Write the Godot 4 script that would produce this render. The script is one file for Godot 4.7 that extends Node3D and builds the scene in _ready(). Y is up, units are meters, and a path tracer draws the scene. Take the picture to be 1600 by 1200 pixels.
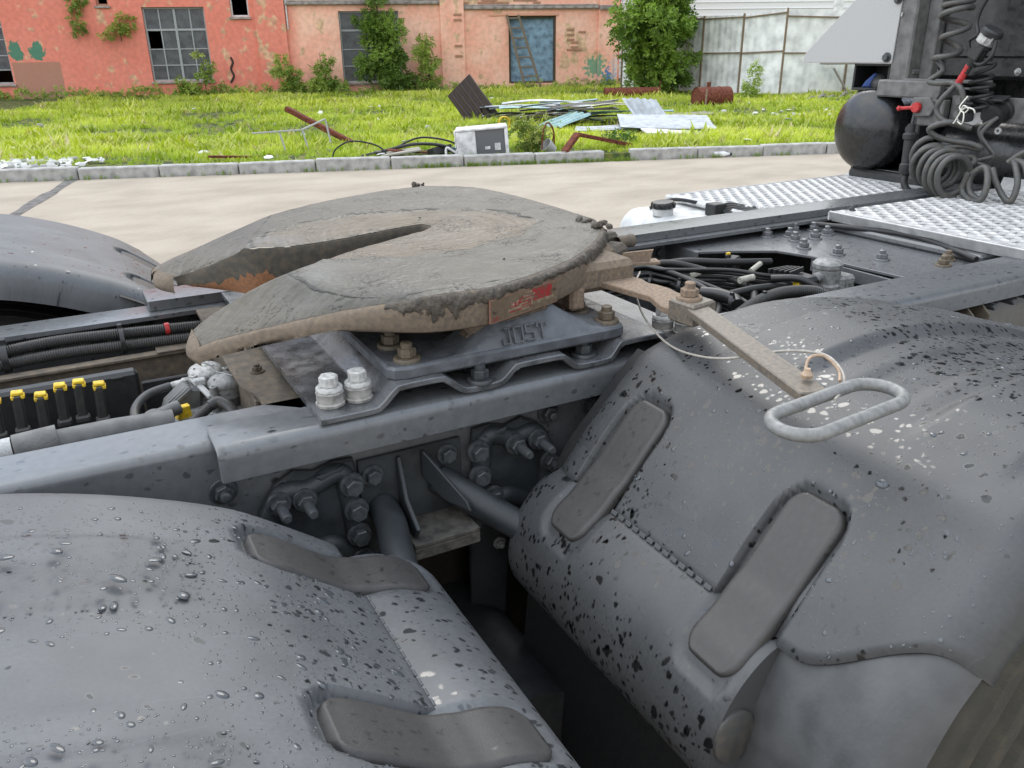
extends Node3D
# A tractor unit's frame with its fifth wheel, parked beside a grass bank in front of an old factory. Metres, y up, ground at y = 0;
# x runs towards the cab, z towards the viewer's side of the truck.

const FRAME := 0.98          # height of the frame's top flange; truck parts are written in heights above it

func _ready() -> void:
	var cam := Camera3D.new()
	cam.name = "camera"
	add_child(cam)
	cam.position = Vector3(0, FRAME + 0.4994, 1.475)
	cam.basis = Basis.from_euler(Vector3(deg_to_rad(-22.36), deg_to_rad(-28.15), 0)) * Basis(Vector3.BACK, deg_to_rad(-0.764 * ROLL))
	cam.fov = 50.27
	cam.near = 0.05
	cam.far = 400.0
	var env := Environment.new()
	var sky := Sky.new()
	sky.sky_material = overcast()
	env.background_mode = Environment.BG_SKY
	env.sky = sky
	env.background_energy_multiplier = 1.0
	env.tonemap_mode = Environment.TONE_MAPPER_LINEAR
	env.tonemap_exposure = 1.56
	env.sdfgi_enabled = true
	env.ssao_enabled = true
	env.ssil_enabled = true
	var we := WorldEnvironment.new()
	we.name = "world_environment"
	we.environment = env
	add_child(we)
	var sun := DirectionalLight3D.new()
	sun.name = "sun"
	add_child(sun)
	sun.rotation = Vector3(deg_to_rad(-42), deg_to_rad(180.0 - 32.0), 0)
	sun.light_color = Color(1.0, 0.985, 0.96)
	sun.light_energy = 0.2
	sun.light_angular_distance = 24.0
	sun.shadow_enabled = true

	make_textures()
	make_materials()
	build_ground()
	build_factory()
	build_fence_and_shed()
	build_plants()
	build_clutter()
	build_truck()

const ROLL := 1.0

const SUN_AT := Vector3(0.394, 0.669, -0.630)      # where the sun stands behind the cloud: beyond the factory, towards the cab
func overcast() -> PanoramaSkyMaterial:     # a bright, thinly broken layer of cloud with some blue showing through
	var w := 512; var h := 256
	var f := noise(3, 1.6, 5, FastNoiseLite.TYPE_SIMPLEX_SMOOTH)
	var im := Image.create(w, h, false, Image.FORMAT_RGBF)
	for y in h:
		var th := PI * (y + 0.5) / h
		var up := cos(th)
		for x in w:
			var ph := TAU * x / w
			var d := Vector3(sin(th) * cos(ph), up, sin(th) * sin(ph))
			var c: Color
			if up < 0.0: c = Color(0.42, 0.41, 0.38)
			else:
				var q := d / (0.25 + up) * 0.5
				var n := f.get_noise_3d(q.x, q.z, 0.3) * 0.5 + 0.5
				var cl := smoothstep(0.30, 0.62, n)
				c = Color(0.58, 0.72, 0.95).lerp(Color(1.0, 1.0, 1.0), cl)
				c = c * (0.88 + 0.2 * n)
				c = c.lerp(Color(0.86, 0.89, 0.92), pow(1.0 - up, 4.0) * 0.7)
				c = c * (1.0 + 0.2 * up) * (1.0 + 1.1 * pow(maxf(0.0, d.dot(SUN_AT)), 3.0))
			im.set_pixel(x, y, c)
	var m := PanoramaSkyMaterial.new()
	m.panorama = ImageTexture.create_from_image(im)
	return m

func make_materials() -> void:
	mat("frame_paint", Color(0.155, 0.161, 0.166), 0.27, "wet", 3.0, "n_soft", 0.12, 0.0, "wet_r")
	mat("dark_paint", Color(0.036, 0.041, 0.044), 0.5, "grime", 2.2, "n_fine", 0.12)
	mat("brown_dark", Color(0.026, 0.021, 0.014), 0.85, "cast", 3.0, "n_lump", 0.3)
	mat("dark_metal", Color(0.026, 0.027, 0.028), 0.5, "mottle", 5.0, "n_lump", 0.1)
	mat("plate_steel", Color(0.13, 0.134, 0.138), 0.4, "grime", 3.5, "n_fine", 0.15, 0.0, "roughvar")
	mat("bracket_iron", Color(0.12, 0.128, 0.138), 0.5, "mottle", 4.0, "n_lump", 0.22, 0.0, "roughvar")
	mat("cast_brown", Color(0.215, 0.19, 0.16), 0.85, "cast", 9.0, "n_fine", 0.5)
	mat("loop_steel", Color(0.225, 0.225, 0.215), 0.45, "mottle", 14.0, "n_fine", 0.2)
	mat("rust_bare", Color(0.30, 0.155, 0.08), 0.85, "cast", 14.0, "n_fine", 0.5)
	mat("dusty_dark", Color(0.085, 0.078, 0.066), 0.85, "grime", 6.0, "n_lump", 0.5)
	mat("bar_steel", Color(0.205, 0.198, 0.182), 0.5, "cast", 11.0, "n_fine", 0.25)
	mat("bar_rusty", Color(0.30, 0.25, 0.205), 0.8, "cast", 12.0, "n_fine", 0.4)
	mat("zinc", Color(0.5, 0.5, 0.48), 0.45, "mottle", 12.0, "n_fine", 0.2, 0.5)
	mat("paint_white", Color(0.54, 0.53, 0.50), 0.5, "mottle", 14.0, "n_lump", 0.2)
	mat("bush_white", Color(0.40, 0.385, 0.35), 0.7, "grime", 10.0, "n_lump", 0.3)
	mat("bolt_dark", Color(0.062, 0.067, 0.07), 0.42, "mottle", 12.0, "n_lump", 0.1)
	mat("bolt_brown", Color(0.13, 0.115, 0.095), 0.7, "cast", 14.0, "n_fine", 0.3)
	mat("bolt_khaki", Color(0.17, 0.155, 0.125), 0.6, "cast", 14.0, "n_fine", 0.3)
	mat("fender_plastic", Color(0.11, 0.113, 0.115), 0.45, "grime", 2.5, "n_fine", 0.12)
	mat("strap_rubber", Color(0.075, 0.072, 0.068), 0.62, "dust", 8.0, "n_fine", 0.2)
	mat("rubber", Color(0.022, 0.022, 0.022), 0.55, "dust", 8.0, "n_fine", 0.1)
	mat("tyre_rubber", Color(0.03, 0.029, 0.027), 0.85, "dust", 5.0, "n_lump", 0.2)
	mat("conduit", Color(0.045, 0.044, 0.042), 0.55, "dust", 9.0)
	mat("hose_grey", Color(0.07, 0.07, 0.068), 0.5, "dust", 7.0, "n_fine", 0.1)
	mat("pipe_grey", Color(0.13, 0.13, 0.125), 0.55, "mottle", 5.0, "n_fine", 0.12)
	mat("plastic_black", Color(0.025, 0.026, 0.027), 0.45, "dust", 6.0, "n_fine", 0.1)
	mat("yellow", Color(0.75, 0.5, 0.02), 0.5, "mottle", 12.0)
	mat("red", Color(0.5, 0.03, 0.03), 0.5, "mottle", 12.0)
	mat("alloy", Color(0.27, 0.27, 0.26), 0.5, "grime", 12.0, "n_lump", 0.35)
	mat("alloy_light", Color(0.5, 0.49, 0.46), 0.5, "grime", 18.0, "n_lump", 0.5)
	mat("tape_white", Color(0.42, 0.40, 0.34), 0.6, "mottle", 20.0)
	mat("channel_beige", Color(0.155, 0.143, 0.123), 0.75, "cast", 4.0, "n_fine", 0.3)
	mat("aluminium", Color(0.54, 0.54, 0.53), 0.5, "mottle", 3.0, "n_fine", 0.1, 0.0)
	mat("tank_plastic", Color(0.6, 0.61, 0.6), 0.4, "mottle", 2.0, "n_soft", 0.1)
	mat("air_tank_black", Color(0.018, 0.019, 0.02), 0.32, "mottle", 5.0, "n_soft", 0.1, 0.0, "roughvar")
	mat("cab_grey", Color(0.15, 0.147, 0.14), 0.65, "mottle", 3.0, "n_fine", 0.3)
	mat("cab_black", Color(0.02, 0.02, 0.02), 0.38, "mottle", 3.0, "n_soft", 0.08, 0.0, "roughvar")
	mat("galvanised", Color(0.43, 0.43, 0.42), 0.5, "speck", 6.0, "n_fine", 0.05)
	mat("coil_plastic", Color(0.10, 0.098, 0.092), 0.5, "dust", 6.0)
	mat("string_white", Color(0.7, 0.68, 0.6), 0.8)
	mat("wire_copper", Color(0.42, 0.3, 0.2), 0.5, "mottle", 20.0)
	mat("wire_grey", Color(0.4, 0.37, 0.32), 0.5, "mottle", 20.0)
	# setting
	mat("concrete_kerb", Color(0.42, 0.41, 0.385), 0.9, "mottle", 0.9, "n_fine", 0.5)
	mat("timber_grey", Color(0.28, 0.26, 0.22), 0.9, "mottle", 5.0, "n_fine", 0.5)
	mat("timber_brown", Color(0.2, 0.16, 0.11), 0.9, "mottle", 5.0, "n_fine", 0.5)
	mat("window_paint", Color(0.4, 0.42, 0.42), 0.7, "mottle", 4.0)
	mat("window_white", Color(0.72, 0.72, 0.7), 0.6, "mottle", 4.0)
	mat("pane_grey", Color(0.10, 0.105, 0.11), 0.2, "grime", 0.6)
	mat("crack_dark", Color(0.05, 0.035, 0.03), 0.95)  # plain dark tone of the crack line
	mat("rust_metal", Color(0.55, 0.5, 0.5), 0.9, "rust", 1.5, "n_lump", 0.4)
	mat("brown_sheet", Color(0.045, 0.026, 0.018), 0.45, "mottle", 1.0)
	mat("sheet_white", Color(0.47, 0.5, 0.52), 0.5, "mottle", 0.8)
	mat("sheet_teal", Color(0.22, 0.38, 0.38), 0.5, "mottle", 1.0)
	mat("sheet_black", Color(0.03, 0.03, 0.032), 0.6, "mottle", 1.0)
	mat("sheet_cream", Color(0.5, 0.47, 0.36), 0.7, "mottle", 1.0)
	mat("fence_sheet", Color(0.87, 0.88, 0.86), 0.45, "mottle", 0.35)
	mat("fence_post", Color(0.29, 0.24, 0.18), 0.8, "cast", 2.0)
	mat("brick_red", Color(0.46, 0.25, 0.16), 0.95, "speck", 3.0, "n_fine", 0.5)
	mat("warehouse_white", Color(0.8, 0.8, 0.79), 0.6)
	mat("cornice_grey", Color(0.4, 0.35, 0.31), 0.9, "grime", 0.8, "n_fine", 0.4)
	mat("board_blue", Color(0.26, 0.4, 0.52), 0.7, "grime", 0.7, "n_lump", 0.2)
	mat("enamel_white", Color(0.72, 0.72, 0.72), 0.35, "mottle", 1.0)
	mat("panel_grey", Color(0.1, 0.105, 0.11), 0.5)
	mat("bark", Color(0.1, 0.075, 0.05), 0.95, "mottle", 3.0, "n_lump", 0.6)
	mat("rubble", Color(0.45, 0.43, 0.39), 0.9, "mottle", 2.0, "n_lump", 0.5)
	M.frame_paint.metallic_specular = 0.6; M.plate_steel.metallic_specular = 0.65
	mat("fender_plain", Color(0.085, 0.086, 0.086), 0.5, "mottle", 2.5, "n_fine", 0.12)
	var lf := mat("leaf", Color(1, 1, 1), 0.55)
	lf.vertex_color_use_as_albedo = true
	lf.backlight_enabled = true
	lf.backlight = Color(0.55, 0.65, 0.15)
	var gr := mat("grass_blade", Color(1, 1, 1), 0.6)
	gr.vertex_color_use_as_albedo = true
	gr.backlight_enabled = true
	gr.backlight = Color(0.75, 0.85, 0.2)
	var tint := mat("tinted", Color(1, 1, 1), 0.6)
	tint.vertex_color_use_as_albedo = true
	var wa := mat("water", Color(0.06, 0.065, 0.07), 0.04)
	wa.metallic_specular = 0.5
# ---------------------------------------------------------------- mesh helpers
class MB:
	var v := PackedVector3Array()
	var n := PackedVector3Array()
	var t := PackedVector2Array()
	var c := PackedColorArray()
	var ix := PackedInt32Array()
	var col := Color.WHITE
	func vert(p: Vector3, nn: Vector3, uv := Vector2.ZERO) -> int:
		v.append(p); n.append(nn); t.append(uv); c.append(col)
		return v.size() - 1
	func tri(a: Vector3, b: Vector3, d: Vector3) -> void:      # outward normal (b-a)x(d-a)
		var nn := (b - a).cross(d - a).normalized()
		var k := vert(a, nn); vert(b, nn); vert(d, nn)
		ix.append_array([k, k + 2, k + 1])
	func quad(a: Vector3, b: Vector3, d: Vector3, e: Vector3, uvs := PackedVector2Array()) -> void:
		var nn := (d - a).cross(e - b).normalized()
		var k := vert(a, nn); vert(b, nn); vert(d, nn); vert(e, nn)
		if uvs.size() == 4:
			for i in 4: t[k + i] = uvs[i]
		ix.append_array([k, k + 2, k + 1, k, k + 3, k + 2])
	func grid(P: PackedVector3Array, nu: int, nv: int, UV := PackedVector2Array(), flip := false, cu := false, cv := false) -> void:
		# vertex (i,j) at i*nv+j; outward normal dP/di x dP/dj
		var k := v.size()
		var s := -1.0 if flip else 1.0
		for i in nu:
			for j in nv:
				var i0 := i - 1 if i > 0 else (nu - 1 if cu else 0)
				var i1 := i + 1 if i < nu - 1 else (0 if cu else nu - 1)
				var j0 := j - 1 if j > 0 else (nv - 1 if cv else 0)
				var j1 := j + 1 if j < nv - 1 else (0 if cv else nv - 1)
				var nn := (P[i1 * nv + j] - P[i0 * nv + j]).cross(P[i * nv + j1] - P[i * nv + j0]) * s
				v.append(P[i * nv + j]); n.append(nn.normalized()); c.append(col)
				t.append(UV[i * nv + j] if UV.size() else Vector2(i, j))
		for i in (nu if cu else nu - 1):
			for j in (nv if cv else nv - 1):
				var a := k + i * nv + j
				var b := k + ((i + 1) % nu) * nv + j
				var d := k + ((i + 1) % nu) * nv + (j + 1) % nv
				var e := k + i * nv + (j + 1) % nv
				if flip: ix.append_array([a, b, d, a, d, e])
				else: ix.append_array([a, d, b, a, e, d])
	func box(xf: Transform3D, s: Vector3, bv := 0.0) -> void:
		var h := s * 0.5
		bv = minf(bv, minf(h.x, minf(h.y, h.z)) * 0.8)
		var ax := [Vector3.RIGHT, Vector3.UP, Vector3.BACK]
		for a in 3:
			for sg: float in [-1.0, 1.0]:
				var u: Vector3 = ax[(a + 1) % 3]; var w: Vector3 = ax[(a + 2) % 3]; var m: Vector3 = ax[a] * sg
				var hu: float = u.dot(h) - bv; var hw: float = w.dot(h) - bv; var c0: Vector3 = m * absf(m.dot(h))
				var p := [c0 - u * hu - w * hw, c0 + u * hu - w * hw, c0 + u * hu + w * hw, c0 - u * hu + w * hw]
				if sg < 0: p.reverse()
				quad(xf * p[0], xf * p[1], xf * p[2], xf * p[3])
		if bv <= 0.0: return
		for a in 3:
			var d: Vector3 = ax[a]; var u: Vector3 = ax[(a + 1) % 3]; var w: Vector3 = ax[(a + 2) % 3]
			var L: float = d.dot(h) - bv; var hu: float = u.dot(h); var hw: float = w.dot(h)
			for su: float in [-1.0, 1.0]:
				for sw: float in [-1.0, 1.0]:
					var p1: Vector3 = u * su * hu + w * sw * (hw - bv); var p2: Vector3 = u * su * (hu - bv) + w * sw * hw
					var q := [p1 - d * L, p1 + d * L, p2 + d * L, p2 - d * L]
					var nn: Vector3 = (q[2] - q[0]).cross(q[3] - q[1])
					if nn.dot(u * su + w * sw) < 0: q.reverse()
					quad(xf * q[0], xf * q[1], xf * q[2], xf * q[3])
		for sx: float in [-1.0, 1.0]:
			for sy: float in [-1.0, 1.0]:
				for sz: float in [-1.0, 1.0]:
					var a := Vector3(sx * h.x, sy * (h.y - bv), sz * (h.z - bv)); var b := Vector3(sx * (h.x - bv), sy * h.y, sz * (h.z - bv)); var d := Vector3(sx * (h.x - bv), sy * (h.y - bv), sz * h.z)
					if (b - a).cross(d - a).dot(Vector3(sx, sy, sz)) < 0: tri(xf * a, xf * d, xf * b)
					else: tri(xf * a, xf * b, xf * d)
	func bx(x0: float, x1: float, y0: float, y1: float, z0: float, z1: float, bv := 0.0) -> void:
		box(Transform3D(Basis(), Vector3(x0 + x1, y0 + y1, z0 + z1) * 0.5), Vector3(absf(x1 - x0), absf(y1 - y0), absf(z1 - z0)), bv)
	func bar(a: Vector3, b: Vector3, w: float, h: float, bv := 0.0, up := Vector3.UP) -> void:   # a bar from a to b, w wide, h high along up
		var d := (b - a).normalized(); var side := d.cross(up).normalized(); var u := side.cross(d)
		box(Transform3D(Basis(d, u, side), (a + b) * 0.5), Vector3(a.distance_to(b), h, w), bv)
	func tube(pts: PackedVector3Array, r: float, sides := 10, closed := false, caps := true, rf = null) -> void:
		var m := pts.size()
		var P := PackedVector3Array()
		var up := Vector3.UP
		var tan0 := (pts[1] - pts[0]).normalized()
		if absf(tan0.dot(up)) > 0.9: up = Vector3.RIGHT
		var len := 0.0
		for i in m:
			var tg: Vector3
			if closed: tg = (pts[(i + 1) % m] - pts[(i - 1 + m) % m]).normalized()
			else: tg = (pts[mini(i + 1, m - 1)] - pts[maxi(i - 1, 0)]).normalized()
			up = (up - tg * up.dot(tg)).normalized()
			var sd := tg.cross(up)
			if i > 0: len += pts[i].distance_to(pts[i - 1])
			var rr: float = rf.call(len, float(i) / (m - 1)) if rf != null else r
			for j in sides:
				var a := TAU * j / sides
				P.append(pts[i] + (up * cos(a) + sd * sin(a)) * rr)
		var UV := PackedVector2Array()
		for i in m:
			for j in sides: UV.append(Vector2(i * 0.2, float(j) / sides))
		grid(P, m, sides, UV, true, closed, true)
		if caps and not closed:
			for e in 2:
				var base := 0 if e == 0 else (m - 1) * sides
				var ctr: Vector3 = pts[0] if e == 0 else pts[m - 1]
				for j in sides:
					var a := P[base + j]; var b := P[base + (j + 1) % sides]
					if e == 0: tri(ctr, b, a) if (b - ctr).cross(a - ctr).dot(pts[0] - pts[1]) > 0 else tri(ctr, a, b)
					else: tri(ctr, b, a) if (b - ctr).cross(a - ctr).dot(pts[m - 1] - pts[m - 2]) > 0 else tri(ctr, a, b)
	func lathe(xf: Transform3D, prof: Array, sides := 20, soft := 0.72) -> void:   # prof: Vector2(radius, y) going up on the outside
		var m := prof.size()
		var sn := []
		for i in m - 1:
			var d: Vector2 = prof[i + 1] - prof[i]
			sn.append(Vector2(d.y, -d.x).normalized())
		for i in m - 1:
			var n0: Vector2 = sn[i]; var n1: Vector2 = sn[i]
			if i > 0 and sn[i - 1].dot(sn[i]) > soft: n0 = (sn[i - 1] + sn[i]).normalized()
			if i < m - 2 and sn[i + 1].dot(sn[i]) > soft: n1 = (sn[i + 1] + sn[i]).normalized()
			var k := v.size()
			for j in sides + 1:
				var a := TAU * j / sides
				var dir := Vector3(cos(a), 0, sin(a))
				vert(xf * (dir * prof[i].x + Vector3.UP * prof[i].y), (xf.basis * (dir * n0.x + Vector3.UP * n0.y)).normalized(), Vector2(float(j) / sides, prof[i].y))
				vert(xf * (dir * prof[i + 1].x + Vector3.UP * prof[i + 1].y), (xf.basis * (dir * n1.x + Vector3.UP * n1.y)).normalized(), Vector2(float(j) / sides, prof[i + 1].y))
			for j in sides:
				var a := k + j * 2
				ix.append_array([a, a + 2, a + 1, a + 1, a + 2, a + 3])
	func prism(xf: Transform3D, poly: PackedVector2Array, depth: float, bv := 0.0, soft := 0.8) -> void:  # poly in local xy, pushed along +z
		var p := poly.duplicate()
		if Geometry2D.is_polygon_clockwise(p) : p.reverse()
		# is_polygon_clockwise treats y down; make area positive for y up
		var ar := 0.0
		for i in p.size():
			var a := p[i]; var b := p[(i + 1) % p.size()]
			ar += a.x * b.y - b.x * a.y
		if ar < 0: p.reverse()
		var m := p.size()
		var q := PackedVector2Array()
		var en := []
		for i in m:
			var d := (p[(i + 1) % m] - p[i]).normalized()
			en.append(Vector2(d.y, -d.x))
		for i in m:
			var a: Vector2 = en[(i - 1 + m) % m]; var b: Vector2 = en[i]
			var mm := (a + b).normalized()
			q.append(p[i] - mm * bv / maxf(0.35, mm.dot(b)))
		var tr := Geometry2D.triangulate_polygon(q)
		for k in range(0, tr.size(), 3):
			var a := q[tr[k]]; var b := q[tr[k + 1]]; var d := q[tr[k + 2]]
			if (b - a).cross(d - a) < 0:
				var sw := b; b = d; d = sw
			tri(xf * Vector3(a.x, a.y, depth), xf * Vector3(b.x, b.y, depth), xf * Vector3(d.x, d.y, depth))
			tri(xf * Vector3(a.x, a.y, 0), xf * Vector3(d.x, d.y, 0), xf * Vector3(b.x, b.y, 0))
		for i in m:
			var j := (i + 1) % m
			var n0: Vector2 = en[i]; var n1: Vector2 = en[i]
			if en[(i - 1 + m) % m].dot(en[i]) > soft: n0 = (en[(i - 1 + m) % m] + en[i]).normalized()
			if en[j].dot(en[i]) > soft: n1 = (en[j] + en[i]).normalized()
			var z := [0.0, bv, depth - bv, depth]
			for s in 3:
				if bv <= 0.0 and s != 1: continue
				var pa: PackedVector2Array = q if s == 0 else p
				var pb: PackedVector2Array = q if s == 2 else p
				var zz := 0.0 if s == 1 else (-1.0 if s == 0 else 1.0)
				var m0: Vector3 = (xf.basis * Vector3(n0.x, n0.y, zz)).normalized(); var m1: Vector3 = (xf.basis * Vector3(n1.x, n1.y, zz)).normalized()
				var k := vert(xf * Vector3(pa[i].x, pa[i].y, z[s]), m0); vert(xf * Vector3(pa[j].x, pa[j].y, z[s]), m1)
				vert(xf * Vector3(pb[j].x, pb[j].y, z[s + 1]), m1); vert(xf * Vector3(pb[i].x, pb[i].y, z[s + 1]), m0)
				ix.append_array([k, k + 2, k + 1, k, k + 3, k + 2])
	func bolt(xf: Transform3D, r: float, h: float, wr := 0.0, wh := 0.0, sr := 0.0, sh := 0.0) -> void:   # hex head along +y, with washer and stud
		var y := 0.0
		if wr > 0:
			lathe(xf, [Vector2(wr, 0), Vector2(wr, wh * 0.7), Vector2(wr * 0.94, wh), Vector2(0.0, wh)], 18)
			y = wh
		var hx := PackedVector2Array()
		for k in 6: hx.append(Vector2(cos(TAU * k / 6.0), sin(TAU * k / 6.0)) * r)
		prism(xf * Transform3D(Basis(Vector3.RIGHT, -PI / 2), Vector3(0, y, 0)), hx, h, r * 0.1)
		if sr > 0:
			lathe(xf, [Vector2(sr, y + h * 0.9), Vector2(sr, y + h + sh * 0.85), Vector2(sr * 0.75, y + h + sh), Vector2(0, y + h + sh)], 12)
	func append(o: MB, xf := Transform3D()) -> void:
		var k := v.size()
		for i in o.v.size():
			v.append(xf * o.v[i]); n.append((xf.basis * o.n[i]).normalized()); t.append(o.t[i]); c.append(o.c[i])
		for i in o.ix: ix.append(i + k)
	func mesh() -> ArrayMesh:
		var a := []
		a.resize(Mesh.ARRAY_MAX)
		a[Mesh.ARRAY_VERTEX] = v; a[Mesh.ARRAY_NORMAL] = n; a[Mesh.ARRAY_TEX_UV] = t; a[Mesh.ARRAY_COLOR] = c; a[Mesh.ARRAY_INDEX] = ix
		var am := ArrayMesh.new()
		am.add_surface_from_arrays(Mesh.PRIMITIVE_TRIANGLES, a)
		return am

func V(x: float, y: float, z: float) -> Vector3: return Vector3(x, y, z)
func T3(p: Vector3, b := Basis()) -> Transform3D: return Transform3D(b, p)
func along(axis: Vector3) -> Basis:      # basis whose +y is axis
	axis = axis.normalized()
	var s := axis.cross(Vector3.FORWARD if absf(axis.z) < 0.9 else Vector3.RIGHT).normalized()
	return Basis(s, axis, s.cross(axis))
func cr(p: Array, per := 8, closed := false) -> PackedVector3Array:     # smooth curve through the points
	var o := PackedVector3Array()
	var m := p.size()
	for i in (m if closed else m - 1):
		var a: Vector3 = p[(i - 1 + m) % m] if closed else p[maxi(i - 1, 0)]
		var b: Vector3 = p[i]; var d: Vector3 = p[(i + 1) % m]
		var e: Vector3 = p[(i + 2) % m] if closed else p[mini(i + 2, m - 1)]
		for k in per: o.append(b.cubic_interpolate(d, a, e, float(k) / per))
	if not closed: o.append(p[m - 1])
	return o
func cr2(p: Array, per := 8) -> Array:
	var q := []
	for a: Vector2 in p: q.append(V(a.x, a.y, 0))
	var o := []
	for a in cr(q, per): o.append(Vector2(a.x, a.y))
	return o

# ---------------------------------------------------------------- node helpers
var counts := {}
func numbered(parent: Node, called: String) -> String:
	var key := str(parent.get_instance_id()) + called
	counts[key] = counts.get(key, -1) + 1
	return called if counts[key] == 0 else "%s_%03d" % [called, counts[key]]
func put(o: Node3D, called: String, parent: Node) -> void:
	o.name = numbered(parent, called)
	parent.add_child(o, true)
func tag(o: Node, label: String, category := "", group := "", kind := "") -> void:
	if label: o.set_meta("label", label)
	if category: o.set_meta("category", category)
	if group: o.set_meta("group", group)
	if kind: o.set_meta("kind", kind)
func thing(called: String, label: String, category: String, at := Vector3.ZERO, turn := 0.0, group := "") -> Node3D:
	var o := Node3D.new()
	put(o, called, self)
	o.position = at; o.rotation.y = turn
	tag(o, label, category, group)
	return o
func obj(called: String, st, mat: Material, parent: Node = self, xf := Transform3D(), label := "") -> MeshInstance3D:
	var o := MeshInstance3D.new()
	o.mesh = st.mesh() if st is MB else st
	o.material_override = mat
	o.transform = xf
	put(o, called, parent)
	if label: o.set_meta("label", label)
	return o
func struct(called: String, st, mat: Material) -> MeshInstance3D:
	var o := obj(called, st, mat)
	o.set_meta("kind", "structure")
	return o
func scatter(called: String, mesh: Mesh, mat: Material, parent: Node, xfs: Array, cols: Array) -> MultiMeshInstance3D:
	var mm := MultiMesh.new()
	mm.transform_format = MultiMesh.TRANSFORM_3D
	mm.use_colors = cols.size() > 0
	mm.mesh = mesh
	mm.instance_count = xfs.size()
	for i in xfs.size():
		mm.set_instance_transform(i, xfs[i])
		if cols.size(): mm.set_instance_color(i, cols[i])
	var o := MultiMeshInstance3D.new()
	o.multimesh = mm
	o.material_override = mat
	put(o, called, parent)
	o.set_meta("kind", "stuff")
	return o

# ---------------------------------------------------------------- materials
var M := {}
var TX := {}
func noise(sd: int, freq: float, oct := 4, kind := FastNoiseLite.TYPE_SIMPLEX_SMOOTH, warp := 0.0) -> FastNoiseLite:
	var f := FastNoiseLite.new()
	f.seed = sd; f.frequency = freq; f.noise_type = kind
	f.fractal_type = FastNoiseLite.FRACTAL_FBM if oct > 1 else FastNoiseLite.FRACTAL_NONE
	f.fractal_octaves = oct
	if warp > 0:
		f.domain_warp_enabled = true; f.domain_warp_amplitude = warp; f.domain_warp_frequency = freq * 2.0
	return f
func ntex(f: FastNoiseLite, stops: Array, size := 512, normal := 0.0) -> NoiseTexture2D:
	var tx := NoiseTexture2D.new()
	tx.width = size; tx.height = size; tx.seamless = true; tx.generate_mipmaps = false
	tx.noise = f
	if normal > 0.0:
		tx.as_normal_map = true; tx.bump_strength = normal
	elif stops.size():
		var g := Gradient.new()
		g.offsets = PackedFloat32Array(); g.colors = PackedColorArray()
		var of := PackedFloat32Array(); var co := PackedColorArray()
		for s in stops:
			of.append(s[0]); co.append(s[1] if s[1] is Color else Color(s[1], s[1], s[1]))
		g.offsets = of; g.colors = co
		tx.color_ramp = g
	return tx
func mat(called: String, lin: Color, rough: float, tex := "", scale := 1.0, nrm := "", nst := 0.5, metal := 0.0, rtex := "") -> StandardMaterial3D:
	var m := StandardMaterial3D.new()
	m.resource_name = called
	m.albedo_color = lin.linear_to_srgb()
	m.roughness = rough
	m.metallic = metal
	if tex:
		m.albedo_texture = TX[tex]
	if rtex:
		m.roughness_texture = TX[rtex]
	if nrm:
		m.normal_enabled = true; m.normal_texture = TX[nrm]; m.normal_scale = nst
	if tex or nrm or rtex:
		m.uv1_triplanar = true
		m.uv1_scale = V(scale, scale, scale)
	M[called] = m
	return m
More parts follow.
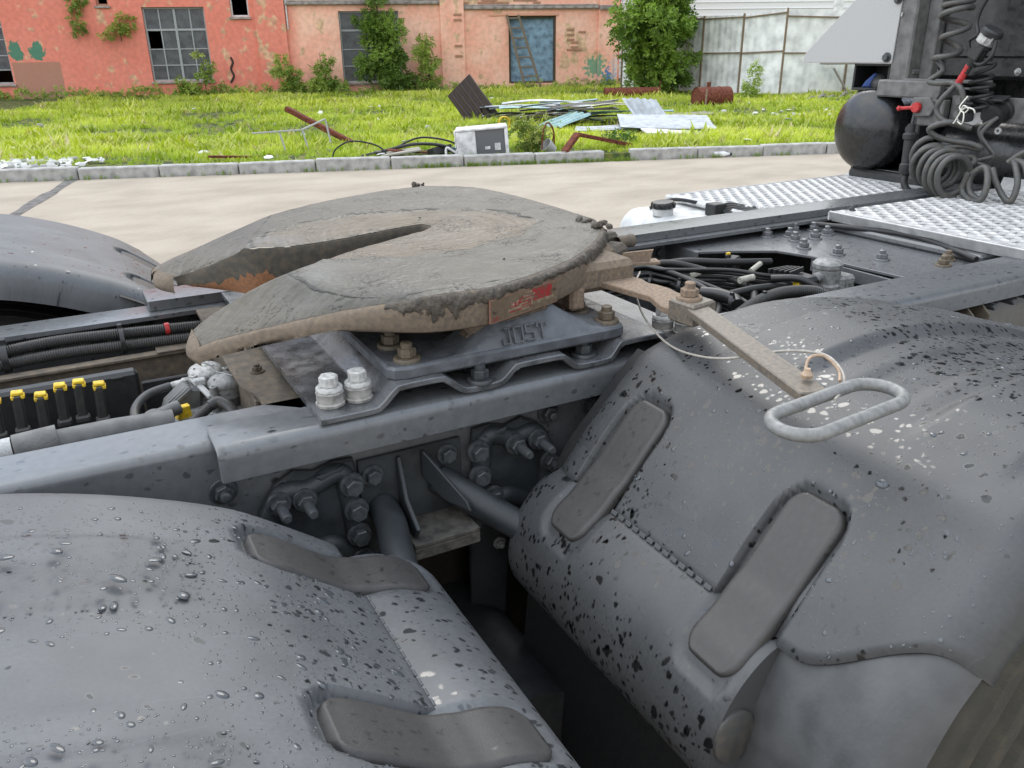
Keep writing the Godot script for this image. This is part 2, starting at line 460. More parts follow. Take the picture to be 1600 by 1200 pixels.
func make_textures() -> void:
	TX.mottle = ntex(noise(11, 0.012, 5), [[0.2, 0.8], [0.5, 0.92], [0.8, 1.0]])
	TX.speck = ntex(noise(12, 0.09, 3), [[0.25, 0.86], [0.5, 0.95], [0.72, 1.0]])
	TX.grime = ntex(noise(13, 0.01, 6, FastNoiseLite.TYPE_SIMPLEX_SMOOTH, 40.0), [[0.2, 0.66], [0.45, 0.86], [0.6, 0.94], [0.85, 1.0]])
	TX.dust = ntex(noise(14, 0.014, 6, FastNoiseLite.TYPE_SIMPLEX_SMOOTH, 30.0), [[0.2, Color(0.76, 0.78, 0.8)], [0.55, Color(0.86, 0.86, 0.85)], [0.85, Color(1.0, 0.96, 0.9)]])
	TX.rust = ntex(noise(15, 0.02, 6, FastNoiseLite.TYPE_SIMPLEX_SMOOTH, 30.0), [[0.25, Color(0.35, 0.17, 0.1)], [0.45, Color(0.55, 0.29, 0.17)], [0.6, Color(0.47, 0.25, 0.16)], [0.8, Color(0.72, 0.45, 0.3)]])
	TX.cast = ntex(noise(16, 0.02, 7, FastNoiseLite.TYPE_SIMPLEX_SMOOTH, 20.0), [[0.15, Color(0.72, 0.69, 0.66)], [0.5, Color(0.85, 0.80, 0.74)], [0.7, Color(0.90, 0.83, 0.75)], [0.9, Color(1.0, 0.95, 0.88)]])
	TX.roughvar = ntex(noise(17, 0.015, 5, FastNoiseLite.TYPE_SIMPLEX_SMOOTH, 20.0), [[0.3, 0.55], [0.5, 0.8], [0.7, 1.0]])
	TX.n_fine = ntex(noise(18, 0.12, 3), [], 512, 3.0)
	TX.n_lump = ntex(noise(19, 0.03, 4), [], 512, 8.0)
	TX.n_soft = ntex(noise(20, 0.01, 3), [], 512, 6.0)
	# drying rain spots on painted steel: dark patches with an outline
	var im := Image.create(512, 512, false, Image.FORMAT_L8); im.fill(Color(0.86, 0.86, 0.86))
	var ir := Image.create(512, 512, false, Image.FORMAT_L8); ir.fill(Color(1, 1, 1))
	var a := im.get_data(); var b := ir.get_data()
	var rg := RandomNumberGenerator.new(); rg.seed = 5
	var gn := noise(21, 0.03, 5).get_seamless_image(512, 512); gn.convert(Image.FORMAT_L8)
	var gd := gn.get_data()
	for k in 512 * 512: a[k] = clampi(a[k] + (gd[k] - 128) / 9, 0, 255)
	for k in 420: a[rg.randi() % (512 * 512)] = 255
	for k in 160: blob(a, 512, 512, rg.randf() * 512, rg.randf() * 512, rg.randf_range(1, 3), rg.randf_range(1, 3), rg, 0.75, b, 0.6)
	for k in 70:
		blob(a, 512, 512, rg.randf() * 512, rg.randf() * 512, rg.randf_range(4, 13), rg.randf_range(3, 8), rg, 0.74, b, 0.5)
	TX.wet = ImageTexture.create_from_image(Image.create_from_data(512, 512, false, Image.FORMAT_L8, a))
	TX.wet_r = ImageTexture.create_from_image(Image.create_from_data(512, 512, false, Image.FORMAT_L8, b))
# an uneven spot: multiplies the bytes of a by ka and of b by kb inside a wobbly outline (wraps round)
func blob(a: PackedByteArray, w: int, h: int, cx: float, cy: float, rx: float, ry: float, rg: RandomNumberGenerator, ka: float, b: PackedByteArray, kb: float) -> void:
	var p1 := rg.randf() * TAU; var p2 := rg.randf() * TAU; var p3 := rg.randf() * TAU
	var e1 := rg.randf_range(0.05, 0.2); var e2 := rg.randf_range(0.03, 0.13); var e3 := rg.randf_range(0.0, 0.06)
	var R := maxf(rx, ry) * 1.5
	for y in range(int(cy - R), int(cy + R) + 1):
		for x in range(int(cx - R), int(cx + R) + 1):
			var dx := (x - cx) / rx; var dy := (y - cy) / ry
			var d := dx * dx + dy * dy
			if d > 2.4: continue
			var an := atan2(dy, dx)
			var rr := 1.0 + e1 * sin(2 * an + p1) + e2 * sin(3 * an + p2) + e3 * sin(5 * an + p3)
			var s := clampf((rr - sqrt(d)) * minf(rx, ry) * 0.5, 0.0, 1.0)
			if s <= 0.0: continue
			var i := posmod(y, h) * w + posmod(x, w)
			a[i] = int(a[i] * lerpf(1.0, ka, s))
			if b.size(): b[i] = int(b[i] * lerpf(1.0, kb, s))
# ---------------------------------------------------------------- the setting
const KD := Vector3(0.9461, 0, 0.3239)       # along the kerb (towards the right)
const KN := Vector3(0.3239, 0, -0.9461)      # away from the road, across the grass
const K0 := Vector3(-0.68, 0, -10.72)
func K(w: float, d: float, h: float) -> Vector3: return K0 + KD * w + KN * d + Vector3.UP * h

func bank_height(p: Vector3) -> float:       # ground height: road bed in front of the kerb, grass behind
	var d := (p - K0).dot(KN)
	if d < 0.05: return -0.02
	var n := TXN.get_noise_2d(p.x * 9.0, p.z * 9.0)
	return 0.09 + 0.06 * n * smoothstep(0.3, 2.0, d) + 0.10 * smoothstep(3.0, 14.0, d)
var TXN := noise(77, 0.05, 3)

func build_ground() -> void:
	# one ground sheet: fine near, reaching far beyond the last building
	var g := MB.new()
	var us := []
	for i in 61: us.append(-8.0 + 40.0 * i / 60.0)
	us.push_front(-300.0); us.append(330.0)
	var ds := [-220.0, -0.2, 0.04, 0.06, 0.25]
	for i in 46: ds.append(0.5 + 25.0 * i / 45.0)
	ds.append(300.0)
	var P := PackedVector3Array(); var UV := PackedVector2Array()
	for u: float in us:
		for d: float in ds:
			var p := K(u, d, 0)
			p.y = bank_height(p) if absf(u) < 60 and d < 60 else (0.15 if d > 0.05 else -0.02)
			P.append(p); UV.append(Vector2(u, d))
	g.grid(P, us.size(), ds.size(), UV)
	TX.soil = ntex(noise(31, 0.02, 6), [[0.25, Color(0.10, 0.14, 0.03)], [0.45, Color(0.22, 0.29, 0.05)], [0.6, Color(0.33, 0.36, 0.10)], [0.8, Color(0.42, 0.38, 0.2)]])
	var gm := mat("soil", Color(1.0, 1.0, 1.0), 0.95, "soil", 0.5, "n_lump", 0.6)
	gm.uv1_world_triplanar = true
	struct("ground", g, gm)
	# the yard: smooth concrete with long faint streaks and stains
	TX.yard = ntex(noise(32, 0.006, 6, FastNoiseLite.TYPE_SIMPLEX_SMOOTH, 40.0), [[0.1, Color(0.88, 0.86, 0.83)], [0.5, Color(0.95, 0.93, 0.9)], [0.9, Color(1.0, 0.985, 0.96)]], 1024)
	var ym := mat("yard_concrete", Color(0.365, 0.325, 0.272), 0.85, "yard", 0.22, "n_fine", 0.25)
	ym.uv1_world_triplanar = true
	ym.uv1_scale = Vector3(0.13, 0.13, 0.22)
	var r := MB.new()
	r.quad(K(-300, -200, 0), K(330, -200, 0), K(330, -0.02, 0), K(-300, -0.02, 0))
	struct("yard_pavement", r, ym)
	# a tarred joint that crosses the yard
	var s := MB.new()
	var a := Vector3(0.137, 0.004, -10.5); var b := Vector3(-1.6, 0.004, -3.6)
	var sd := (b - a).cross(Vector3.UP).normalized()
	var L := PackedVector3Array()
	var rg := RandomNumberGenerator.new(); rg.seed = 2
	for i in 30:
		var p := a.lerp(b, i / 29.0)
		var w := 0.07 + rg.randf_range(-0.02, 0.02)
		L.append(p - sd * w); L.append(p + sd * (w + rg.randf_range(-0.02, 0.02)))
	s.grid(L, 30, 2, PackedVector2Array(), (L[2] - L[0]).cross(L[1] - L[0]).y < 0)
	var tm := mat("tar", Color(0.16, 0.15, 0.14), 0.9, "grime", 1.5)
	struct("yard_joint", s, tm)
	# kerb: stones of about a metre, one of them broken away
	var kerb := thing("kerb", "row of grey concrete kerb stones between yard and grass", "kerb", K(0, 0, 0))
	rg.seed = 8
	var w := -3.0
	while w < 17.0:
		var ln := 0.98
		var hgt := 0.145 + rg.randf_range(-0.012, 0.008)
		if absf(w - 7.85) < 0.4: w = 8.16
		var st := MB.new()
		st.box(Transform3D(), Vector3(ln - 0.012, hgt + 0.1, 0.16), 0.012)
		var o := obj("kerb_stone", st, M.concrete_kerb, kerb)
		o.basis = Basis.looking_at(KN) * Basis(Vector3.BACK, rg.randf_range(-0.008, 0.008)) * Basis(Vector3.UP, rg.randf_range(-0.012, 0.012))
		o.position = KD * (w + ln / 2) + KN * (0.08 + rg.randf_range(-0.008, 0.008)) + Vector3.UP * (hgt / 2 - 0.05)
		w += ln
	build_grass()

func blade_tuft(sd: int, blades: int, wide: float) -> ArrayMesh:      # a tuft about one unit high
	var rg := RandomNumberGenerator.new(); rg.seed = sd
	var m := MB.new()
	for i in blades:
		var a := rg.randf() * TAU; var dir := Vector3(cos(a), 0, sin(a)); var sd2 := Vector3(-sin(a), 0, cos(a)) * wide * rg.randf_range(0.7, 1.3)
		var b := Vector3(rg.randf_range(-0.35, 0.35), 0, rg.randf_range(-0.35, 0.35)); var h := rg.randf_range(0.5, 1.0); var ln := rg.randf_range(0.1, 0.6)
		m.col = Color(1, 1, 1) * rg.randf_range(0.8, 1.15)
		var p1 := b + dir * ln * 0.3 + Vector3.UP * h * 0.6; var p2 := b + dir * ln + Vector3.UP * h
		m.quad(b - sd2, b + sd2, p1 + sd2 * 0.7, p1 - sd2 * 0.7)
		m.tri(p1 - sd2 * 0.7, p1 + sd2 * 0.7, p2)
	return m.mesh()

func build_grass() -> void:
	var tufts := [blade_tuft(1, 12, 0.03), blade_tuft(2, 14, 0.03), blade_tuft(3, 8, 0.09)]
	var rg := RandomNumberGenerator.new(); rg.seed = 12
	var xf := [[], [], []]; var co := [[], [], []]
	var nz := noise(44, 0.25, 3); var wz := noise(45, 0.45, 3)
	for i in 68000:
		var d := 0.2 + pow(rg.randf(), 1.25) * 20.0
		var u := rg.randf_range(-4.0, 27.0)
		var p := K(u, d, 0)
		var n := nz.get_noise_2d(p.x, p.z)
		if n < -0.25 and rg.randf() < 0.7: continue
		p.y = bank_height(p) - 0.01
		var wd := wz.get_noise_2d(p.x, p.z)
		var k := 2 if rg.randf() < 0.06 + 0.6 * smoothstep(0.2, 0.45, wd) else rg.randi() % 2
		var s := rg.randf_range(0.06, 0.14) * (1.0 + 0.5 * n) * (0.7 if d < 0.5 else 1.0)
		var flat := Vector2((p.x - 9.3) / 1.5, (p.z + 10.7) / 1.0).length()
		if flat < 1.0 or Vector2((p.x - 9.0) / 1.1, (p.z + 12.9) / 0.8).length() < 1.0: s *= 0.4
		xf[k].append(Transform3D(Basis(Vector3.UP, rg.randf() * TAU).scaled(Vector3(s * 1.3, s, s * 1.3)), p))
		var c := Color(0.36, 0.47, 0.045).lerp(Color(0.72, 0.74, 0.13), clampf(0.5 + n + rg.randf_range(-0.3, 0.3), 0, 1))
		if k == 2:
			c = c * 0.72
			xf[2][xf[2].size() - 1] = xf[2][xf[2].size() - 1].scaled_local(Vector3.ONE * rg.randf_range(1.0, 1.9))
		if rg.randf() < 0.08: c = Color(0.55, 0.47, 0.24)
		co[k].append(c)
	# sprouts in the kerb's foot and in the gap of the broken stone
	for i in 260:
		var u := rg.randf_range(5.2, 8.3) if rg.randf() < 0.6 else rg.randf_range(0, 11.0)
		var s := rg.randf_range(0.04, 0.09)
		xf[0].append(Transform3D(Basis(Vector3.UP, rg.randf() * TAU).scaled(Vector3(s, s, s)), K(u, -0.03 + rg.randf_range(-0.03, 0.0), 0.0)))
		co[0].append(Color(0.2, 0.28, 0.04))
	var g := Node3D.new()
	put(g, "grass", self)
	tag(g, "uneven bright green grass on the bank behind the kerb", "grass", "", "stuff")
	for k in 3: scatter("tufts", tufts[k], M.grass_blade, g, xf[k], co[k])
	# scraps of litter and pale stones strewn in the grass
	var m := MB.new()
	m.lathe(Transform3D(), [Vector2(0.0, -0.4), Vector2(0.8, -0.2), Vector2(1.0, 0.1), Vector2(0.5, 0.4), Vector2(0, 0.45)], 6, 2.0)
	var xs := []; var cs := []
	for i in 300:
		var d := 0.3 + pow(rg.randf(), 1.5) * 12.0
		var p := K(rg.randf_range(-2.0, 16.0), d, 0)
		if i < 190: p = K(rg.randf_range(-0.8, 0.75) + rg.randf_range(-0.5, 0.4), 0.25 + rg.randf_range(0.0, 0.85), 0)
		elif i < 250: p = K(rg.randf_range(12.0, 17.5), rg.randf_range(3.5, 6.5), 0)
		p.y = bank_height(p) + 0.05
		var s := rg.randf_range(0.02, 0.06)
		xs.append(Transform3D(Basis.from_euler(Vector3(rg.randf() * 6, rg.randf() * 6, 0)).scaled_local(Vector3(s * 1.5, s * 0.7, s)), p))
		cs.append(Color(0.6, 0.6, 0.58) * rg.randf_range(0.6, 1.2))
	var sc := scatter("litter", m.mesh(), M.tinted, self, xs, cs)
	tag(sc, "pale stones and scraps strewn through the grass and heaped at the kerb's left end", "litter")
# ---------------------------------------------------------------- the old factory: u runs left along its front from the right corner, h up, o out of the wall
const BL := Vector3(-0.9397, 0, -0.342)
const BN := Vector3(-0.342, 0, 0.9397)
const B0 := Vector3(17.2, 0, -22.9)
func W(u: float, h: float, o: float) -> Vector3: return B0 + BL * u + BN * o + Vector3.UP * h
func wbox(m: MB, u0: float, u1: float, h0: float, h1: float, o0: float, o1: float, bv := 0.0) -> void:
	m.box(Transform3D(Basis(-BL, Vector3.UP, BN), W((u0 + u1) / 2, (h0 + h1) / 2, (o0 + o1) / 2)), Vector3(absf(u1 - u0), absf(h1 - h0), absf(o1 - o0)), bv)
const OPENINGS := [[2.08, 3.66, 0.36, 2.42], [7.2, 9.08, 0.48, 2.6], [13.14, 14.97, 0.62, 2.75], [19.05, 21.0, 0.62, 2.65], [11.8, 12.35, 2.46, 3.35], [15.9, 16.25, 2.8, 3.6]]

func plaster_texture() -> ImageTexture:      # 24 m by 4 m of painted plaster: faded, peeled to cream and brick, with two painted scrawls
	var w := 1536; var h := 256
	var big := noise(51, 0.012, 5, FastNoiseLite.TYPE_SIMPLEX_SMOOTH, 20.0); var fine := noise(52, 0.08, 4); var peel := noise(53, 0.03, 5, FastNoiseLite.TYPE_SIMPLEX_SMOOTH, 25.0)
	var d := PackedByteArray(); d.resize(w * h * 3)
	for y in h:
		var hh := 4.0 * (1.0 - float(y) / h)
		for x in w:
			var u := 24.0 * x / w
			var b := big.get_noise_2d(x, y * 1.0); var f := fine.get_noise_2d(x, y); var p := peel.get_noise_2d(x, y * 0.8)
			var c := Color(0.96, 0.70, 0.60).lerp(Color(0.98, 0.78, 0.68), clampf(0.5 + b * 1.4, 0, 1))
			if u > 10.3: c = c.lerp(Color(0.88, 0.475, 0.40), clampf((u - 10.3) * 1.5, 0, 0.75))
			c = c * (1.0 + f * 0.07)
			var th := 0.40
			if u > 10.5: th = 0.36
			var q := p
			q += 0.7 * maxf(0.0, 1.0 - Vector2((u - 1.5) / 0.75, (hh - 1.5) / 0.85).length())      # bare patch right of the boarded opening
			q += 0.5 * maxf(0.0, 1.0 - Vector2((u - 0.7) / 0.5, (hh - 1.0) / 0.9).length())
			q += 0.35 * maxf(0.0, 1.0 - absf(u - 5.35) / 0.18)
			q += 0.3 * maxf(0.0, 1.0 - absf(u - 11.3) / 0.5)
			q += 0.6 * maxf(0.0, 1.0 - Vector2((u - 4.6) / 4.0, (hh - 2.95) / 0.3).length())
			q += 0.4 * maxf(0.0, 1.0 - hh / 0.35)
			if q > th:
				var k := clampf((q - th) * 14.0, 0, 1)
				c = c.lerp(Color(0.82, 0.70, 0.55) * (1.0 + f * 0.25), 0.8 * k)
			# scrawls: green and blue spray, pink arches
			var gx := Vector2((u - 0.75) / 0.38, (hh - 0.85) / 0.35).length() + f * 0.8
			if gx < 0.8: c = c.lerp(Color(0.36, 0.62, 0.50), 0.75)
			var bx2 := Vector2((u - 0.27) / 0.28, (hh - 0.42) / 0.5).length() + f * 0.8
			if bx2 < 0.75: c = c.lerp(Color(0.25, 0.47, 0.72), 0.8)
			var wx := Vector2((u - 0.1) / 0.18, (hh - 0.75) / 0.55).length() + f * 0.8
			if wx < 0.7: c = c.lerp(Color(0.82, 0.82, 0.82), 0.7)
			for ax: float in [1.5, 1.08]:
				var rr := Vector2((u - ax) / 0.2, (hh - 0.12) / 0.42).length() + f * 0.2
				if rr > 0.72 and rr < 1.0: c = c.lerp(Color(0.86, 0.62, 0.62), 0.85)
			for ax: float in [18.8, 18.2]:
				var rr := Vector2((u - ax) / 0.25, (hh - 1.55) / 0.32).length() + f * 0.5
				if rr < 0.8: c = c.lerp(Color(0.24, 0.52, 0.42), 0.85)
			if u > 17.6 and u < 19.0 and hh < 1.25: c = c.lerp(Color(0.62, 0.50, 0.42), 0.7)
			var i := (y * w + x) * 3
			d[i] = clampi(int(c.r * 255), 0, 255); d[i + 1] = clampi(int(c.g * 255), 0, 255); d[i + 2] = clampi(int(c.b * 255), 0, 255)
	return ImageTexture.create_from_image(Image.create_from_data(w, h, false, Image.FORMAT_RGB8, d))

func build_factory() -> void:
	var t := thing("factory", "long old factory building with peeling pink and red plaster walls", "building", Vector3.ZERO)
	var pm := StandardMaterial3D.new()
	pm.resource_name = "plaster"; pm.albedo_texture = plaster_texture(); pm.albedo_color = Color(0.95, 0.95, 0.95); pm.roughness = 0.92
	# wall front cut round the openings, as a lattice of panels; reveals close the openings
	var us := [0.0, 25.0]; var hs := [-0.2, 7.0]
	for o in OPENINGS:
		us.append(o[0]); us.append(o[1]); hs.append(o[2]); hs.append(o[3])
	us.sort(); hs.sort()
	var m := MB.new()
	for i in us.size() - 1:
		for j in hs.size() - 1:
			var u0: float = us[i]; var u1: float = us[i + 1]; var h0: float = hs[j]; var h1: float = hs[j + 1]
			if u1 - u0 < 0.001 or h1 - h0 < 0.001: continue
			var open := false
			for o in OPENINGS:
				if (u0 + u1) / 2 > o[0] and (u0 + u1) / 2 < o[1] and (h0 + h1) / 2 > o[2] and (h0 + h1) / 2 < o[3]: open = true
			if open: continue
			var uv := func(u: float, h: float) -> Vector2: return Vector2(u / 24.0, 1.0 - h / 4.0)
			m.quad(W(u1, h0, 0), W(u0, h0, 0), W(u0, h1, 0), W(u1, h1, 0), PackedVector2Array([uv.call(u1, h0), uv.call(u0, h0), uv.call(u0, h1), uv.call(u1, h1)]))
	for o in OPENINGS:
		var uv := PackedVector2Array([Vector2(o[0] / 24.0, 0.5), Vector2(o[1] / 24.0, 0.5), Vector2(o[1] / 24.0, 0.4), Vector2(o[0] / 24.0, 0.4)])
		m.quad(W(o[0], o[2], -0.3), W(o[0], o[2], 0), W(o[1], o[2], 0), W(o[1], o[2], -0.3), uv)
		m.quad(W(o[0], o[3], 0), W(o[0], o[3], -0.3), W(o[1], o[3], -0.3), W(o[1], o[3], 0), uv)
		m.quad(W(o[0], o[2], -0.3), W(o[0], o[3], -0.3), W(o[0], o[3], 0), W(o[0], o[2], 0), uv)
		m.quad(W(o[1], o[2], 0), W(o[1], o[3], 0), W(o[1], o[3], -0.3), W(o[1], o[2], -0.3), uv)
	# right end wall and back
	m.quad(W(0, -0.2, 0), W(0, -0.2, -12), W(0, 7, -12), W(0, 7, 0), PackedVector2Array([Vector2(0.3, 1), Vector2(0.8, 1), Vector2(0.8, 0), Vector2(0.3, 0)]))
	m.quad(W(25, -0.2, -12), W(25, -0.2, 0), W(25, 7, 0), W(25, 7, -12), PackedVector2Array([Vector2(0.3, 1), Vector2(0.8, 1), Vector2(0.8, 0), Vector2(0.3, 0)]))
	m.quad(W(0, -0.2, -12), W(25, -0.2, -12), W(25, 7, -12), W(0, 7, -12))
	obj("wall", m, pm, t)
	m = MB.new()
	wbox(m, -0.3, 25.3, 7.0, 7.25, -12.3, 0.35)
	obj("roof", m, M.cornice_grey, t)
	# flat piers that stand proud of the wall, with the plaster's own picture
	for p in [[-0.05, 0.12, 7.0], [0.12, 0.66, 7.0], [5.12, 5.88, 7.0], [10.72, 11.64, 7.0]]:
		var q := MB.new()
		var o := 0.10 if p[0] != -0.05 else 0.14
		var uv := PackedVector2Array([Vector2(p[1] / 24.0, 1.05), Vector2(p[0] / 24.0, 1.05), Vector2(p[0] / 24.0, -0.75), Vector2(p[1] / 24.0, -0.75)])
		q.quad(W(p[1], -0.2, o), W(p[0], -0.2, o), W(p[0], 7, o), W(p[1], 7, o), uv)
		q.quad(W(p[0], -0.2, o), W(p[0], -0.2, 0), W(p[0], 7, 0), W(p[0], 7, o), uv)
		q.quad(W(p[1], -0.2, 0), W(p[1], -0.2, o), W(p[1], 7, o), W(p[1], 7, 0), uv)
		obj("pier", q, pm, t)
	# string course at the top of the picture
	for s in [[-0.15, 0.66, 2.58, 0.2], [0.68, 5.1, 2.62, 0.1], [5.9, 10.7, 2.78, 0.1]]:
		m = MB.new()
		wbox(m, s[0], s[1], s[2], s[2] + 0.09, 0.0, s[3], 0.015)
		wbox(m, s[0], s[1], s[2] + 0.095, s[2] + 0.14, 0.0, s[3] * 0.7, 0.01)
		obj("string_course", m, M.cornice_grey, t)
	m = MB.new(); wbox(m, 2.0, 4.3, 2.42, 2.5, 0.0, 0.025, 0.01)
	obj("lintel", m, pm, t)
	# bare brickwork where the plaster has come off, too small to pick apart
	m = MB.new()
	var rg := RandomNumberGenerator.new(); rg.seed = 4
	for patch in [[0.95, 1.55, 1.35, 2.1, 0.4], [2.6, 5.0, 2.78, 2.96, 0.75], [6.0, 7.6, 2.93, 3.2, 0.4], [5.2, 5.42, 0.9, 2.6, 0.16]]:
		var row := 0
		var hh: float = patch[2]
		while hh < patch[3]:
			var u: float = patch[0] + (0.13 if row % 2 else 0.0)
			while u < patch[1]:
				if rg.randf() < patch[4]: wbox(m, u, u + 0.245, hh, hh + 0.065, -0.02, (0.12 if patch[0] > 5.1 and patch[0] < 5.3 else 0.02) + rg.randf_range(0.0, 0.012), 0.004)
				u += 0.26
			hh += 0.077; row += 1
	obj("bare_bricks", m, M.brick_red, t).set_meta("kind", "stuff")
	# windows: frame, muntins, panes (some gone)
	window(t, OPENINGS[1], [0.0, 0.5, 1.0], [0.0, 0.235, 0.47, 0.735, 1.0], 0.72, [], M.window_paint)
	window(t, OPENINGS[2], [0.0, 0.25, 0.5, 0.75, 1.0], [0.0, 0.22, 0.44, 0.70, 1.0], 0.72, [Vector2i(3, 2)], M.window_paint)
	window(t, OPENINGS[3], [0.0, 0.5, 1.0], [0.0, 0.2, 0.4, 0.62, 0.8, 1.0], 0.8, [Vector2i(0, 0), Vector2i(1, 0)], M.window_paint)
	window(t, OPENINGS[4], [0.0, 1.0], [0.0, 1.0], 2.0, [Vector2i(0, 0)], M.window_white)
	window(t, OPENINGS[5], [0.0, 1.0], [0.0, 1.0], 2.0, [Vector2i(0, 0)], M.brick_red)
	# the boarded opening
	var o: Array = OPENINGS[0]
	var bp := MB.new()
	wbox(bp, o[0] + 0.06, o[1] - 0.06, o[2] + 0.05, o[3] - 0.05, -0.22, -0.17)
	var bo := obj("boarding", bp, M.board_blue, t, Transform3D(), "blue painted sheet that closes the opening behind the ladder")
	bp = MB.new()
	wbox(bp, o[0], o[0] + 0.07, o[2], o[3], -0.25, -0.06, 0.008); wbox(bp, o[1] - 0.07, o[1], o[2], o[3], -0.25, -0.06, 0.008)
	wbox(bp, o[0] + 0.071, o[1] - 0.071, o[3] - 0.07, o[3], -0.25, -0.06, 0.008); wbox(bp, o[0] + 0.071, o[1] - 0.071, o[2], o[2] + 0.06, -0.25, -0.06, 0.008)
	obj("board_frame", bp, M.bark, bo)
	# crack, conduit, stains of bare mortar
	var ck := MB.new()
	ck.tube(cr([W(12.62, 0.55, 0.002), W(12.5, 0.75, 0.004), W(12.56, 0.95, 0.004), W(12.48, 1.15, 0.003), W(12.53, 1.3, 0.0)], 5), 0.035, 6)
	obj("crack", ck, M.crack_dark, t)
	ck = MB.new()
	ck.tube(cr([W(10.66, 2.1, 0.05), W(10.66, 3.0, 0.05), W(10.66, 6.0, 0.05)], 3), 0.025, 8)
	obj("conduit_pipe", ck, M.window_white, t)

func window(t: Node3D, o: Array, us: Array, hs: Array, thick_at: float, gone: Array, fm: Material) -> void:
	var w := Node3D.new()
	put(w, "window", t)
	var u0: float = o[0]; var du: float = o[1] - o[0]; var h0: float = o[2]; var dh: float = o[3] - o[2]
	var f := MB.new()
	var e := 0.05
	wbox(f, u0, u0 + e, h0, h0 + dh, -0.16, -0.09, 0.006); wbox(f, u0 + du - e, u0 + du, h0, h0 + dh, -0.16, -0.09, 0.006)
	wbox(f, u0 + e, u0 + du - e, h0 + dh - e, h0 + dh, -0.16, -0.09, 0.006); wbox(f, u0 + e, u0 + du - e, h0, h0 + e, -0.16, -0.09, 0.006)
	for i in range(1, us.size() - 1):
		var k := 0.035 if absf(us[i] - 0.5) < 0.01 else 0.018
		wbox(f, u0 + du * us[i] - k, u0 + du * us[i] + k, h0 + e, h0 + dh - e, -0.155, -0.095, 0.004)
	for j in range(1, hs.size() - 1):
		var k := 0.03 if absf(hs[j] - thick_at) < 0.03 else 0.015
		wbox(f, u0 + e, u0 + du - e, h0 + dh * hs[j] - k, h0 + dh * hs[j] + k, -0.152, -0.098, 0.004)
	obj("frame", f, fm, w)
	for i in us.size() - 1:
		for j in hs.size() - 1:
			if Vector2i(i, j) in gone: continue
			var p := MB.new()
			wbox(p, u0 + du * us[i] + 0.012, u0 + du * us[i + 1] - 0.012, h0 + dh * hs[j] + 0.012, h0 + dh * hs[j + 1] - 0.012, -0.13, -0.126)
			obj("pane", p, M.pane_grey, w)
	var sl := MB.new()
	wbox(sl, u0 - 0.05, u0 + du + 0.05, h0 - 0.07, h0 - 0.003, -0.1, 0.06, 0.01)
	obj("sill", sl, M.cornice_grey, w)

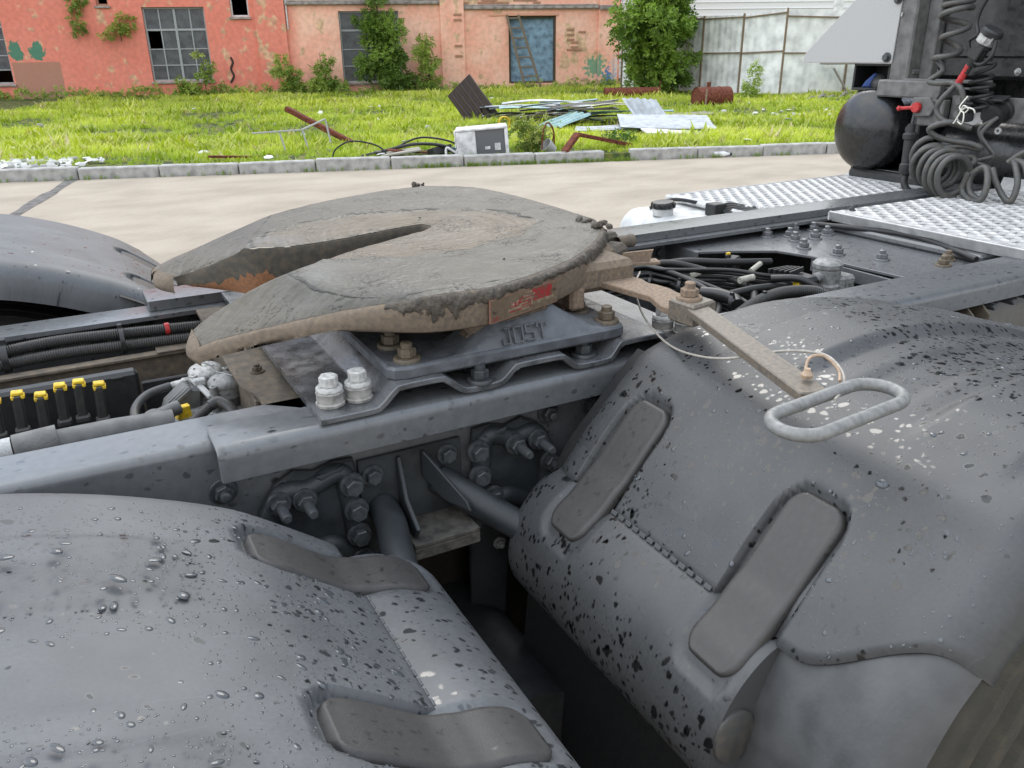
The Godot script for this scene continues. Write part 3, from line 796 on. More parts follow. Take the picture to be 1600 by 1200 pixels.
func build_fence_and_shed() -> void:
	# sheet metal fence: three bays, posts and rails in rusty steel
	var t := thing("sheet_fence", "tall pale blue grey sheet metal fence on rusty posts beside the tree", "fence", V(17.6, 0, -15.8))
	var pts := [V(-1.25, 0.05, -5.6), V(-0.75, 0.05, -3.05), V(-0.42, 0.05, -1.35), V(0, 0.05, 0), V(1.75, 0.05, 0.62), V(3.6, 0.05, 1.4)]
	var hgt := [2.12, 2.14, 2.16, 2.25, 2.2, 2.2]
	pts[1] = V(-0.62, 0.05, -2.55); pts[2] = V(-0.36, 0.05, -1.22)
	for i in pts.size():
		var m := MB.new()
		m.box(T3(pts[i] + Vector3.UP * (hgt[i] / 2)), V(0.045, hgt[i] + 0.1, 0.045), 0.005)
		obj("post", m, M.fence_post, t)
	for i in pts.size() - 1:
		var a: Vector3 = pts[i]; var b: Vector3 = pts[i + 1]
		var d := (b - a).normalized(); var nn := d.cross(Vector3.UP)
		if nn.dot(Vector3(-17.6, 0, 17.0)) < 0: nn = -nn
		for h: float in [0.14, 1.2, 2.1]:
			var m := MB.new()
			m.bar(a + d * 0.03 + Vector3.UP * h + nn * 0.012, b - d * 0.03 + Vector3.UP * (h + (hgt[i + 1] - hgt[i]) * h / 2.1) + nn * 0.012, 0.04, 0.035, 0.004)
			obj("rail", m, M.fence_post, t)
		var m := MB.new()
		var P := PackedVector3Array()
		var L := a.distance_to(b); var cnt := int(L / 0.05) + 1
		for k in cnt + 1:
			var s := L * k / cnt
			var z := -0.022 + 0.006 * (1.0 if k % 4 < 2 else -1.0)
			for h: float in [0.0, 1.0]: P.append(a + d * s + nn * (z) + Vector3.UP * (lerpf(hgt[i], hgt[i + 1], s / L) * h + (0.03 if h > 0 and k % 4 < 2 else 0.0)))
		m.grid(P, cnt + 1, 2, PackedVector2Array(), d.cross(Vector3.UP).dot(nn) < 0)
		obj("sheet_panel", m, M.fence_sheet, t)
	# white ribbed shed behind the fence, with a flue in front of its roof
	var s := thing("white_shed", "white ribbed metal shed with sloping roof behind the fence", "building", V(30, 0, -27))
	var ry := Basis(Vector3.UP, deg_to_rad(-24))
	var m := MB.new()
	var g := PackedVector2Array([Vector2(-9, 0), Vector2(8.4, 0), Vector2(8.4, 2.6), Vector2(4.4, 4.3), Vector2(-9, 8.2)])
	m.prism(Transform3D(ry, Vector3.ZERO), g, -8.0 if false else 0.3)
	m.prism(Transform3D(ry, ry * V(0, 0, -8)), g, 7.9)
	obj("wall", m, M.warehouse_white, s)
	for k in 24:
		var y := 0.3 + k * 0.26
		var x1 := 8.4 if y < 2.6 else (8.4 - (y - 2.6) / 1.7 * 4.0 if y < 4.3 else 4.4 - (y - 4.3) / 3.9 * 13.4)
		m = MB.new()
		m.box(Transform3D(ry, ry * V((x1 - 9.0) / 2, y, 0.315)), V(x1 + 9.0 - 0.05, 0.03, 0.03), 0.008)
		obj("rib", m, M.warehouse_white, s)
	var f := thing("flue_pipe", "grey metal flue pipe standing between fence and white shed", "pipe", V(22.6, 0, -18.6))
	m = MB.new()
	m.lathe(Transform3D(), [Vector2(0.17, 0), Vector2(0.17, 2.2), Vector2(0.15, 2.22), Vector2(0.15, 5.0), Vector2(0.0, 5.0)], 16)
	obj("tube", m, M.fence_sheet, f)
	m = MB.new()
	m.lathe(Transform3D(), [Vector2(0.175, 2.0), Vector2(0.185, 2.0), Vector2(0.185, 2.06), Vector2(0.17, 2.06)], 16)
	obj("band", m, M.galvanised, f)
# ---------------------------------------------------------------- plants
func leaf_spray(sd: int, leaves: int, lw: float) -> ArrayMesh:       # a twig end with a few folded leaves, about one unit long
	var rg := RandomNumberGenerator.new(); rg.seed = sd
	var m := MB.new()
	for i in leaves:
		var f := (i + 0.5) / leaves
		var b := V(0, 0.05 * sin(f * 5.0), f * 0.75)
		var side := -1.0 if i % 2 else 1.0
		var d := (V(side * rg.randf_range(0.5, 1.0), rg.randf_range(-0.35, 0.35), rg.randf_range(0.1, 0.8))).normalized()
		if i == leaves - 1: d = V(0.1, -0.1, 1).normalized()
		var ln := rg.randf_range(0.35, 0.55)
		var u := d.cross(V(rg.randf_range(-0.4, 0.4), 1, rg.randf_range(-0.4, 0.4))).normalized()
		var nn := u.cross(d)
		m.col = Color(1, 1, 1) * rg.randf_range(0.75, 1.25)
		var a := b + d * ln * 0.45 + u * ln * lw + nn * 0.04; var c := b + d * ln * 0.45 - u * ln * lw + nn * 0.04
		var mid := b + d * ln * 0.45 - nn * 0.015; var tip := b + d * ln - nn * 0.05
		m.tri(b, a, mid); m.tri(a, tip, mid); m.tri(b, mid, c); m.tri(mid, tip, c)
	return m.mesh()
var SPRAYS := []
func plant(called: String, label: String, cat: String, at: Vector3, blobs: Array, per_m3: float, size: float, c0: Color, c1: Color, sd: int, stems: Array, group := "") -> Node3D:
	# blobs: [centre, radii]; leaves sit mostly near the shells of many small clumps, with gaps between them
	if SPRAYS.is_empty(): SPRAYS = [leaf_spray(1, 7, 0.28), leaf_spray(2, 6, 0.34), leaf_spray(3, 9, 0.2)]
	var t := thing(called, label, cat, at, 0.0, group)
	var rg := RandomNumberGenerator.new(); rg.seed = sd
	for s in stems:
		var r: float = s[1]
		var m := MB.new()
		m.tube(cr(s[0], 6), r, 7, false, true, func(_l: float, f: float) -> float: return r * (1.0 - 0.75 * f))
		obj(("trunk" if s == stems[0] else "limb") if cat == "tree" else "stem", m, M.bark, t)
	var xf := [[], [], []]; var co := [[], [], []]
	for b in blobs:
		var c: Vector3 = b[0]; var r: Vector3 = b[1]
		var vol := r.x * r.y * r.z * 4.2
		var clumps := int(clampf(vol * 14.0, 8, 90))
		var each := int(per_m3 * vol / clumps) + 3
		for k in clumps:
			var q := V(rg.randfn(), rg.randfn(), rg.randfn()).normalized() * pow(rg.randf(), 0.45)
			var cc := c + q * r
			var cr2_ := rg.randf_range(0.16, 0.34) * pow(r.x * r.y * r.z, 0.3333) + size * 0.5
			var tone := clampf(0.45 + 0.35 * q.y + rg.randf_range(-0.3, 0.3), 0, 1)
			for i in each:
				var d := V(rg.randfn(), rg.randfn() * 0.7, rg.randfn()).normalized()
				var p := cc + d * cr2_ * pow(rg.randf(), 0.4)
				if p.y + at.y < 0.02: continue
				var s := size * rg.randf_range(0.7, 1.3)
				var bs := Basis(along(V(d.x + rg.randf_range(-0.5, 0.5), d.y * 0.5 + rg.randf_range(-0.5, 0.3), d.z + rg.randf_range(-0.5, 0.5))))
				bs = Basis(bs.x, bs.z, bs.y) if rg.randf() < 0.5 else Basis(-bs.z, bs.x, bs.y)
				if bs.determinant() < 0: bs.x = -bs.x
				var w := rg.randi() % 3
				xf[w].append(Transform3D(bs.scaled_local(V(s, s, s)), p))
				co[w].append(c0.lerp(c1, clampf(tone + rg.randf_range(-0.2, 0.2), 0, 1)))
	var n := Node3D.new()
	put(n, "crown" if cat == "tree" else "foliage", t)
	n.set_meta("kind", "stuff")
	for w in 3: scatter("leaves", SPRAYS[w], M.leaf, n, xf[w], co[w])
	return t

func build_plants() -> void:
	var dk := Color(0.06, 0.125, 0.018); var md := Color(0.14, 0.24, 0.035); var lt := Color(0.25, 0.37, 0.055); var yl := Color(0.38, 0.46, 0.08)
	var p := W(7.7, 0.0, 0.75)
	plant("tall_shrub", "tall dark green shrub half covering the window right of the bare bank", "shrub", p, [[V(0, 0.75, 0), V(0.75, 0.8, 0.5)], [V(0.1, 1.7, 0), V(0.6, 0.75, 0.45)], [V(-0.25, 2.3, -0.1), V(0.5, 0.55, 0.35)], [V(-0.2, 2.95, -0.1), V(0.3, 0.6, 0.25)], [V(0.45, 0.5, 0.1), V(0.5, 0.55, 0.4)]], 900, 0.17, dk, lt, 21,
		[[[V(0, -0.1, 0), V(0.05, 1, 0), V(-0.1, 2.2, -0.05), V(-0.2, 3.2, -0.1)], 0.05], [[V(0.1, -0.1, 0), V(0.3, 0.8, 0.05), V(0.5, 1.5, 0)], 0.03]])
	plant("light_shrub", "lighter yellow green shrub leaning on the tall dark one's right side", "shrub", W(6.4, 0, 0.9), [[V(0, 0.45, 0), V(0.5, 0.5, 0.4)], [V(-0.05, 1.05, 0), V(0.42, 0.5, 0.35)], [V(0.0, 1.6, -0.1), V(0.22, 0.45, 0.2)]], 800, 0.15, md, yl, 22, [[[V(0, -0.1, 0), V(0.05, 0.8, 0), V(0, 1.7, -0.05)], 0.03]])
	plant("low_bush", "low bush with two upright shoots against the pink wall between the windows", "shrub", W(10.2, 0.0, 0.8), [[V(-0.1, 0.35, 0), V(0.85, 0.4, 0.4)], [V(-0.55, 0.85, 0), V(0.34, 0.5, 0.3)], [V(0.5, 0.95, 0), V(0.26, 0.55, 0.25)], [V(0.75, 0.4, 0), V(0.45, 0.45, 0.3)]], 1200, 0.15, md, yl, 23, [[[V(0.5, -0.1, 0), V(0.52, 0.7, 0), V(0.5, 1.4, 0)], 0.02], [[V(-0.5, -0.1, 0), V(-0.5, 0.6, 0), V(-0.55, 1.2, 0)], 0.02]])
	plant("window_bush", "thin weedy bush growing up against the large barred window", "shrub", W(13.3, 0.0, 0.8), [[V(0.1, 0.3, 0), V(0.9, 0.35, 0.35)], [V(0.05, 0.95, 0), V(0.25, 0.5, 0.2)], [V(-0.7, 0.35, 0), V(0.6, 0.35, 0.3)]], 1100, 0.14, md, yl, 24, [[[V(0.05, -0.1, 0), V(0.05, 0.7, 0), V(0.1, 1.4, 0)], 0.018]])
	plant("wall_creeper", "narrow creeper hanging down the red wall at upper left", "creeper", W(16.9, 2.05, 0.12), [[V(0, 0.25, 0), V(0.2, 0.35, 0.08)], [V(0.15, 0.8, 0), V(0.26, 0.4, 0.08)], [V(0.2, 1.4, 0), V(0.3, 0.5, 0.1)]], 2600, 0.13, md, yl, 25, [[[V(0.2, 1.8, -0.1), V(0.1, 0.8, -0.05), V(0, 0, -0.05)], 0.015]])
	plant("ledge_plant", "yellowish plant rooted in the red wall left of the barred window", "creeper", W(15.65, 2.0, 0.15), [[V(0, 0.2, 0), V(0.35, 0.3, 0.12)], [V(-0.25, -0.05, 0), V(0.3, 0.2, 0.1)], [V(0.2, 0.45, 0), V(0.25, 0.22, 0.1)]], 1800, 0.13, lt, Color(0.42, 0.38, 0.08), 26, [[[V(0, -0.2, -0.15), V(0, 0.2, 0), V(0.05, 0.5, 0)], 0.012]])
	plant("broad_tree", "dense broadleaved tree beside the factory's right corner", "tree", V(15.5, 0.1, -18.7), [[V(0.00, 0.77, 0.00), V(0.99, 0.77, 0.77)], [V(-0.30, 1.89, 0.17), V(1.03, 0.86, 0.86)], [V(0.39, 2.24, 0.00), V(0.86, 1.03, 0.77)], [V(0.00, 3.44, 0.00), V(1.12, 1.12, 0.95)], [V(0.60, 3.78, 0.00), V(0.69, 0.86, 0.69)], [V(0.60, 0.86, 0.26), V(0.60, 0.60, 0.52)]], 620, 0.2, Color(0.07, 0.145, 0.018), Color(0.33, 0.48, 0.065), 27,
		[[[V(0.00, -0.17, 0.00), V(0.09, 1.29, 0.00), V(-0.09, 2.58, 0.00), V(0.09, 4.13, 0.00)], 0.12], [[V(0.04, 0.86, 0.00), V(0.52, 1.89, 0.17), V(0.69, 3.27, 0.17)], 0.06], [[V(0.04, 0.69, 0.00), V(-0.43, 1.55, 0.17), V(-0.77, 2.41, 0.26)], 0.05]])
	for k in 4:
		plant("far_tree", ["bright green tree beyond the shed's low end, left of two", "bright green tree beyond the shed, nearest the cab", "green tree behind the factory's end, mostly hidden by the broad tree", "tree far behind the fence, hidden by the cab"][k], "tree", [V(50, 0, -34), V(54, 0, -29), V(33, 0, -40), V(56, 0, -20)][k], [[V(0, 3.5, 0), V(2.4, 2.2, 2.4)], [V(0.5, 5.4, 0.4), V(2.0, 1.9, 2.0)]], 40, 0.55, md, lt, 30 + k, [[[V(0, -0.2, 0), V(0.2, 2.5, 0), V(0.2, 5, 0)], 0.22]], "trees beyond the shed")
	plant("young_weed", "small leafy weed in front of the fence above the drum's mouth", "weed", V(16.2, 0.1, -15.4), [[V(0, 0.3, 0), V(0.25, 0.35, 0.2)], [V(0.05, 0.7, 0), V(0.15, 0.3, 0.12)]], 1500, 0.13, lt, yl, 36, [])
	plant("cabinet_weed", "leafy weed clump growing right of the discarded white cabinet", "weed", K(6.85, 0.75, 0.05), [[V(0, 0.18, 0), V(0.3, 0.22, 0.22)], [V(-0.12, 0.38, 0), V(0.16, 0.2, 0.14)], [V(0.18, 0.3, 0.05), V(0.15, 0.2, 0.14)]], 4200, 0.085, md, Color(0.36, 0.36, 0.09), 37, [])
	plant("dark_weed", "dark grass-like weed clump at the foot of the white sheets", "weed", K(8.35, 1.0, 0.05), [[V(0, 0.1, 0), V(0.35, 0.12, 0.15)]], 4000, 0.1, dk, md, 38, [])
	# the strip of taller weeds along the foot of the wall
	var blobs := []
	var rg := RandomNumberGenerator.new(); rg.seed = 9
	for i in 46: blobs.append([BL * (i * 0.5 + rg.randf_range(-0.2, 0.2)) + BN * rg.randf_range(0.2, 0.9) + Vector3.UP * rg.randf_range(0.1, 0.2), V(0.3, rg.randf_range(0.12, 0.3), 0.25)])
	var ws := plant("wall_weeds", "strip of mixed weeds along the foot of the factory wall", "weeds", W(0, 0.12, 0.2), blobs, 900, 0.11, md, yl, 40, [])
	tag(ws, "", "", "", "stuff")
# ---------------------------------------------------------------- things left about on the grass and the yard
func corrugated(m: MB, a: Vector3, u: Vector3, v: Vector3, waves: int, amp: float, bend := 0.0) -> void:   # sheet from corner a spanned by u (across the waves) and v, 2 mm thick
	var nn := u.cross(v).normalized()
	for side in 2:
		var P := PackedVector3Array()
		var nu := waves * 6 + 1
		for i in nu:
			var f := float(i) / (nu - 1)
			var w := clampf(sin(f * waves * TAU) * 1.6, -1, 1) * amp
			for j in 7:
				var g := j / 6.0
				P.append(a + u * f + v * g + nn * (w + bend * sin(g * PI) + 0.01 * sin(f * 7.0 + g * 5.0) + (0.002 if side else -0.002)))
		m.grid(P, nu, 7, PackedVector2Array(), side == 0)

func build_clutter() -> void:
	var rg := RandomNumberGenerator.new(); rg.seed = 6
	# ladder
	var t := thing("ladder", "weathered wooden ladder leaning on the blue boarded opening", "ladder", W(2.9, 0.1, 0.75))
	var a0 := V(0, 0, 0) - (BL * -0.22); var a1 := V(0, 0, 0) - (BL * 0.22)
	var lean := BL * 0.62 - BN * 0.72 + Vector3.UP * 2.35
	for k in 2:
		var m := MB.new()
		var s := BL * (0.30 if k == 0 else -0.22); var e := BL * (0.2 if k == 0 else -0.18)
		m.bar(s, lean + e, 0.075, 0.06, 0.01)
		obj("side_rail", m, M.timber_brown, t)
	for k in 8:
		var f := 0.08 + 0.125 * k
		var m := MB.new()
		m.bar(lean * f + BL * lerpf(0.33, 0.23, f), lean * f - BL * lerpf(0.25, 0.21, f) + Vector3.UP * rg.randf_range(-0.02, 0.02), 0.06, 0.05, 0.006)
		obj("rung", m, M.timber_brown, t)
	# rusty pipe and drum
	t = thing("rusty_pipe", "long rusty pipe lying in the grass left of the drum", "pipe", V(14.1, 0.27, -17.75))
	var m := MB.new()
	var ax := V(1.25, 0, 0.72).normalized()
	m.lathe(T3(-ax * 0.75, along(ax)), [Vector2(0.15, 0), Vector2(0.165, 0), Vector2(0.165, 1.1), Vector2(0.175, 1.11), Vector2(0.175, 1.14), Vector2(0.165, 1.15), Vector2(0.165, 1.5), Vector2(0.15, 1.5), Vector2(0.15, 0.0)], 24)
	obj("tube", m, M.rust_metal, t)
	m = MB.new(); m.bar(ax * 0.74 + V(0, 0.1, 0), ax * 0.78 + V(0, 0.32, 0), 0.03, 0.02, 0.004)
	obj("stub", m, M.rust_metal, t)
	t = thing("rusty_drum", "rusty steel drum on its side with scrap in its open mouth", "drum", V(14.3, 0.27, -14.75))
	ax = V(0.97, 0, 0.26).normalized()
	m = MB.new()
	m.lathe(T3(-ax * 0.42, along(ax)), [Vector2(0.0, 0.02), Vector2(0.25, 0.02), Vector2(0.27, 0.0), Vector2(0.265, 0.28), Vector2(0.278, 0.29), Vector2(0.278, 0.33), Vector2(0.265, 0.34), Vector2(0.265, 0.58), Vector2(0.278, 0.59), Vector2(0.278, 0.62), Vector2(0.265, 0.63), Vector2(0.27, 0.86), Vector2(0.255, 0.87), Vector2(0.25, 0.85), Vector2(0.25, 0.3), Vector2(0.0, 0.3)], 28)
	obj("shell", m, M.rust_metal, t)
	m = MB.new(); m.box(T3(-ax * 0.1 + V(0, 0.3, 0), Basis(Vector3.UP, 0.4)), V(0.13, 0.16, 0.05), 0.01)
	obj("lug", m, M.rust_metal, t)
	t = thing("scrap_in_drum", "pale crumpled scrap stuffed in the drum's open mouth", "scrap", V(14.3, 0.27, -14.75) + ax * 0.36)
	m = MB.new()
	for k in 9: m.box(T3(V(rg.randf_range(-0.06, 0.06), rg.randf_range(-0.12, 0.12), rg.randf_range(-0.14, 0.14)), Basis.from_euler(V(rg.randf() * 3, rg.randf() * 3, rg.randf() * 3))), V(0.2, 0.05, 0.02), 0.004)
	obj("pieces", m, M.tape_white, t)
	t = thing("thin_stake", "short rusty stake standing in front of the drum", "stake", V(13.55, 0.1, -14.1))
	m = MB.new(); m.bar(V(0, -0.1, 0), V(0.02, 0.42, 0), 0.045, 0.03, 0.006); obj("bar", m, M.fence_post, t)
	t = thing("loose_board", "flat brown board on the grass right of the white sheets", "board", V(11.6, 0.16, -12.3))
	m = MB.new(); m.box(T3(V(0, 0, 0), Basis.from_euler(V(0.05, -0.2, 0.02))), V(1.0, 0.04, 0.4), 0.006); obj("plank", m, M.timber_grey, t)
	# dark corrugated sheet standing on edge
	t = thing("brown_corrugated_sheet", "dark brown corrugated sheet propped on its edge behind the cabinet", "metal sheet", V(7.35, 0.1, -13.4))
	m = MB.new()
	corrugated(m, V(0.0, -0.02, 0.05), V(-0.38, 0.62, 0.0) + V(0.95, 0.0, 0.35) * 0.0, V(0.85, 0.0, 0.28), 1, 0.0)
	m = MB.new()
	corrugated(m, V(-0.28, 0.50, -0.9), V(0.56, 0.40, -0.12), V(0.70, -1.15, 0.5), 5, 0.02)
	obj("sheet", m, M.brown_sheet, t)
	# heap of mixed slats and sheets
	var where := ["beside the brown sheet at back left", "beside the brown sheet at front left", "back row left of the middle", "front row left of the middle", "middle of the back row", "middle of the front row", "back row right of the middle", "front row right of the middle", "back right by the standing white sheet", "front right by the white pile"]
	for k in 30:
		var tone: int = [0, 1, 0, 2, 0, 3][k % 6]
		var mt: Material = [M.sheet_white, M.sheet_black, M.sheet_cream, M.sheet_teal][tone]
		var cn: String = ["pale grey", "black", "cream", "teal"][tone]
		var spot := (k * 7) % 10
		var c := V(8.25 + 0.34 * (spot / 2) + rg.randf_range(-0.12, 0.12), 0.12 + 0.011 * k + rg.randf_range(0, 0.03), 0)
		c.z = -13.3 + (c.x - 8.3) * 0.75 + (0.35 if spot % 2 else -0.45) + rg.randf_range(-0.25, 0.25)
		t = thing("metal_strip", "%s metal strip %s, %s" % [cn, ["low in the heap", "amid the heap", "on top of the heap"][k / 10], where[spot]], "metal strip", c, 0.0, "loose metal strips in the scrap heap")
		m = MB.new()
		corrugated(m, V(-0.7, 0, -0.06), V(0, 0, rg.randf_range(0.1, 0.22)), V(rg.randf_range(1.1, 1.7), rg.randf_range(-0.06, 0.08), 0), 1, 0.006, rg.randf_range(0.0, 0.06))
		obj("strip", m, mt, t)
		t.rotation = V(rg.randf_range(-0.25, 0.15), rg.randf_range(-0.55, -0.15), rg.randf_range(-0.03, 0.05))
	# ribbed sheets: teal, white standing, white lying
	for s in [["teal_sheet", "teal ribbed sheet lying over the scrap heap's front", V(7.75, 0.16, -11.9), V(0.25, 0.0, 0.45), V(0.95, 0.16, -0.45), 4, M.sheet_teal],
			["white_sheet", "short white ribbed sheet standing tilted on the heap", V(9.5, 0.2, -11.3), V(0.62, -0.03, 0.22), V(-0.05, 0.38, -0.4), 5, M.sheet_white],
			["white_sheet", "white ribbed sheet lying flat at the back of the white pile", V(9.4, 0.2, -11.4), V(0.35, 0.0, -0.55), V(1.15, -0.06, 0.42), 5, M.sheet_white],
			["white_sheet", "large white ribbed sheet sloping down at the front of the white pile", V(8.55, 0.2, -10.45), V(0.62, 0.12, -1.0), V(1.3, -0.04, 0.95), 8, M.sheet_white],
			["white_sheet", "white ribbed sheet poking out low on the left under the white pile", V(7.9, 0.14, -10.9), V(0.3, 0.02, -0.4), V(1.2, 0.0, 0.4), 4, M.sheet_white]]:
		t = thing(s[0], s[1], "metal sheet", s[2])
		m = MB.new(); corrugated(m, Vector3.ZERO, s[3], s[4], s[5], 0.016)
		obj("sheet", m, s[6], t)
	for k in 4:      # stacked sheet edges under the lowest corner
		t = thing("stacked_sheet", ["top", "second", "third", "lowest"][k] + " sheet of the flat grey stack under the sloping white one", "metal sheet", V(9.15, 0.20 - 0.035 * k, -9.75))
		m = MB.new(); m.box(T3(V(0.03 * k, -0.06, 0.02 * k), Basis.from_euler(V(0.03, -0.45 + 0.03 * k, -0.05))), V(1.05, 0.022, 0.55), 0.004)
		obj("sheet", m, M.fence_sheet, t)
	# the discarded cabinet: white case lying at the kerb, grey panel with two white cut-outs
	var b := Basis(KD, Vector3.UP, -KN) * Basis(Vector3.UP, -0.12) * Basis(Vector3.BACK, deg_to_rad(4))
	t = thing("white_cabinet", "discarded white appliance cabinet with a dark grey panel behind the kerb", "appliance", K(6.16, 0.5, 0.03))
	t.basis = b
	m = MB.new()
	m.bx(-0.36, 0.36, 0.0, 0.04, -0.2, 0.2, 0.012); m.bx(-0.36, 0.36, 0.40, 0.44, -0.2, 0.2, 0.012); m.bx(0.31, 0.36, 0.041, 0.399, -0.2, 0.2, 0.01); m.bx(-0.36, -0.09, 0.041, 0.399, -0.2, 0.19, 0.012)
	obj("case", m, M.enamel_white, t)
	m = MB.new(); m.bx(-0.088, 0.308, 0.041, 0.399, -0.19, 0.172, 0.004); obj("front_panel", m, M.panel_grey, t)
	m = MB.new(); m.bx(0.03, 0.1, 0.14, 0.18, 0.172, 0.178, 0.0); obj("cut_out", m, M.enamel_white, t)
	m = MB.new(); m.bx(0.165, 0.245, 0.12, 0.215, 0.172, 0.178, 0.0); obj("cut_out", m, M.enamel_white, t)
	m = MB.new()
	for k in 5: m.bx(-0.385, -0.362, 0.03 + k * 0.08, 0.085 + k * 0.08, -0.17, 0.17, 0.008)
	obj("back_rib", m, M.enamel_white, t)
	m = MB.new(); m.tube(cr([V(-0.36, 0.1, 0.1), V(-0.5, 0.2, 0.1), V(-0.52, 0.08, 0.12), V(-0.5, 0.0, 0.12)], 6), 0.018, 8); obj("hose_stub", m, M.enamel_white, t)
	t = thing("yellow_handle", "small yellow hoop sticking up behind the white cabinet", "hoop", K(6.5, 0.8, 0.45))
	m = MB.new(); m.tube(cr([V(-0.08, 0, 0), V(-0.06, 0.09, 0), V(0.02, 0.11, 0), V(0.09, 0.06, 0), V(0.08, -0.05, 0)], 6), 0.013, 8); obj("hoop", m, M.yellow, t)
	# black hoses springing out of the grass
	for s in [["black_hose", "thin black hose arching out of the grass near the rusty beam", [[4.05, 0.5, 0.05], [4.12, 0.5, 0.22], [4.35, 0.5, 0.32], [4.7, 0.5, 0.24], [4.85, 0.5, 0.05]], 0.012],
			["black_hose", "thick black hose curving low over the scrap left of the cabinet", [[4.35, 0.6, 0.08], [4.75, 0.6, 0.16], [5.2, 0.55, 0.25], [5.6, 0.5, 0.22], [5.75, 0.5, 0.1], [5.6, 0.45, 0.06]], 0.022],
			["black_hose", "second black hose lying in a flat loop left of the cabinet", [[4.95, 0.7, 0.2], [5.3, 0.72, 0.32], [5.75, 0.7, 0.24], [5.8, 0.6, 0.08]], 0.014]]:
		var pts := []
		for q in s[2]: pts.append(K(q[0], q[1], q[2]) - K(4.6, 0.5, 0.05))
		t = thing(s[0], s[1], "hose", K(4.6, 0.5, 0.05))
		m = MB.new(); m.tube(cr(pts, 8), s[3], 8); obj("hose", m, M.rubber, t)
	for k in 6:
		t = thing("scrap_piece", ["pale painted board lying flat left of the cabinet", "orange brown strip leaning on the pale board", "dark lump of scrap under the hoses", "small teal and white scrap beside the cabinet", "red brown scrap near the cabinet's left side", "light plank end at the kerb among the hoses"][k], "scrap", K([5.0, 5.15, 5.55, 5.75, 5.85, 4.75][k], 0.55 + 0.03 * k, 0.13))
		m = MB.new(); m.box(T3(V(0, 0.02, 0), Basis.from_euler(V(0.3 * sin(k * 2.0), -0.3 + 0.2 * k, 0.12 * cos(k * 3.0)))), [V(0.55, 0.03, 0.3), V(0.7, 0.02, 0.06), V(0.3, 0.1, 0.2), V(0.16, 0.07, 0.1), V(0.22, 0.06, 0.12), V(0.28, 0.03, 0.1)][k], 0.006)
		obj("piece", m, [M.tape_white, M.rust_metal, M.sheet_black, M.sheet_teal, M.rust_metal, M.timber_grey][k], t)
	# the rusty beam, a bent channel and thin bars
	t = thing("rusty_beam", "short rusty beam sticking up out of the grass at a slant", "beam", K(4.05, 2.6, 0.0))
	m = MB.new(); m.bar(V(-0.62, 0.62, -0.5), V(0.3, 0.02, 0.5), 0.09, 0.08, 0.01); obj("beam", m, M.rust_metal, t)
	t = thing("bent_channel", "bent rusty steel channel lying across the grass right of the weed", "beam", K(7.6, 0.4, 0.1))
	m = MB.new()
	for q in [[V(-0.48, 0.05, 0.2), V(-0.22, 0.27, 0.12)], [V(-0.22, 0.27, 0.12), V(0.78, 0.06, 0.0)]]:
		m.bar(q[0], q[1], 0.10, 0.012, 0.003); m.bar(q[0] + V(0.01, -0.025, 0.05), q[1] + V(0.01, -0.025, 0.05), 0.012, 0.05, 0.003)
	obj("channel", m, M.rust_metal, t)
	t = thing("rusty_stool_frame", "thin rusty metal stool frame lying in the grass left of the beam", "frame", K(3.35, 1.9, 0.05))
	m = MB.new()
	for q in [[V(-0.5, 0.3, 0), V(0.2, 0.33, 0.2)], [V(0.2, 0.33, 0.2), V(0.62, 0.45, 0.0)], [V(-0.12, 0.31, 0.1), V(-0.05, -0.05, 0.15)], [V(0.2, 0.33, 0.2), V(0.27, -0.05, 0.25)], [V(0.62, 0.45, 0), V(0.66, 0.1, 0.05)]]: m.bar(q[0], q[1], 0.022, 0.022, 0.003)
	obj("bars", m, M.galvanised, t)
	t = thing("rusty_bar", "thin rusty bar lying at the kerb below the stool frame", "bar", K(2.85, 0.55, 0.13))
	m = MB.new(); m.bar(V(-0.42, 0.06, 0.05), V(0.42, -0.02, -0.15), 0.06, 0.03, 0.004); obj("bar", m, M.rust_metal, t)
	t = thing("grey_bucket", "small grey bucket with rusty bars sticking out by the bent channel", "bucket", K(7.1, 0.5, 0.07))
	m = MB.new(); m.lathe(T3(V(0, 0.08, 0), Basis(Vector3.BACK, 0.9)), [Vector2(0.07, -0.08), Vector2(0.1, 0.08), Vector2(0.092, 0.08), Vector2(0.065, -0.06), Vector2(0, -0.06)], 16); obj("pail", m, M.galvanised, t)
	m = MB.new()
	m.tube(cr([V(-0.12, 0.0, 0), V(-0.1, 0.3, 0), V(-0.02, 0.42, 0), V(0.06, 0.3, 0.02), V(0.08, 0.05, 0)], 6), 0.012, 6); m.bar(V(0.02, 0, 0), V(0.06, 0.3, 0.03), 0.02, 0.012)
	obj("bars", m, M.rust_metal, t)
	# bottles and a pipe end at the kerb
	for k in 2:
		t = thing("plastic_bottle", ["white plastic bottle with dark cap lying at the kerb", "white and orange bottle lying at the kerb, nearer the truck's cab"][k], "bottle", [V(8.32, 0.04, -7.66), V(8.95, 0.045, -7.50)][k], -0.33)
		m = MB.new()
		m.lathe(T3(V(-0.12, 0, 0), along(V(1, 0, 0.1))), [Vector2(0, 0), Vector2(0.036, 0.0), Vector2(0.04, 0.015), Vector2(0.04, 0.15), Vector2(0.02, 0.2), Vector2(0.016, 0.23), Vector2(0, 0.23)], 14)
		obj("body", m, M.enamel_white, t)
		m = MB.new(); m.lathe(T3(V(0.105, 0, 0.022), along(V(1, 0, 0.1))), [Vector2(0.02, 0), Vector2(0.02, 0.03), Vector2(0, 0.03)], 12); obj("cap", m, M.rubber if k == 0 else M.window_white, t)
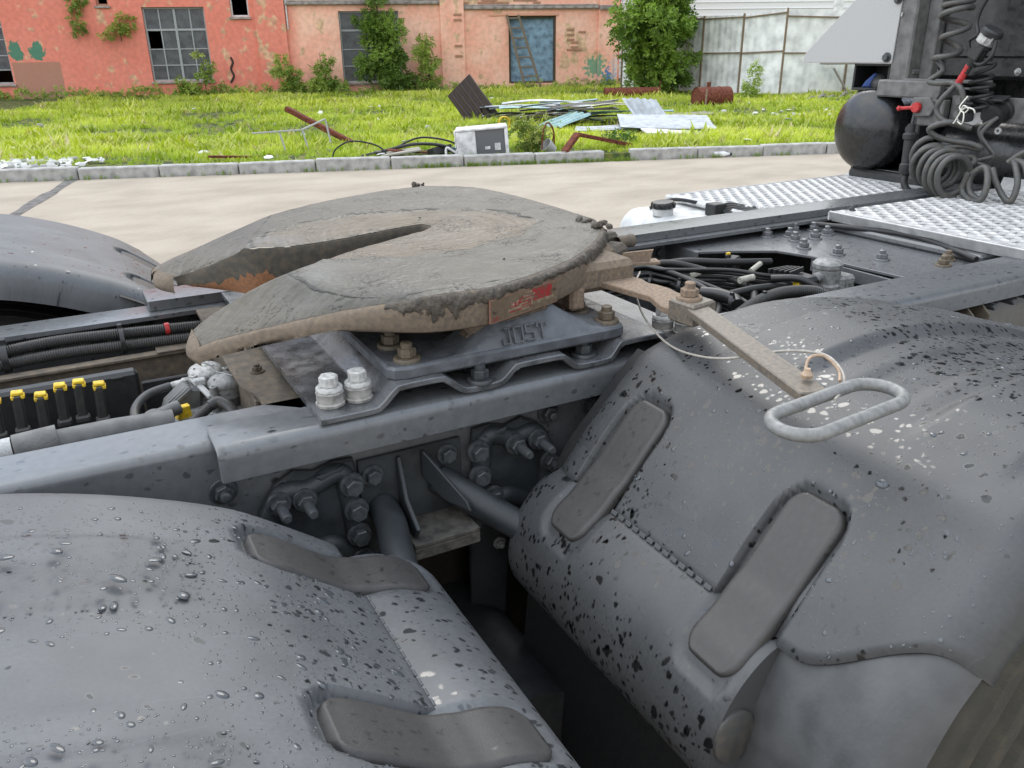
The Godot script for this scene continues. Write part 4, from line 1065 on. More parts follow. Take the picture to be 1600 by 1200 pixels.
		if k == 1:
			m = MB.new(); m.lathe(T3(V(-0.12, 0, 0), along(V(1, 0, 0.1))), [Vector2(0.041, 0.03), Vector2(0.041, 0.13)], 14); obj("label_band", m, M.fence_post if false else M.wire_copper, t)
	# timber trestle with a wire basket by the fence
	t = thing("timber_trestle", "grey timber trestle bench by the fence at the right", "trestle", V(18.9, 0.12, -14.7), deg_to_rad(-25))
	for q in [["top", V(-0.7, 0.86, 0), V(1.2, 0.86, 0), 0.5, 0.05], ["leg", V(-0.6, 0, 0.2), V(-0.6, 0.83, 0.2), 0.07, 0.07], ["leg", V(0.1, 0, 0.2), V(0.1, 0.83, 0.2), 0.07, 0.07], ["leg", V(0.9, 0, 0.2), V(0.9, 0.83, 0.2), 0.07, 0.07], ["brace", V(-0.52, 0.75, 0.25), V(0.0, 0.05, 0.25), 0.06, 0.04], ["brace", V(0.2, 0.1, 0.25), V(0.85, 0.6, 0.25), 0.06, 0.05], ["leg", V(-0.6, 0, -0.2), V(-0.6, 0.83, -0.2), 0.07, 0.07], ["leg", V(0.9, 0, -0.2), V(0.9, 0.83, -0.2), 0.07, 0.07]]:
		m = MB.new(); m.bar(q[1], q[2], q[3], q[4], 0.006); obj(q[0], m, M.timber_grey, t)
	t = thing("wire_basket", "low wire basket standing on the timber trestle", "basket", V(19.0, 1.0, -14.6), deg_to_rad(-25))
	m = MB.new()
	for k in 4: m.bar(V(-0.45, 0.03 + 0.1 * k, 0.2), V(0.9, 0.03 + 0.1 * k, 0.2), 0.015, 0.015)
	for k in 9: m.bar(V(-0.45 + 0.165 * k, 0.0, 0.215), V(-0.45 + 0.165 * k, 0.36, 0.215), 0.015, 0.015)
	for k in 2: m.bar(V(-0.45 + 1.35 * k, 0.3, 0.2), V(-0.45 + 1.35 * k, 0.3, -0.2), 0.015, 0.015)
	m.bx(-0.45, 0.9, 0.0, 0.015, -0.2, 0.2)
	obj("wires", m, M.timber_grey, t)
	t = thing("green_box", "dull green box under the timber trestle's right side", "box", V(19.5, 0.1, -14.45), deg_to_rad(-25))
	m = MB.new(); m.bx(-0.25, 0.4, 0, 0.36, -0.2, 0.2, 0.02); obj("body", m, M.sheet_teal, t)
	m = MB.new(); m.bx(-0.27, 0.42, 0.362, 0.40, -0.22, 0.22, 0.01); obj("lid", m, M.sheet_teal, t)
	# a low row of broken branches at the fence's foot
	for k in 7:
		t = thing("dead_branch", ["leftmost of seven dead branches along the fence's foot", "second dead branch from the left at the fence's foot", "third dead branch from the left at the fence's foot", "middle one of the dead branches at the fence's foot", "third dead branch from the right at the fence's foot", "dead branch beside the trestle's left leg", "dead branch reaching under the timber trestle"][k], "branch", V(17.2 + 0.25 * k, 0.14, -14.2 + 0.12 * sin(k * 2.0)), 0.0, "dead branches along the fence")
		m = MB.new(); m.tube(cr([V(-0.4, 0.02, 0.1), V(-0.1, 0.08 + 0.03 * (k % 3), 0), V(0.2, 0.05, -0.1 + 0.04 * (k % 2)), V(0.5, 0.02, 0.05)], 4), 0.028, 6); obj("branch", m, M.timber_grey, t)
	t = thing("concrete_lump", "pale concrete block at the factory's right corner under the tree", "block", V(17.75, 0.1, -22.3))
	m = MB.new(); m.prism(T3(V(-0.4, 0, 0)), PackedVector2Array([Vector2(0, 0), Vector2(0.8, 0), Vector2(0.78, 0.5), Vector2(0.5, 0.72), Vector2(0.1, 0.6)]), 0.5, 0.05); obj("block", m, M.rubble, t)
# ---------------------------------------------------------------- the truck (heights above the frame's top flange)
var truck: Node3D
var BM := {}
func tp(called: String, st, m: Material, label := "") -> MeshInstance3D:
	return obj(called, st, m, truck, T3(V(0, FRAME, 0)), label)
func group_part(called: String, label := "") -> Node3D:
	var o := Node3D.new()
	o.position = V(0, FRAME, 0)
	put(o, called, truck)
	if label: o.set_meta("label", label)
	return o
func bolt_mesh(key: String, r: float, h: float, wr: float, wh: float, sr: float, sh: float) -> ArrayMesh:
	if not BM.has(key):
		var m := MB.new()
		m.bolt(Transform3D(), r, h, wr, wh, sr, sh)
		BM[key] = m.mesh()
	return BM[key]
func bolt_at(parent: Node, p: Vector3, axis: Vector3, key: String, m: Material, turn := 0.0, called := "bolt") -> void:
	obj(called, BM[key], m, parent, Transform3D(along(axis) * Basis(Vector3.UP, turn), p))

func build_truck() -> void:
	truck = thing("truck", "dark grey tractor unit truck seen over its bare chassis and greasy fifth wheel", "truck")
	bolt_mesh("hex", 0.0125, 0.011, 0.018, 0.004, 0.0, 0.0)
	bolt_mesh("hex_stud", 0.014, 0.012, 0.02, 0.005, 0.008, 0.01)
	bolt_mesh("long_stud", 0.0135, 0.013, 0.0185, 0.005, 0.0078, 0.034)
	bolt_mesh("big_hex", 0.0142, 0.013, 0.0195, 0.006, 0.0, 0.0)
	bolt_mesh("small", 0.008, 0.007, 0.012, 0.003, 0.005, 0.005)
	bolt_mesh("flange", 0.014, 0.014, 0.021, 0.006, 0.009, 0.009)
	bolt_mesh("cap", 0.0142, 0.0165, 0.0195, 0.0055, 0.0, 0.0)
	build_frame()
	build_fifth_wheel()
	build_fenders()
	build_rear_bay()
	build_front_bay()
	build_cab()
	build_hoses()

func rail_profile(m: MB, z0: float, s: float, x0: float, x1: float, hgt: float, fl: float, th: float) -> void:
	# C rail: web at z0 (outer face), flanges reach inward (direction -s), outer corners rounded; drawn as a swept outline
	var o := PackedVector2Array()
	var r := 0.014
	o.append(Vector2(-fl, 0))
	for k in 5: o.append(Vector2(-r + r * sin(PI / 2 * k / 4.0), -r + r * cos(PI / 2 * k / 4.0)))
	for k in 5: o.append(Vector2(-r + r * cos(PI / 2 * k / 4.0), -hgt + r - r * sin(PI / 2 * k / 4.0)))
	o.append(Vector2(-fl, -hgt)); o.append(Vector2(-fl, -hgt + th)); o.append(Vector2(-th, -hgt + th)); o.append(Vector2(-th, -th)); o.append(Vector2(-fl, -th))
	var q := PackedVector2Array()
	for p in o: q.append(Vector2(p.x * s, p.y))
	# local x -> z (world), local y -> y, pushed along x
	m.prism(Transform3D(Basis(V(0, 0, 1), V(0, 1, 0), V(-1, 0, 0)), V(x1, 0, z0)), q, x1 - x0, 0.0)

func angle_profile(m: MB, zi: float, zo: float, y: float, drop: float, th: float, x0: float, x1: float) -> void:
	var s := signf(zo - zi); var w := absf(zo - zi); var r := 0.018
	var o := PackedVector2Array([Vector2(0, y - th), Vector2(0, y)])
	for k in 6: o.append(Vector2(w - r + r * sin(PI / 2 * k / 5.0), y - r + r * cos(PI / 2 * k / 5.0)))
	o.append(Vector2(w, y - drop)); o.append(Vector2(w - th, y - drop)); o.append(Vector2(w - th, y - th))
	var q := PackedVector2Array()
	for p in o: q.append(Vector2(p.x * s, p.y))
	m.prism(Transform3D(Basis(V(0, 0, 1), V(0, 1, 0), V(-1, 0, 0)), V(x1, 0, zi)), q, x1 - x0, 0.002)

func build_frame() -> void:
	var m := MB.new()
	rail_profile(m, 0.385, 1.0, -2.0, 4.2, 0.27, 0.098, 0.009)
	var near := tp("frame_rail", m, M.frame_paint)
	m = MB.new()
	rail_profile(m, -0.385, -1.0, -2.0, 4.2, 0.27, 0.098, 0.009)
	var far := tp("frame_rail", m, M.frame_paint)
	m = MB.new(); angle_profile(m, 0.352, 0.437, 0.011, 0.05, 0.010, 0.112, 4.2)
	tp("mounting_angle", m, M.frame_paint)
	m = MB.new(); angle_profile(m, -0.318, -0.44, 0.022, 0.05, 0.021, 0.108, 4.2)
	tp("mounting_angle", m, M.frame_paint)
	# bolts on the near web
	for p in [[0.117, -0.076], [0.65, -0.074], [0.738, -0.076]]: bolt_at(near, V(p[0], p[1], 0.385), V(0, 0, 1), "hex_stud", M.bolt_dark, p[0] * 7)
	for p in [[1.79, -0.055], [1.86, -0.053], [1.93, -0.052]]: bolt_at(near, V(p[0], p[1], 0.385), V(0, 0, 1), "long_stud", M.bolt_dark, p[0] * 7)
	# rows of rivets and bolts inside the far web
	for k in 9: bolt_at(far, V(1.33 + 0.072 * k * (1.0 if k < 5 else 1.02), -0.052, -0.376), V(0, 0, 1), "hex", M.bolt_dark, k * 0.4)
	for p in [[1.692, -0.108], [1.755, -0.108], [1.43, -0.105], [1.52, -0.1]]: bolt_at(far, V(p[0], p[1], -0.376), V(0, 0, 1), "hex", M.bolt_dark, p[0])
	for k in 5: bolt_at(far, V(-0.2 + 0.1 * k, -0.05, -0.376), V(0, 0, 1), "hex", M.bolt_dark, k)
	# bracket with two ears on the near web, far right
	m = MB.new()
	for x: float in [1.70, 1.752]:
		m.prism(Transform3D(Basis(V(0, 0, 1), V(0, 1, 0), V(-1, 0, 0)), V(x, 0, 0.386)), PackedVector2Array([Vector2(0, -0.03), Vector2(0.03, -0.03), Vector2(0.065, -0.06), Vector2(0.065, -0.13), Vector2(0, -0.13)]), 0.005, 0.001)
	m.bx(1.69, 1.76, -0.135, -0.03, 0.3862, 0.392, 0.001)
	var eb := tp("ear_bracket", m, M.channel_beige)
	bolt_at(eb, V(1.703, -0.062, 0.43), V(1, 0, 0), "small", M.bolt_dark); bolt_at(eb, V(1.757, -0.055, 0.42), V(1, 0, 0), "small", M.bolt_dark); bolt_at(eb, V(1.64, -0.07, 0.386), V(0, 0, 1), "hex_stud", M.bolt_dark)
	# cast spring brackets with their bolts
	for s in [[0.0, 1], [0.34, -1]]:
		m = MB.new()
		var ox: float = s[0]; var mir: int = s[1]
		var poly := PackedVector2Array()
		for p in [[0.165, -0.13], [0.185, -0.082], [0.215, -0.066], [0.245, -0.074], [0.275, -0.066], [0.305, -0.068], [0.31, -0.10], [0.305, -0.16], [0.322, -0.27], [0.14, -0.27], [0.148, -0.19]]:
			poly.append(Vector2(p[0] if mir > 0 else 0.81 - p[0], p[1]))
		m.prism(T3(V(0, 0, 0.3855)), poly, 0.014, 0.004)
		# the raised rim that leaves a hollow in the middle
		var rim := []
		for p in [[0.18, -0.235], [0.168, -0.15], [0.195, -0.097], [0.232, -0.098], [0.282, -0.085], [0.292, -0.13], [0.297, -0.19], [0.303, -0.245]]: rim.append(V(p[0] if mir > 0 else 0.81 - p[0], p[1], 0.396))
		m.tube(cr(rim, 6), 0.017, 10)
		var low := []
		for p in [[0.19, -0.24], [0.225, -0.215], [0.26, -0.205], [0.295, -0.24]]: low.append(V(p[0] if mir > 0 else 0.81 - p[0], p[1], 0.395))
		m.tube(cr(low, 6), 0.02, 10)
		# little webs at the top between the bolts
		m.prism(T3(V(0, 0, 0.3995)), PackedVector2Array([Vector2((0.243 if mir > 0 else 0.567 - 0.05), -0.078), Vector2((0.287 if mir > 0 else 0.567 - 0.006), -0.070), Vector2((0.28 if mir > 0 else 0.567 - 0.013), -0.09), Vector2((0.255 if mir > 0 else 0.567 - 0.04), -0.094)]), 0.012, 0.003)
		var sb := tp("spring_bracket", m, M.dark_paint)
		if mir > 0:
			for p in [[0.186, -0.104], [0.223, -0.108], [0.172, -0.155], [0.166, -0.20], [0.255, -0.225]]: bolt_at(sb, V(p[0], p[1], 0.41), V(0.0, 0, 1), "long_stud", M.bolt_dark, p[0] * 30)
			for p in [[0.295, -0.103], [0.298, -0.147], [0.299, -0.191], [0.302, -0.237]]: bolt_at(sb, V(p[0], p[1], 0.41), V(0.0, 0, 1), "big_hex", M.bolt_dark, p[1] * 30)
		else:
			for p in [[0.574, -0.104], [0.616, -0.106], [0.64, -0.152]]: bolt_at(sb, V(p[0], p[1], 0.41), V(0.0, 0, 1), "long_stud", M.bolt_dark, p[0] * 30)
			for p in [[0.505, -0.1], [0.507, -0.145], [0.53, -0.19], [0.645, -0.20], [0.6, -0.235], [0.66, -0.235]]: bolt_at(sb, V(p[0], p[1], 0.41), V(0.0, 0, 1), "big_hex", M.bolt_dark, p[1] * 30)
	# mudguard carrier: plate, two tubes, gussets and a small shelf
	var fs := group_part("fender_carrier")
	m = MB.new(); m.bx(0.312, 0.483, -0.275, -0.077, 0.3862, 0.3945, 0.001); obj("plate", m, M.dark_paint, fs)
	for p in [[0.333, -0.105], [0.458, -0.10]]: bolt_at(fs, V(p[0], p[1], 0.3945), V(0, 0, 1), "hex", M.bolt_dark, p[0] * 9)
	m = MB.new(); m.tube(cr([V(0.345, -0.165, 0.394), V(0.342, -0.172, 0.44), V(0.328, -0.182, 0.50), V(0.312, -0.20, 0.60), V(0.29, -0.21, 0.8)], 8), 0.024, 18); obj("tube", m, M.dark_paint, fs)
	m = MB.new(); m.tube(cr([V(0.44, -0.14, 0.394), V(0.475, -0.165, 0.43), V(0.52, -0.195, 0.475), V(0.565, -0.22, 0.52), V(0.64, -0.25, 0.6)], 8), 0.024, 18); obj("tube", m, M.dark_paint, fs)
	m = MB.new()
	m.prism(Transform3D(Basis(V(0, 0, 1), V(0, 1, 0), V(-1, 0, 0)), V(0.379, 0, 0.3945)), PackedVector2Array([Vector2(0, -0.083), Vector2(0.006, -0.083), Vector2(0.03, -0.145), Vector2(0.075, -0.176), Vector2(0.06, -0.2), Vector2(0, -0.2)]), 0.007, 0.0015)
	obj("gusset", m, M.dark_paint, fs)
	m = MB.new()
	m.prism(Transform3D(Basis(V(0.55, 0, 0.83), V(0, 1, 0), V(-0.83, 0, 0.55)), V(0.418, 0, 0.3945)), PackedVector2Array([Vector2(0, -0.083), Vector2(0.005, -0.083), Vector2(0.082, -0.152), Vector2(0.088, -0.168), Vector2(0.04, -0.16), Vector2(0, -0.125)]), 0.007, 0.0015)
	obj("gusset", m, M.dark_paint, fs)
	m = MB.new(); m.bx(0.365, 0.475, -0.205, -0.198, 0.395, 0.475, 0.001); m.bx(0.365, 0.475, -0.225, -0.206, 0.4, 0.475, 0.001); obj("shelf", m, M.dusty_dark, fs)
	# stay plate hanging in the gap between the two mudguards, and the bearer behind
	m = MB.new()
	m.prism(Transform3D(Basis(V(1, 0, 0), V(0, 1, 0), V(0, 0, 1)), V(0, 0, 0.33)), PackedVector2Array([Vector2(0.52, -0.26), Vector2(0.60, -0.26), Vector2(0.575, -0.7), Vector2(0.515, -0.7)]), 0.012, 0.002)
	var st := tp("stay_plate", m, M.dark_paint)
	bolt_at(st, V(0.575, -0.335, 0.342), V(0, 0, 1), "small", M.zinc)
	m = MB.new(); m.bx(-1.8, 3.0, -0.62, -0.5, -0.12, 0.12, 0.02); tp("drive_shaft_housing", m, M.brown_dark)
	# the tandem's suspension: a deep rocking beam and its pivot between the wheels, and a cross tube
	for z: float in [0.16, -0.30]:
		m = MB.new(); m.prism(T3(V(0, 0, z)), PackedVector2Array([Vector2(-0.4, -0.60), Vector2(0.2, -0.36), Vector2(0.45, -0.30), Vector2(0.75, -0.32), Vector2(1.2, -0.6), Vector2(1.1, -0.72), Vector2(0.8, -0.82), Vector2(0.1, -0.82), Vector2(-0.35, -0.74)]), 0.1, 0.02)
		tp("rocking_beam", m, M.brown_dark)
	m = MB.new(); m.tube(PackedVector3Array([V(0.5, -0.55, -0.6), V(0.5, -0.55, 0.6)]), 0.1, 24); tp("pivot_tube", m, M.dark_metal)
	# leaf springs under the rails
	for s: float in [-0.335]:
		for k in 4:
			m = MB.new(); m.bx(-0.45 + 0.12 * k, 1.3 - 0.12 * k, -0.34 - 0.024 * k, -0.318 - 0.024 * k, s - 0.04, s + 0.04, 0.003); tp("spring_leaf", m, M.dark_metal)
	# wheels below the mudguards
	for q in [[-0.28, 1, -0.52], [1.12, 1, -0.48], [-0.28, -1, -0.52]]:
		var w := group_part("wheel")
		m = MB.new()
		var prof := [Vector2(0.28, -0.30), Vector2(0.44, -0.30), Vector2(0.485, -0.275), Vector2(0.5, -0.24)]
		for k in 8:
			var z := -0.24 + 0.06 * k
			prof.append_array([Vector2(0.5, z + 0.045), Vector2(0.486, z + 0.048), Vector2(0.486, z + 0.057), Vector2(0.5, z + 0.06)])
		prof.append_array([Vector2(0.5, 0.24), Vector2(0.485, 0.275), Vector2(0.44, 0.30), Vector2(0.28, 0.30)])
		m.lathe(Transform3D(Basis(V(1, 0, 0), V(0, 0, 1), V(0, -1, 0)), V(q[0], q[2], 0.80 * q[1])), prof, 48, 0.9)
		obj("tyre", m, M.tyre_rubber, w)
		m = MB.new()
		m.lathe(Transform3D(Basis(V(1, 0, 0), V(0, 0, 1), V(0, -1, 0)), V(q[0], q[2], 0.80 * q[1])), [Vector2(0.0, -0.1), Vector2(0.2, -0.1), Vector2(0.28, -0.29), Vector2(0.29, -0.29), Vector2(0.29, 0.29), Vector2(0.28, 0.29), Vector2(0.2, 0.1), Vector2(0, 0.1)], 40)
		obj("rim", m, M.galvanised, w)
	m = MB.new(); m.tube(PackedVector3Array([V(-0.28, -0.52, -0.8), V(-0.28, -0.52, 0.8)]), 0.09, 18); tp("axle", m, M.dark_metal)
	m = MB.new(); m.tube(PackedVector3Array([V(1.12, -0.48, -0.8), V(1.12, -0.48, 0.8)]), 0.09, 18); tp("axle", m, M.dark_metal)
	# corrugated mounting plate of the fifth wheel
	m = MB.new()
	var top := []
	for p in [[0.255, 0.021], [0.33, 0.021], [0.345, 0.026], [0.365, 0.044], [0.38, 0.049], [0.438, 0.049], [0.452, 0.044], [0.475, 0.026], [0.49, 0.0215], [0.53, 0.0215], [0.545, 0.026], [0.562, 0.041], [0.575, 0.045], [0.645, 0.045], [0.66, 0.04], [0.675, 0.026], [0.69, 0.0215], [0.735, 0.0215], [0.748, 0.026], [0.762, 0.043], [0.775, 0.047], [0.845, 0.047], [0.858, 0.042], [0.875, 0.026], [0.89, 0.0215], [0.96, 0.0215]]: top.append(Vector2(p[0], p[1]))
	var up := cr2(top, 4)
	var o := PackedVector2Array()
	for p: Vector2 in up: o.append(p)
	for k in up.size():
		var i := up.size() - 1 - k
		var d: Vector2 = (up[mini(i + 1, up.size() - 1)] - up[maxi(i - 1, 0)]).normalized()
		o.append(up[i] - Vector2(-d.y, d.x) * 0.0095)
	m.prism(T3(V(0, 0, -0.432)), o, 0.864, 0.0015, 0.7)
	var mp := tp("mounting_plate", m, M.plate_steel)
	for p in [[0.283, 0.385], [0.326, 0.385], [0.908, 0.36], [0.932, 0.394], [0.29, -0.38], [0.33, -0.38], [0.91, -0.38]]:
		var c := MB.new()
		c.lathe(T3(V(p[0], 0.0215, p[1])), [Vector2(0.021, 0), Vector2(0.0215, 0.004), Vector2(0.0195, 0.006), Vector2(0.0198, 0.018), Vector2(0.0205, 0.020), Vector2(0.018, 0.023), Vector2(0, 0.023)], 22)
		obj("bushing", c, M.bush_white, mp)
		bolt_at(mp, V(p[0], 0.0445, p[1]), Vector3.UP, "cap", M.paint_white, p[0] * 11)
	for p in [[0.511, 0.415], [0.712, 0.40]]: bolt_at(mp, V(p[0], 0.0215, p[1]), Vector3.UP, "flange", M.bolt_dark, p[0])
# ---------------------------------------------------------------- the fifth wheel
const FW := [[0.151,0.105,-0.166, 0.130,0.105,-0.246], [0.176,0.115,-0.150, 0.145,0.112,-0.272], [0.235,0.150,-0.076, 0.226,0.145,-0.250], [0.274,0.178,-0.015, 0.301,0.165,-0.268], [0.324,0.178,0.001, 0.377,0.178,-0.310], [0.376,0.178,0.003, 0.455,0.178,-0.372], [0.435,0.178,-0.008, 0.547,0.178,-0.428], [0.506,0.178,-0.030, 0.644,0.178,-0.468], [0.576,0.178,-0.050, 0.740,0.178,-0.495], [0.612,0.178,-0.056, 0.824,0.178,-0.490], [0.622,0.178,-0.047, 0.890,0.178,-0.440], [0.626,0.178,-0.036, 0.926,0.178,-0.350], [0.626,0.178,-0.030, 0.940,0.178,-0.160], [0.625,0.178,-0.024, 0.936,0.178,0.02], [0.620,0.178,-0.014, 0.908,0.178,0.135], [0.611,0.178,-0.004, 0.856,0.178,0.222], [0.599,0.178,0.006, 0.757,0.178,0.318], [0.585,0.178,0.013, 0.680,0.178,0.370], [0.560,0.178,0.025, 0.590,0.178,0.412], [0.497,0.178,0.058, 0.520,0.178,0.432], [0.424,0.178,0.098, 0.463,0.178,0.432], [0.355,0.178,0.148, 0.419,0.175,0.420], [0.281,0.178,0.202, 0.376,0.165,0.392], [0.237,0.160,0.190, 0.322,0.152,0.352], [0.186,0.125,0.155, 0.240,0.125,0.286], [0.152,0.100,0.138, 0.168,0.098,0.225], [0.137,0.090,0.141, 0.138,0.085,0.203]]
var fw_noise := noise(61, 14.0, 5, FastNoiseLite.TYPE_SIMPLEX_SMOOTH)
var fw_fine := noise(62, 60.0, 4, FastNoiseLite.TYPE_SIMPLEX_SMOOTH)
var fw_crack := noise(63, 9.0, 3, FastNoiseLite.TYPE_SIMPLEX_SMOOTH)
const PIN := Vector2(0.60, -0.03)
func ring_edge(x: float, z: float) -> float:        # signed distance to the worn zone round the kingpin hole (negative inside)
	var d := Vector2((x - 0.55) / 1.35, z - 0.0).length()
	return d - 0.205 + 0.018 * fw_crack.get_noise_2d(x, z)
func grease_height(x: float, z: float) -> float:
	var h := 0.0012 * fw_noise.get_noise_2d(x * 0.6, z * 1.6) + 0.0005 * fw_fine.get_noise_2d(x, z)
	var r := ring_edge(x, z)
	h -= 0.0022 * (1.0 - smoothstep(-0.004, 0.004, r))
	h += 0.0018 * exp(-pow((r - 0.004) / 0.006, 2.0))
	if r < 0.0: h += 0.0012 * fw_noise.get_noise_2d(x * 1.2 + 5.0, z * 5.0) + 0.0006 * fw_fine.get_noise_2d(x * 0.4, z * 2.0)
	# dragged ridges in the far half and the dented spot in front of the pin
	var far := smoothstep(-0.12, -0.2, z) * smoothstep(0.6, 0.75, x)
	h += far * 0.0022 * fw_noise.get_noise_2d(x * 0.7 + 3.0, z * 4.0)
	h += 0.003 * exp(-(pow((x - 0.745) / 0.02, 2.0) + pow((z + 0.02) / 0.02, 2.0))) * (0.5 + fw_fine.get_noise_2d(x, z))
	return h

const NEAR_LINE := [Vector2(0.283, 0.200), Vector2(0.305, 0.285), Vector2(0.345, 0.350), Vector2(0.395, 0.398), Vector2(0.47, 0.418), Vector2(0.55, 0.412)]
const FAR_LINE := [Vector2(0.276, -0.012), Vector2(0.288, -0.09), Vector2(0.335, -0.20), Vector2(0.375, -0.30)]
func line_near(p: Vector2, l: Array) -> float:
	var d := 9.0
	for i in l.size() - 1: d = minf(d, p.distance_to(Geometry2D.get_closest_point_to_segment(p, l[i], l[i + 1])))
	return d
func fifth_texture() -> Array:       # plan picture of the grease: x 0.1..1.0, z -0.55..0.5
	var n := 768
	var a := PackedByteArray(); a.resize(n * n * 3)
	var hb := PackedByteArray(); hb.resize(n * n)
	var rb := PackedByteArray(); rb.resize(n * n)
	var stain := noise(64, 5.0, 4)
	for j in n:
		var z := -0.55 + 1.05 * j / n
		for i in n:
			var x := 0.1 + 0.9 * i / n
			var r := ring_edge(x, z)
			var f := fw_fine.get_noise_2d(x, z); var b := fw_noise.get_noise_2d(x, z); var s := stain.get_noise_2d(x, z)
			var rad := Vector2(x - 0.585, z + 0.01)
			var ring := fw_noise.get_noise_2d(rad.length() * 6.0, rad.angle() * 0.06 + 4.0)
			var streak := fw_noise.get_noise_2d(x * 0.6 + 9.0, z * 6.0)
			var outer := Color(0.47, 0.453, 0.41) * (1.0 + 0.14 * b + 0.08 * f + 0.22 * s + 0.16 * ring)
			var inner := Color(0.56, 0.505, 0.43) * (1.0 + 0.22 * streak + 0.12 * f + 0.1 * s)
			var c := outer.lerp(inner, smoothstep(0.004, -0.012, r))
			var h := 0.5 + 0.10 * b + 0.22 * f + (0.15 * streak if r < 0.0 else 0.0)
			# cracks: thin dark lines where a warped noise crosses zero, thickest on the ramps and in the worn zone
			var cr_ := absf(fw_crack.get_noise_2d(x * 2.2 + 20.0, z * 6.5) + 0.22 * f)
			var where := 0.05 + (0.5 if r < 0.0 else 0.0) + 0.9 * smoothstep(0.36, 0.26, x + absf(z) * 0.1)
			var gate := smoothstep(0.12, 0.34, fw_noise.get_noise_2d(x * 0.5 + 50.0, z * 0.5) + 0.28 * where)
			var ck := (1.0 - smoothstep(0.0, 0.05, cr_)) * gate
			var edge := exp(-pow((r - 0.002) / 0.0025, 2.0)) * smoothstep(-0.15, 0.25, fw_noise.get_noise_2d(x * 0.5, z * 0.5 + 30.0))
			ck = maxf(ck, edge)
			var seam := minf(line_near(Vector2(x, z), NEAR_LINE), line_near(Vector2(x, z), FAR_LINE)) + 0.004 * b + 0.0015 * f
			ck = maxf(ck, (1.0 - smoothstep(0.0008, 0.0028, absf(seam))) * smoothstep(-0.35, 0.05, s))
			# the long split that runs along the near edge
			c = c.lerp(Color(0.17, 0.165, 0.15), 0.8 * ck)
			h -= 0.5 * ck
			# dried pale film at the slot's mouth
			var pale := smoothstep(0.13, 0.0, Vector2((x - 0.30) * 0.9, absf(z - 0.09) - 0.13).length()) * smoothstep(-0.3, 0.3, s + 0.5 * b)
			c = c.lerp(Color(0.64, 0.64, 0.65), 0.7 * pale)
			var ramp := smoothstep(0.33, 0.24, x + 0.18 * absf(z - 0.07))
			c = c.lerp(Color(0.52, 0.48, 0.415) * (1.0 + 0.18 * f + 0.12 * b), 0.8 * ramp)
			var k := (j * n + i)
			a[k * 3] = clampi(int(c.r * 255), 0, 255); a[k * 3 + 1] = clampi(int(c.g * 255), 0, 255); a[k * 3 + 2] = clampi(int(c.b * 255), 0, 255)
			hb[k] = clampi(int(h * 255), 0, 255)
			rb[k] = clampi(int((0.78 + 0.12 * f + 0.2 * s + 0.2 * ring) * 255), 120, 255)
	var hm := Image.create_from_data(n, n, false, Image.FORMAT_L8, hb)
	hm.convert(Image.FORMAT_RGBA8)
	hm.bump_map_to_normal_map(4.0)
	return [ImageTexture.create_from_image(Image.create_from_data(n, n, false, Image.FORMAT_RGB8, a)), ImageTexture.create_from_image(hm), ImageTexture.create_from_image(Image.create_from_data(n, n, false, Image.FORMAT_L8, rb))]

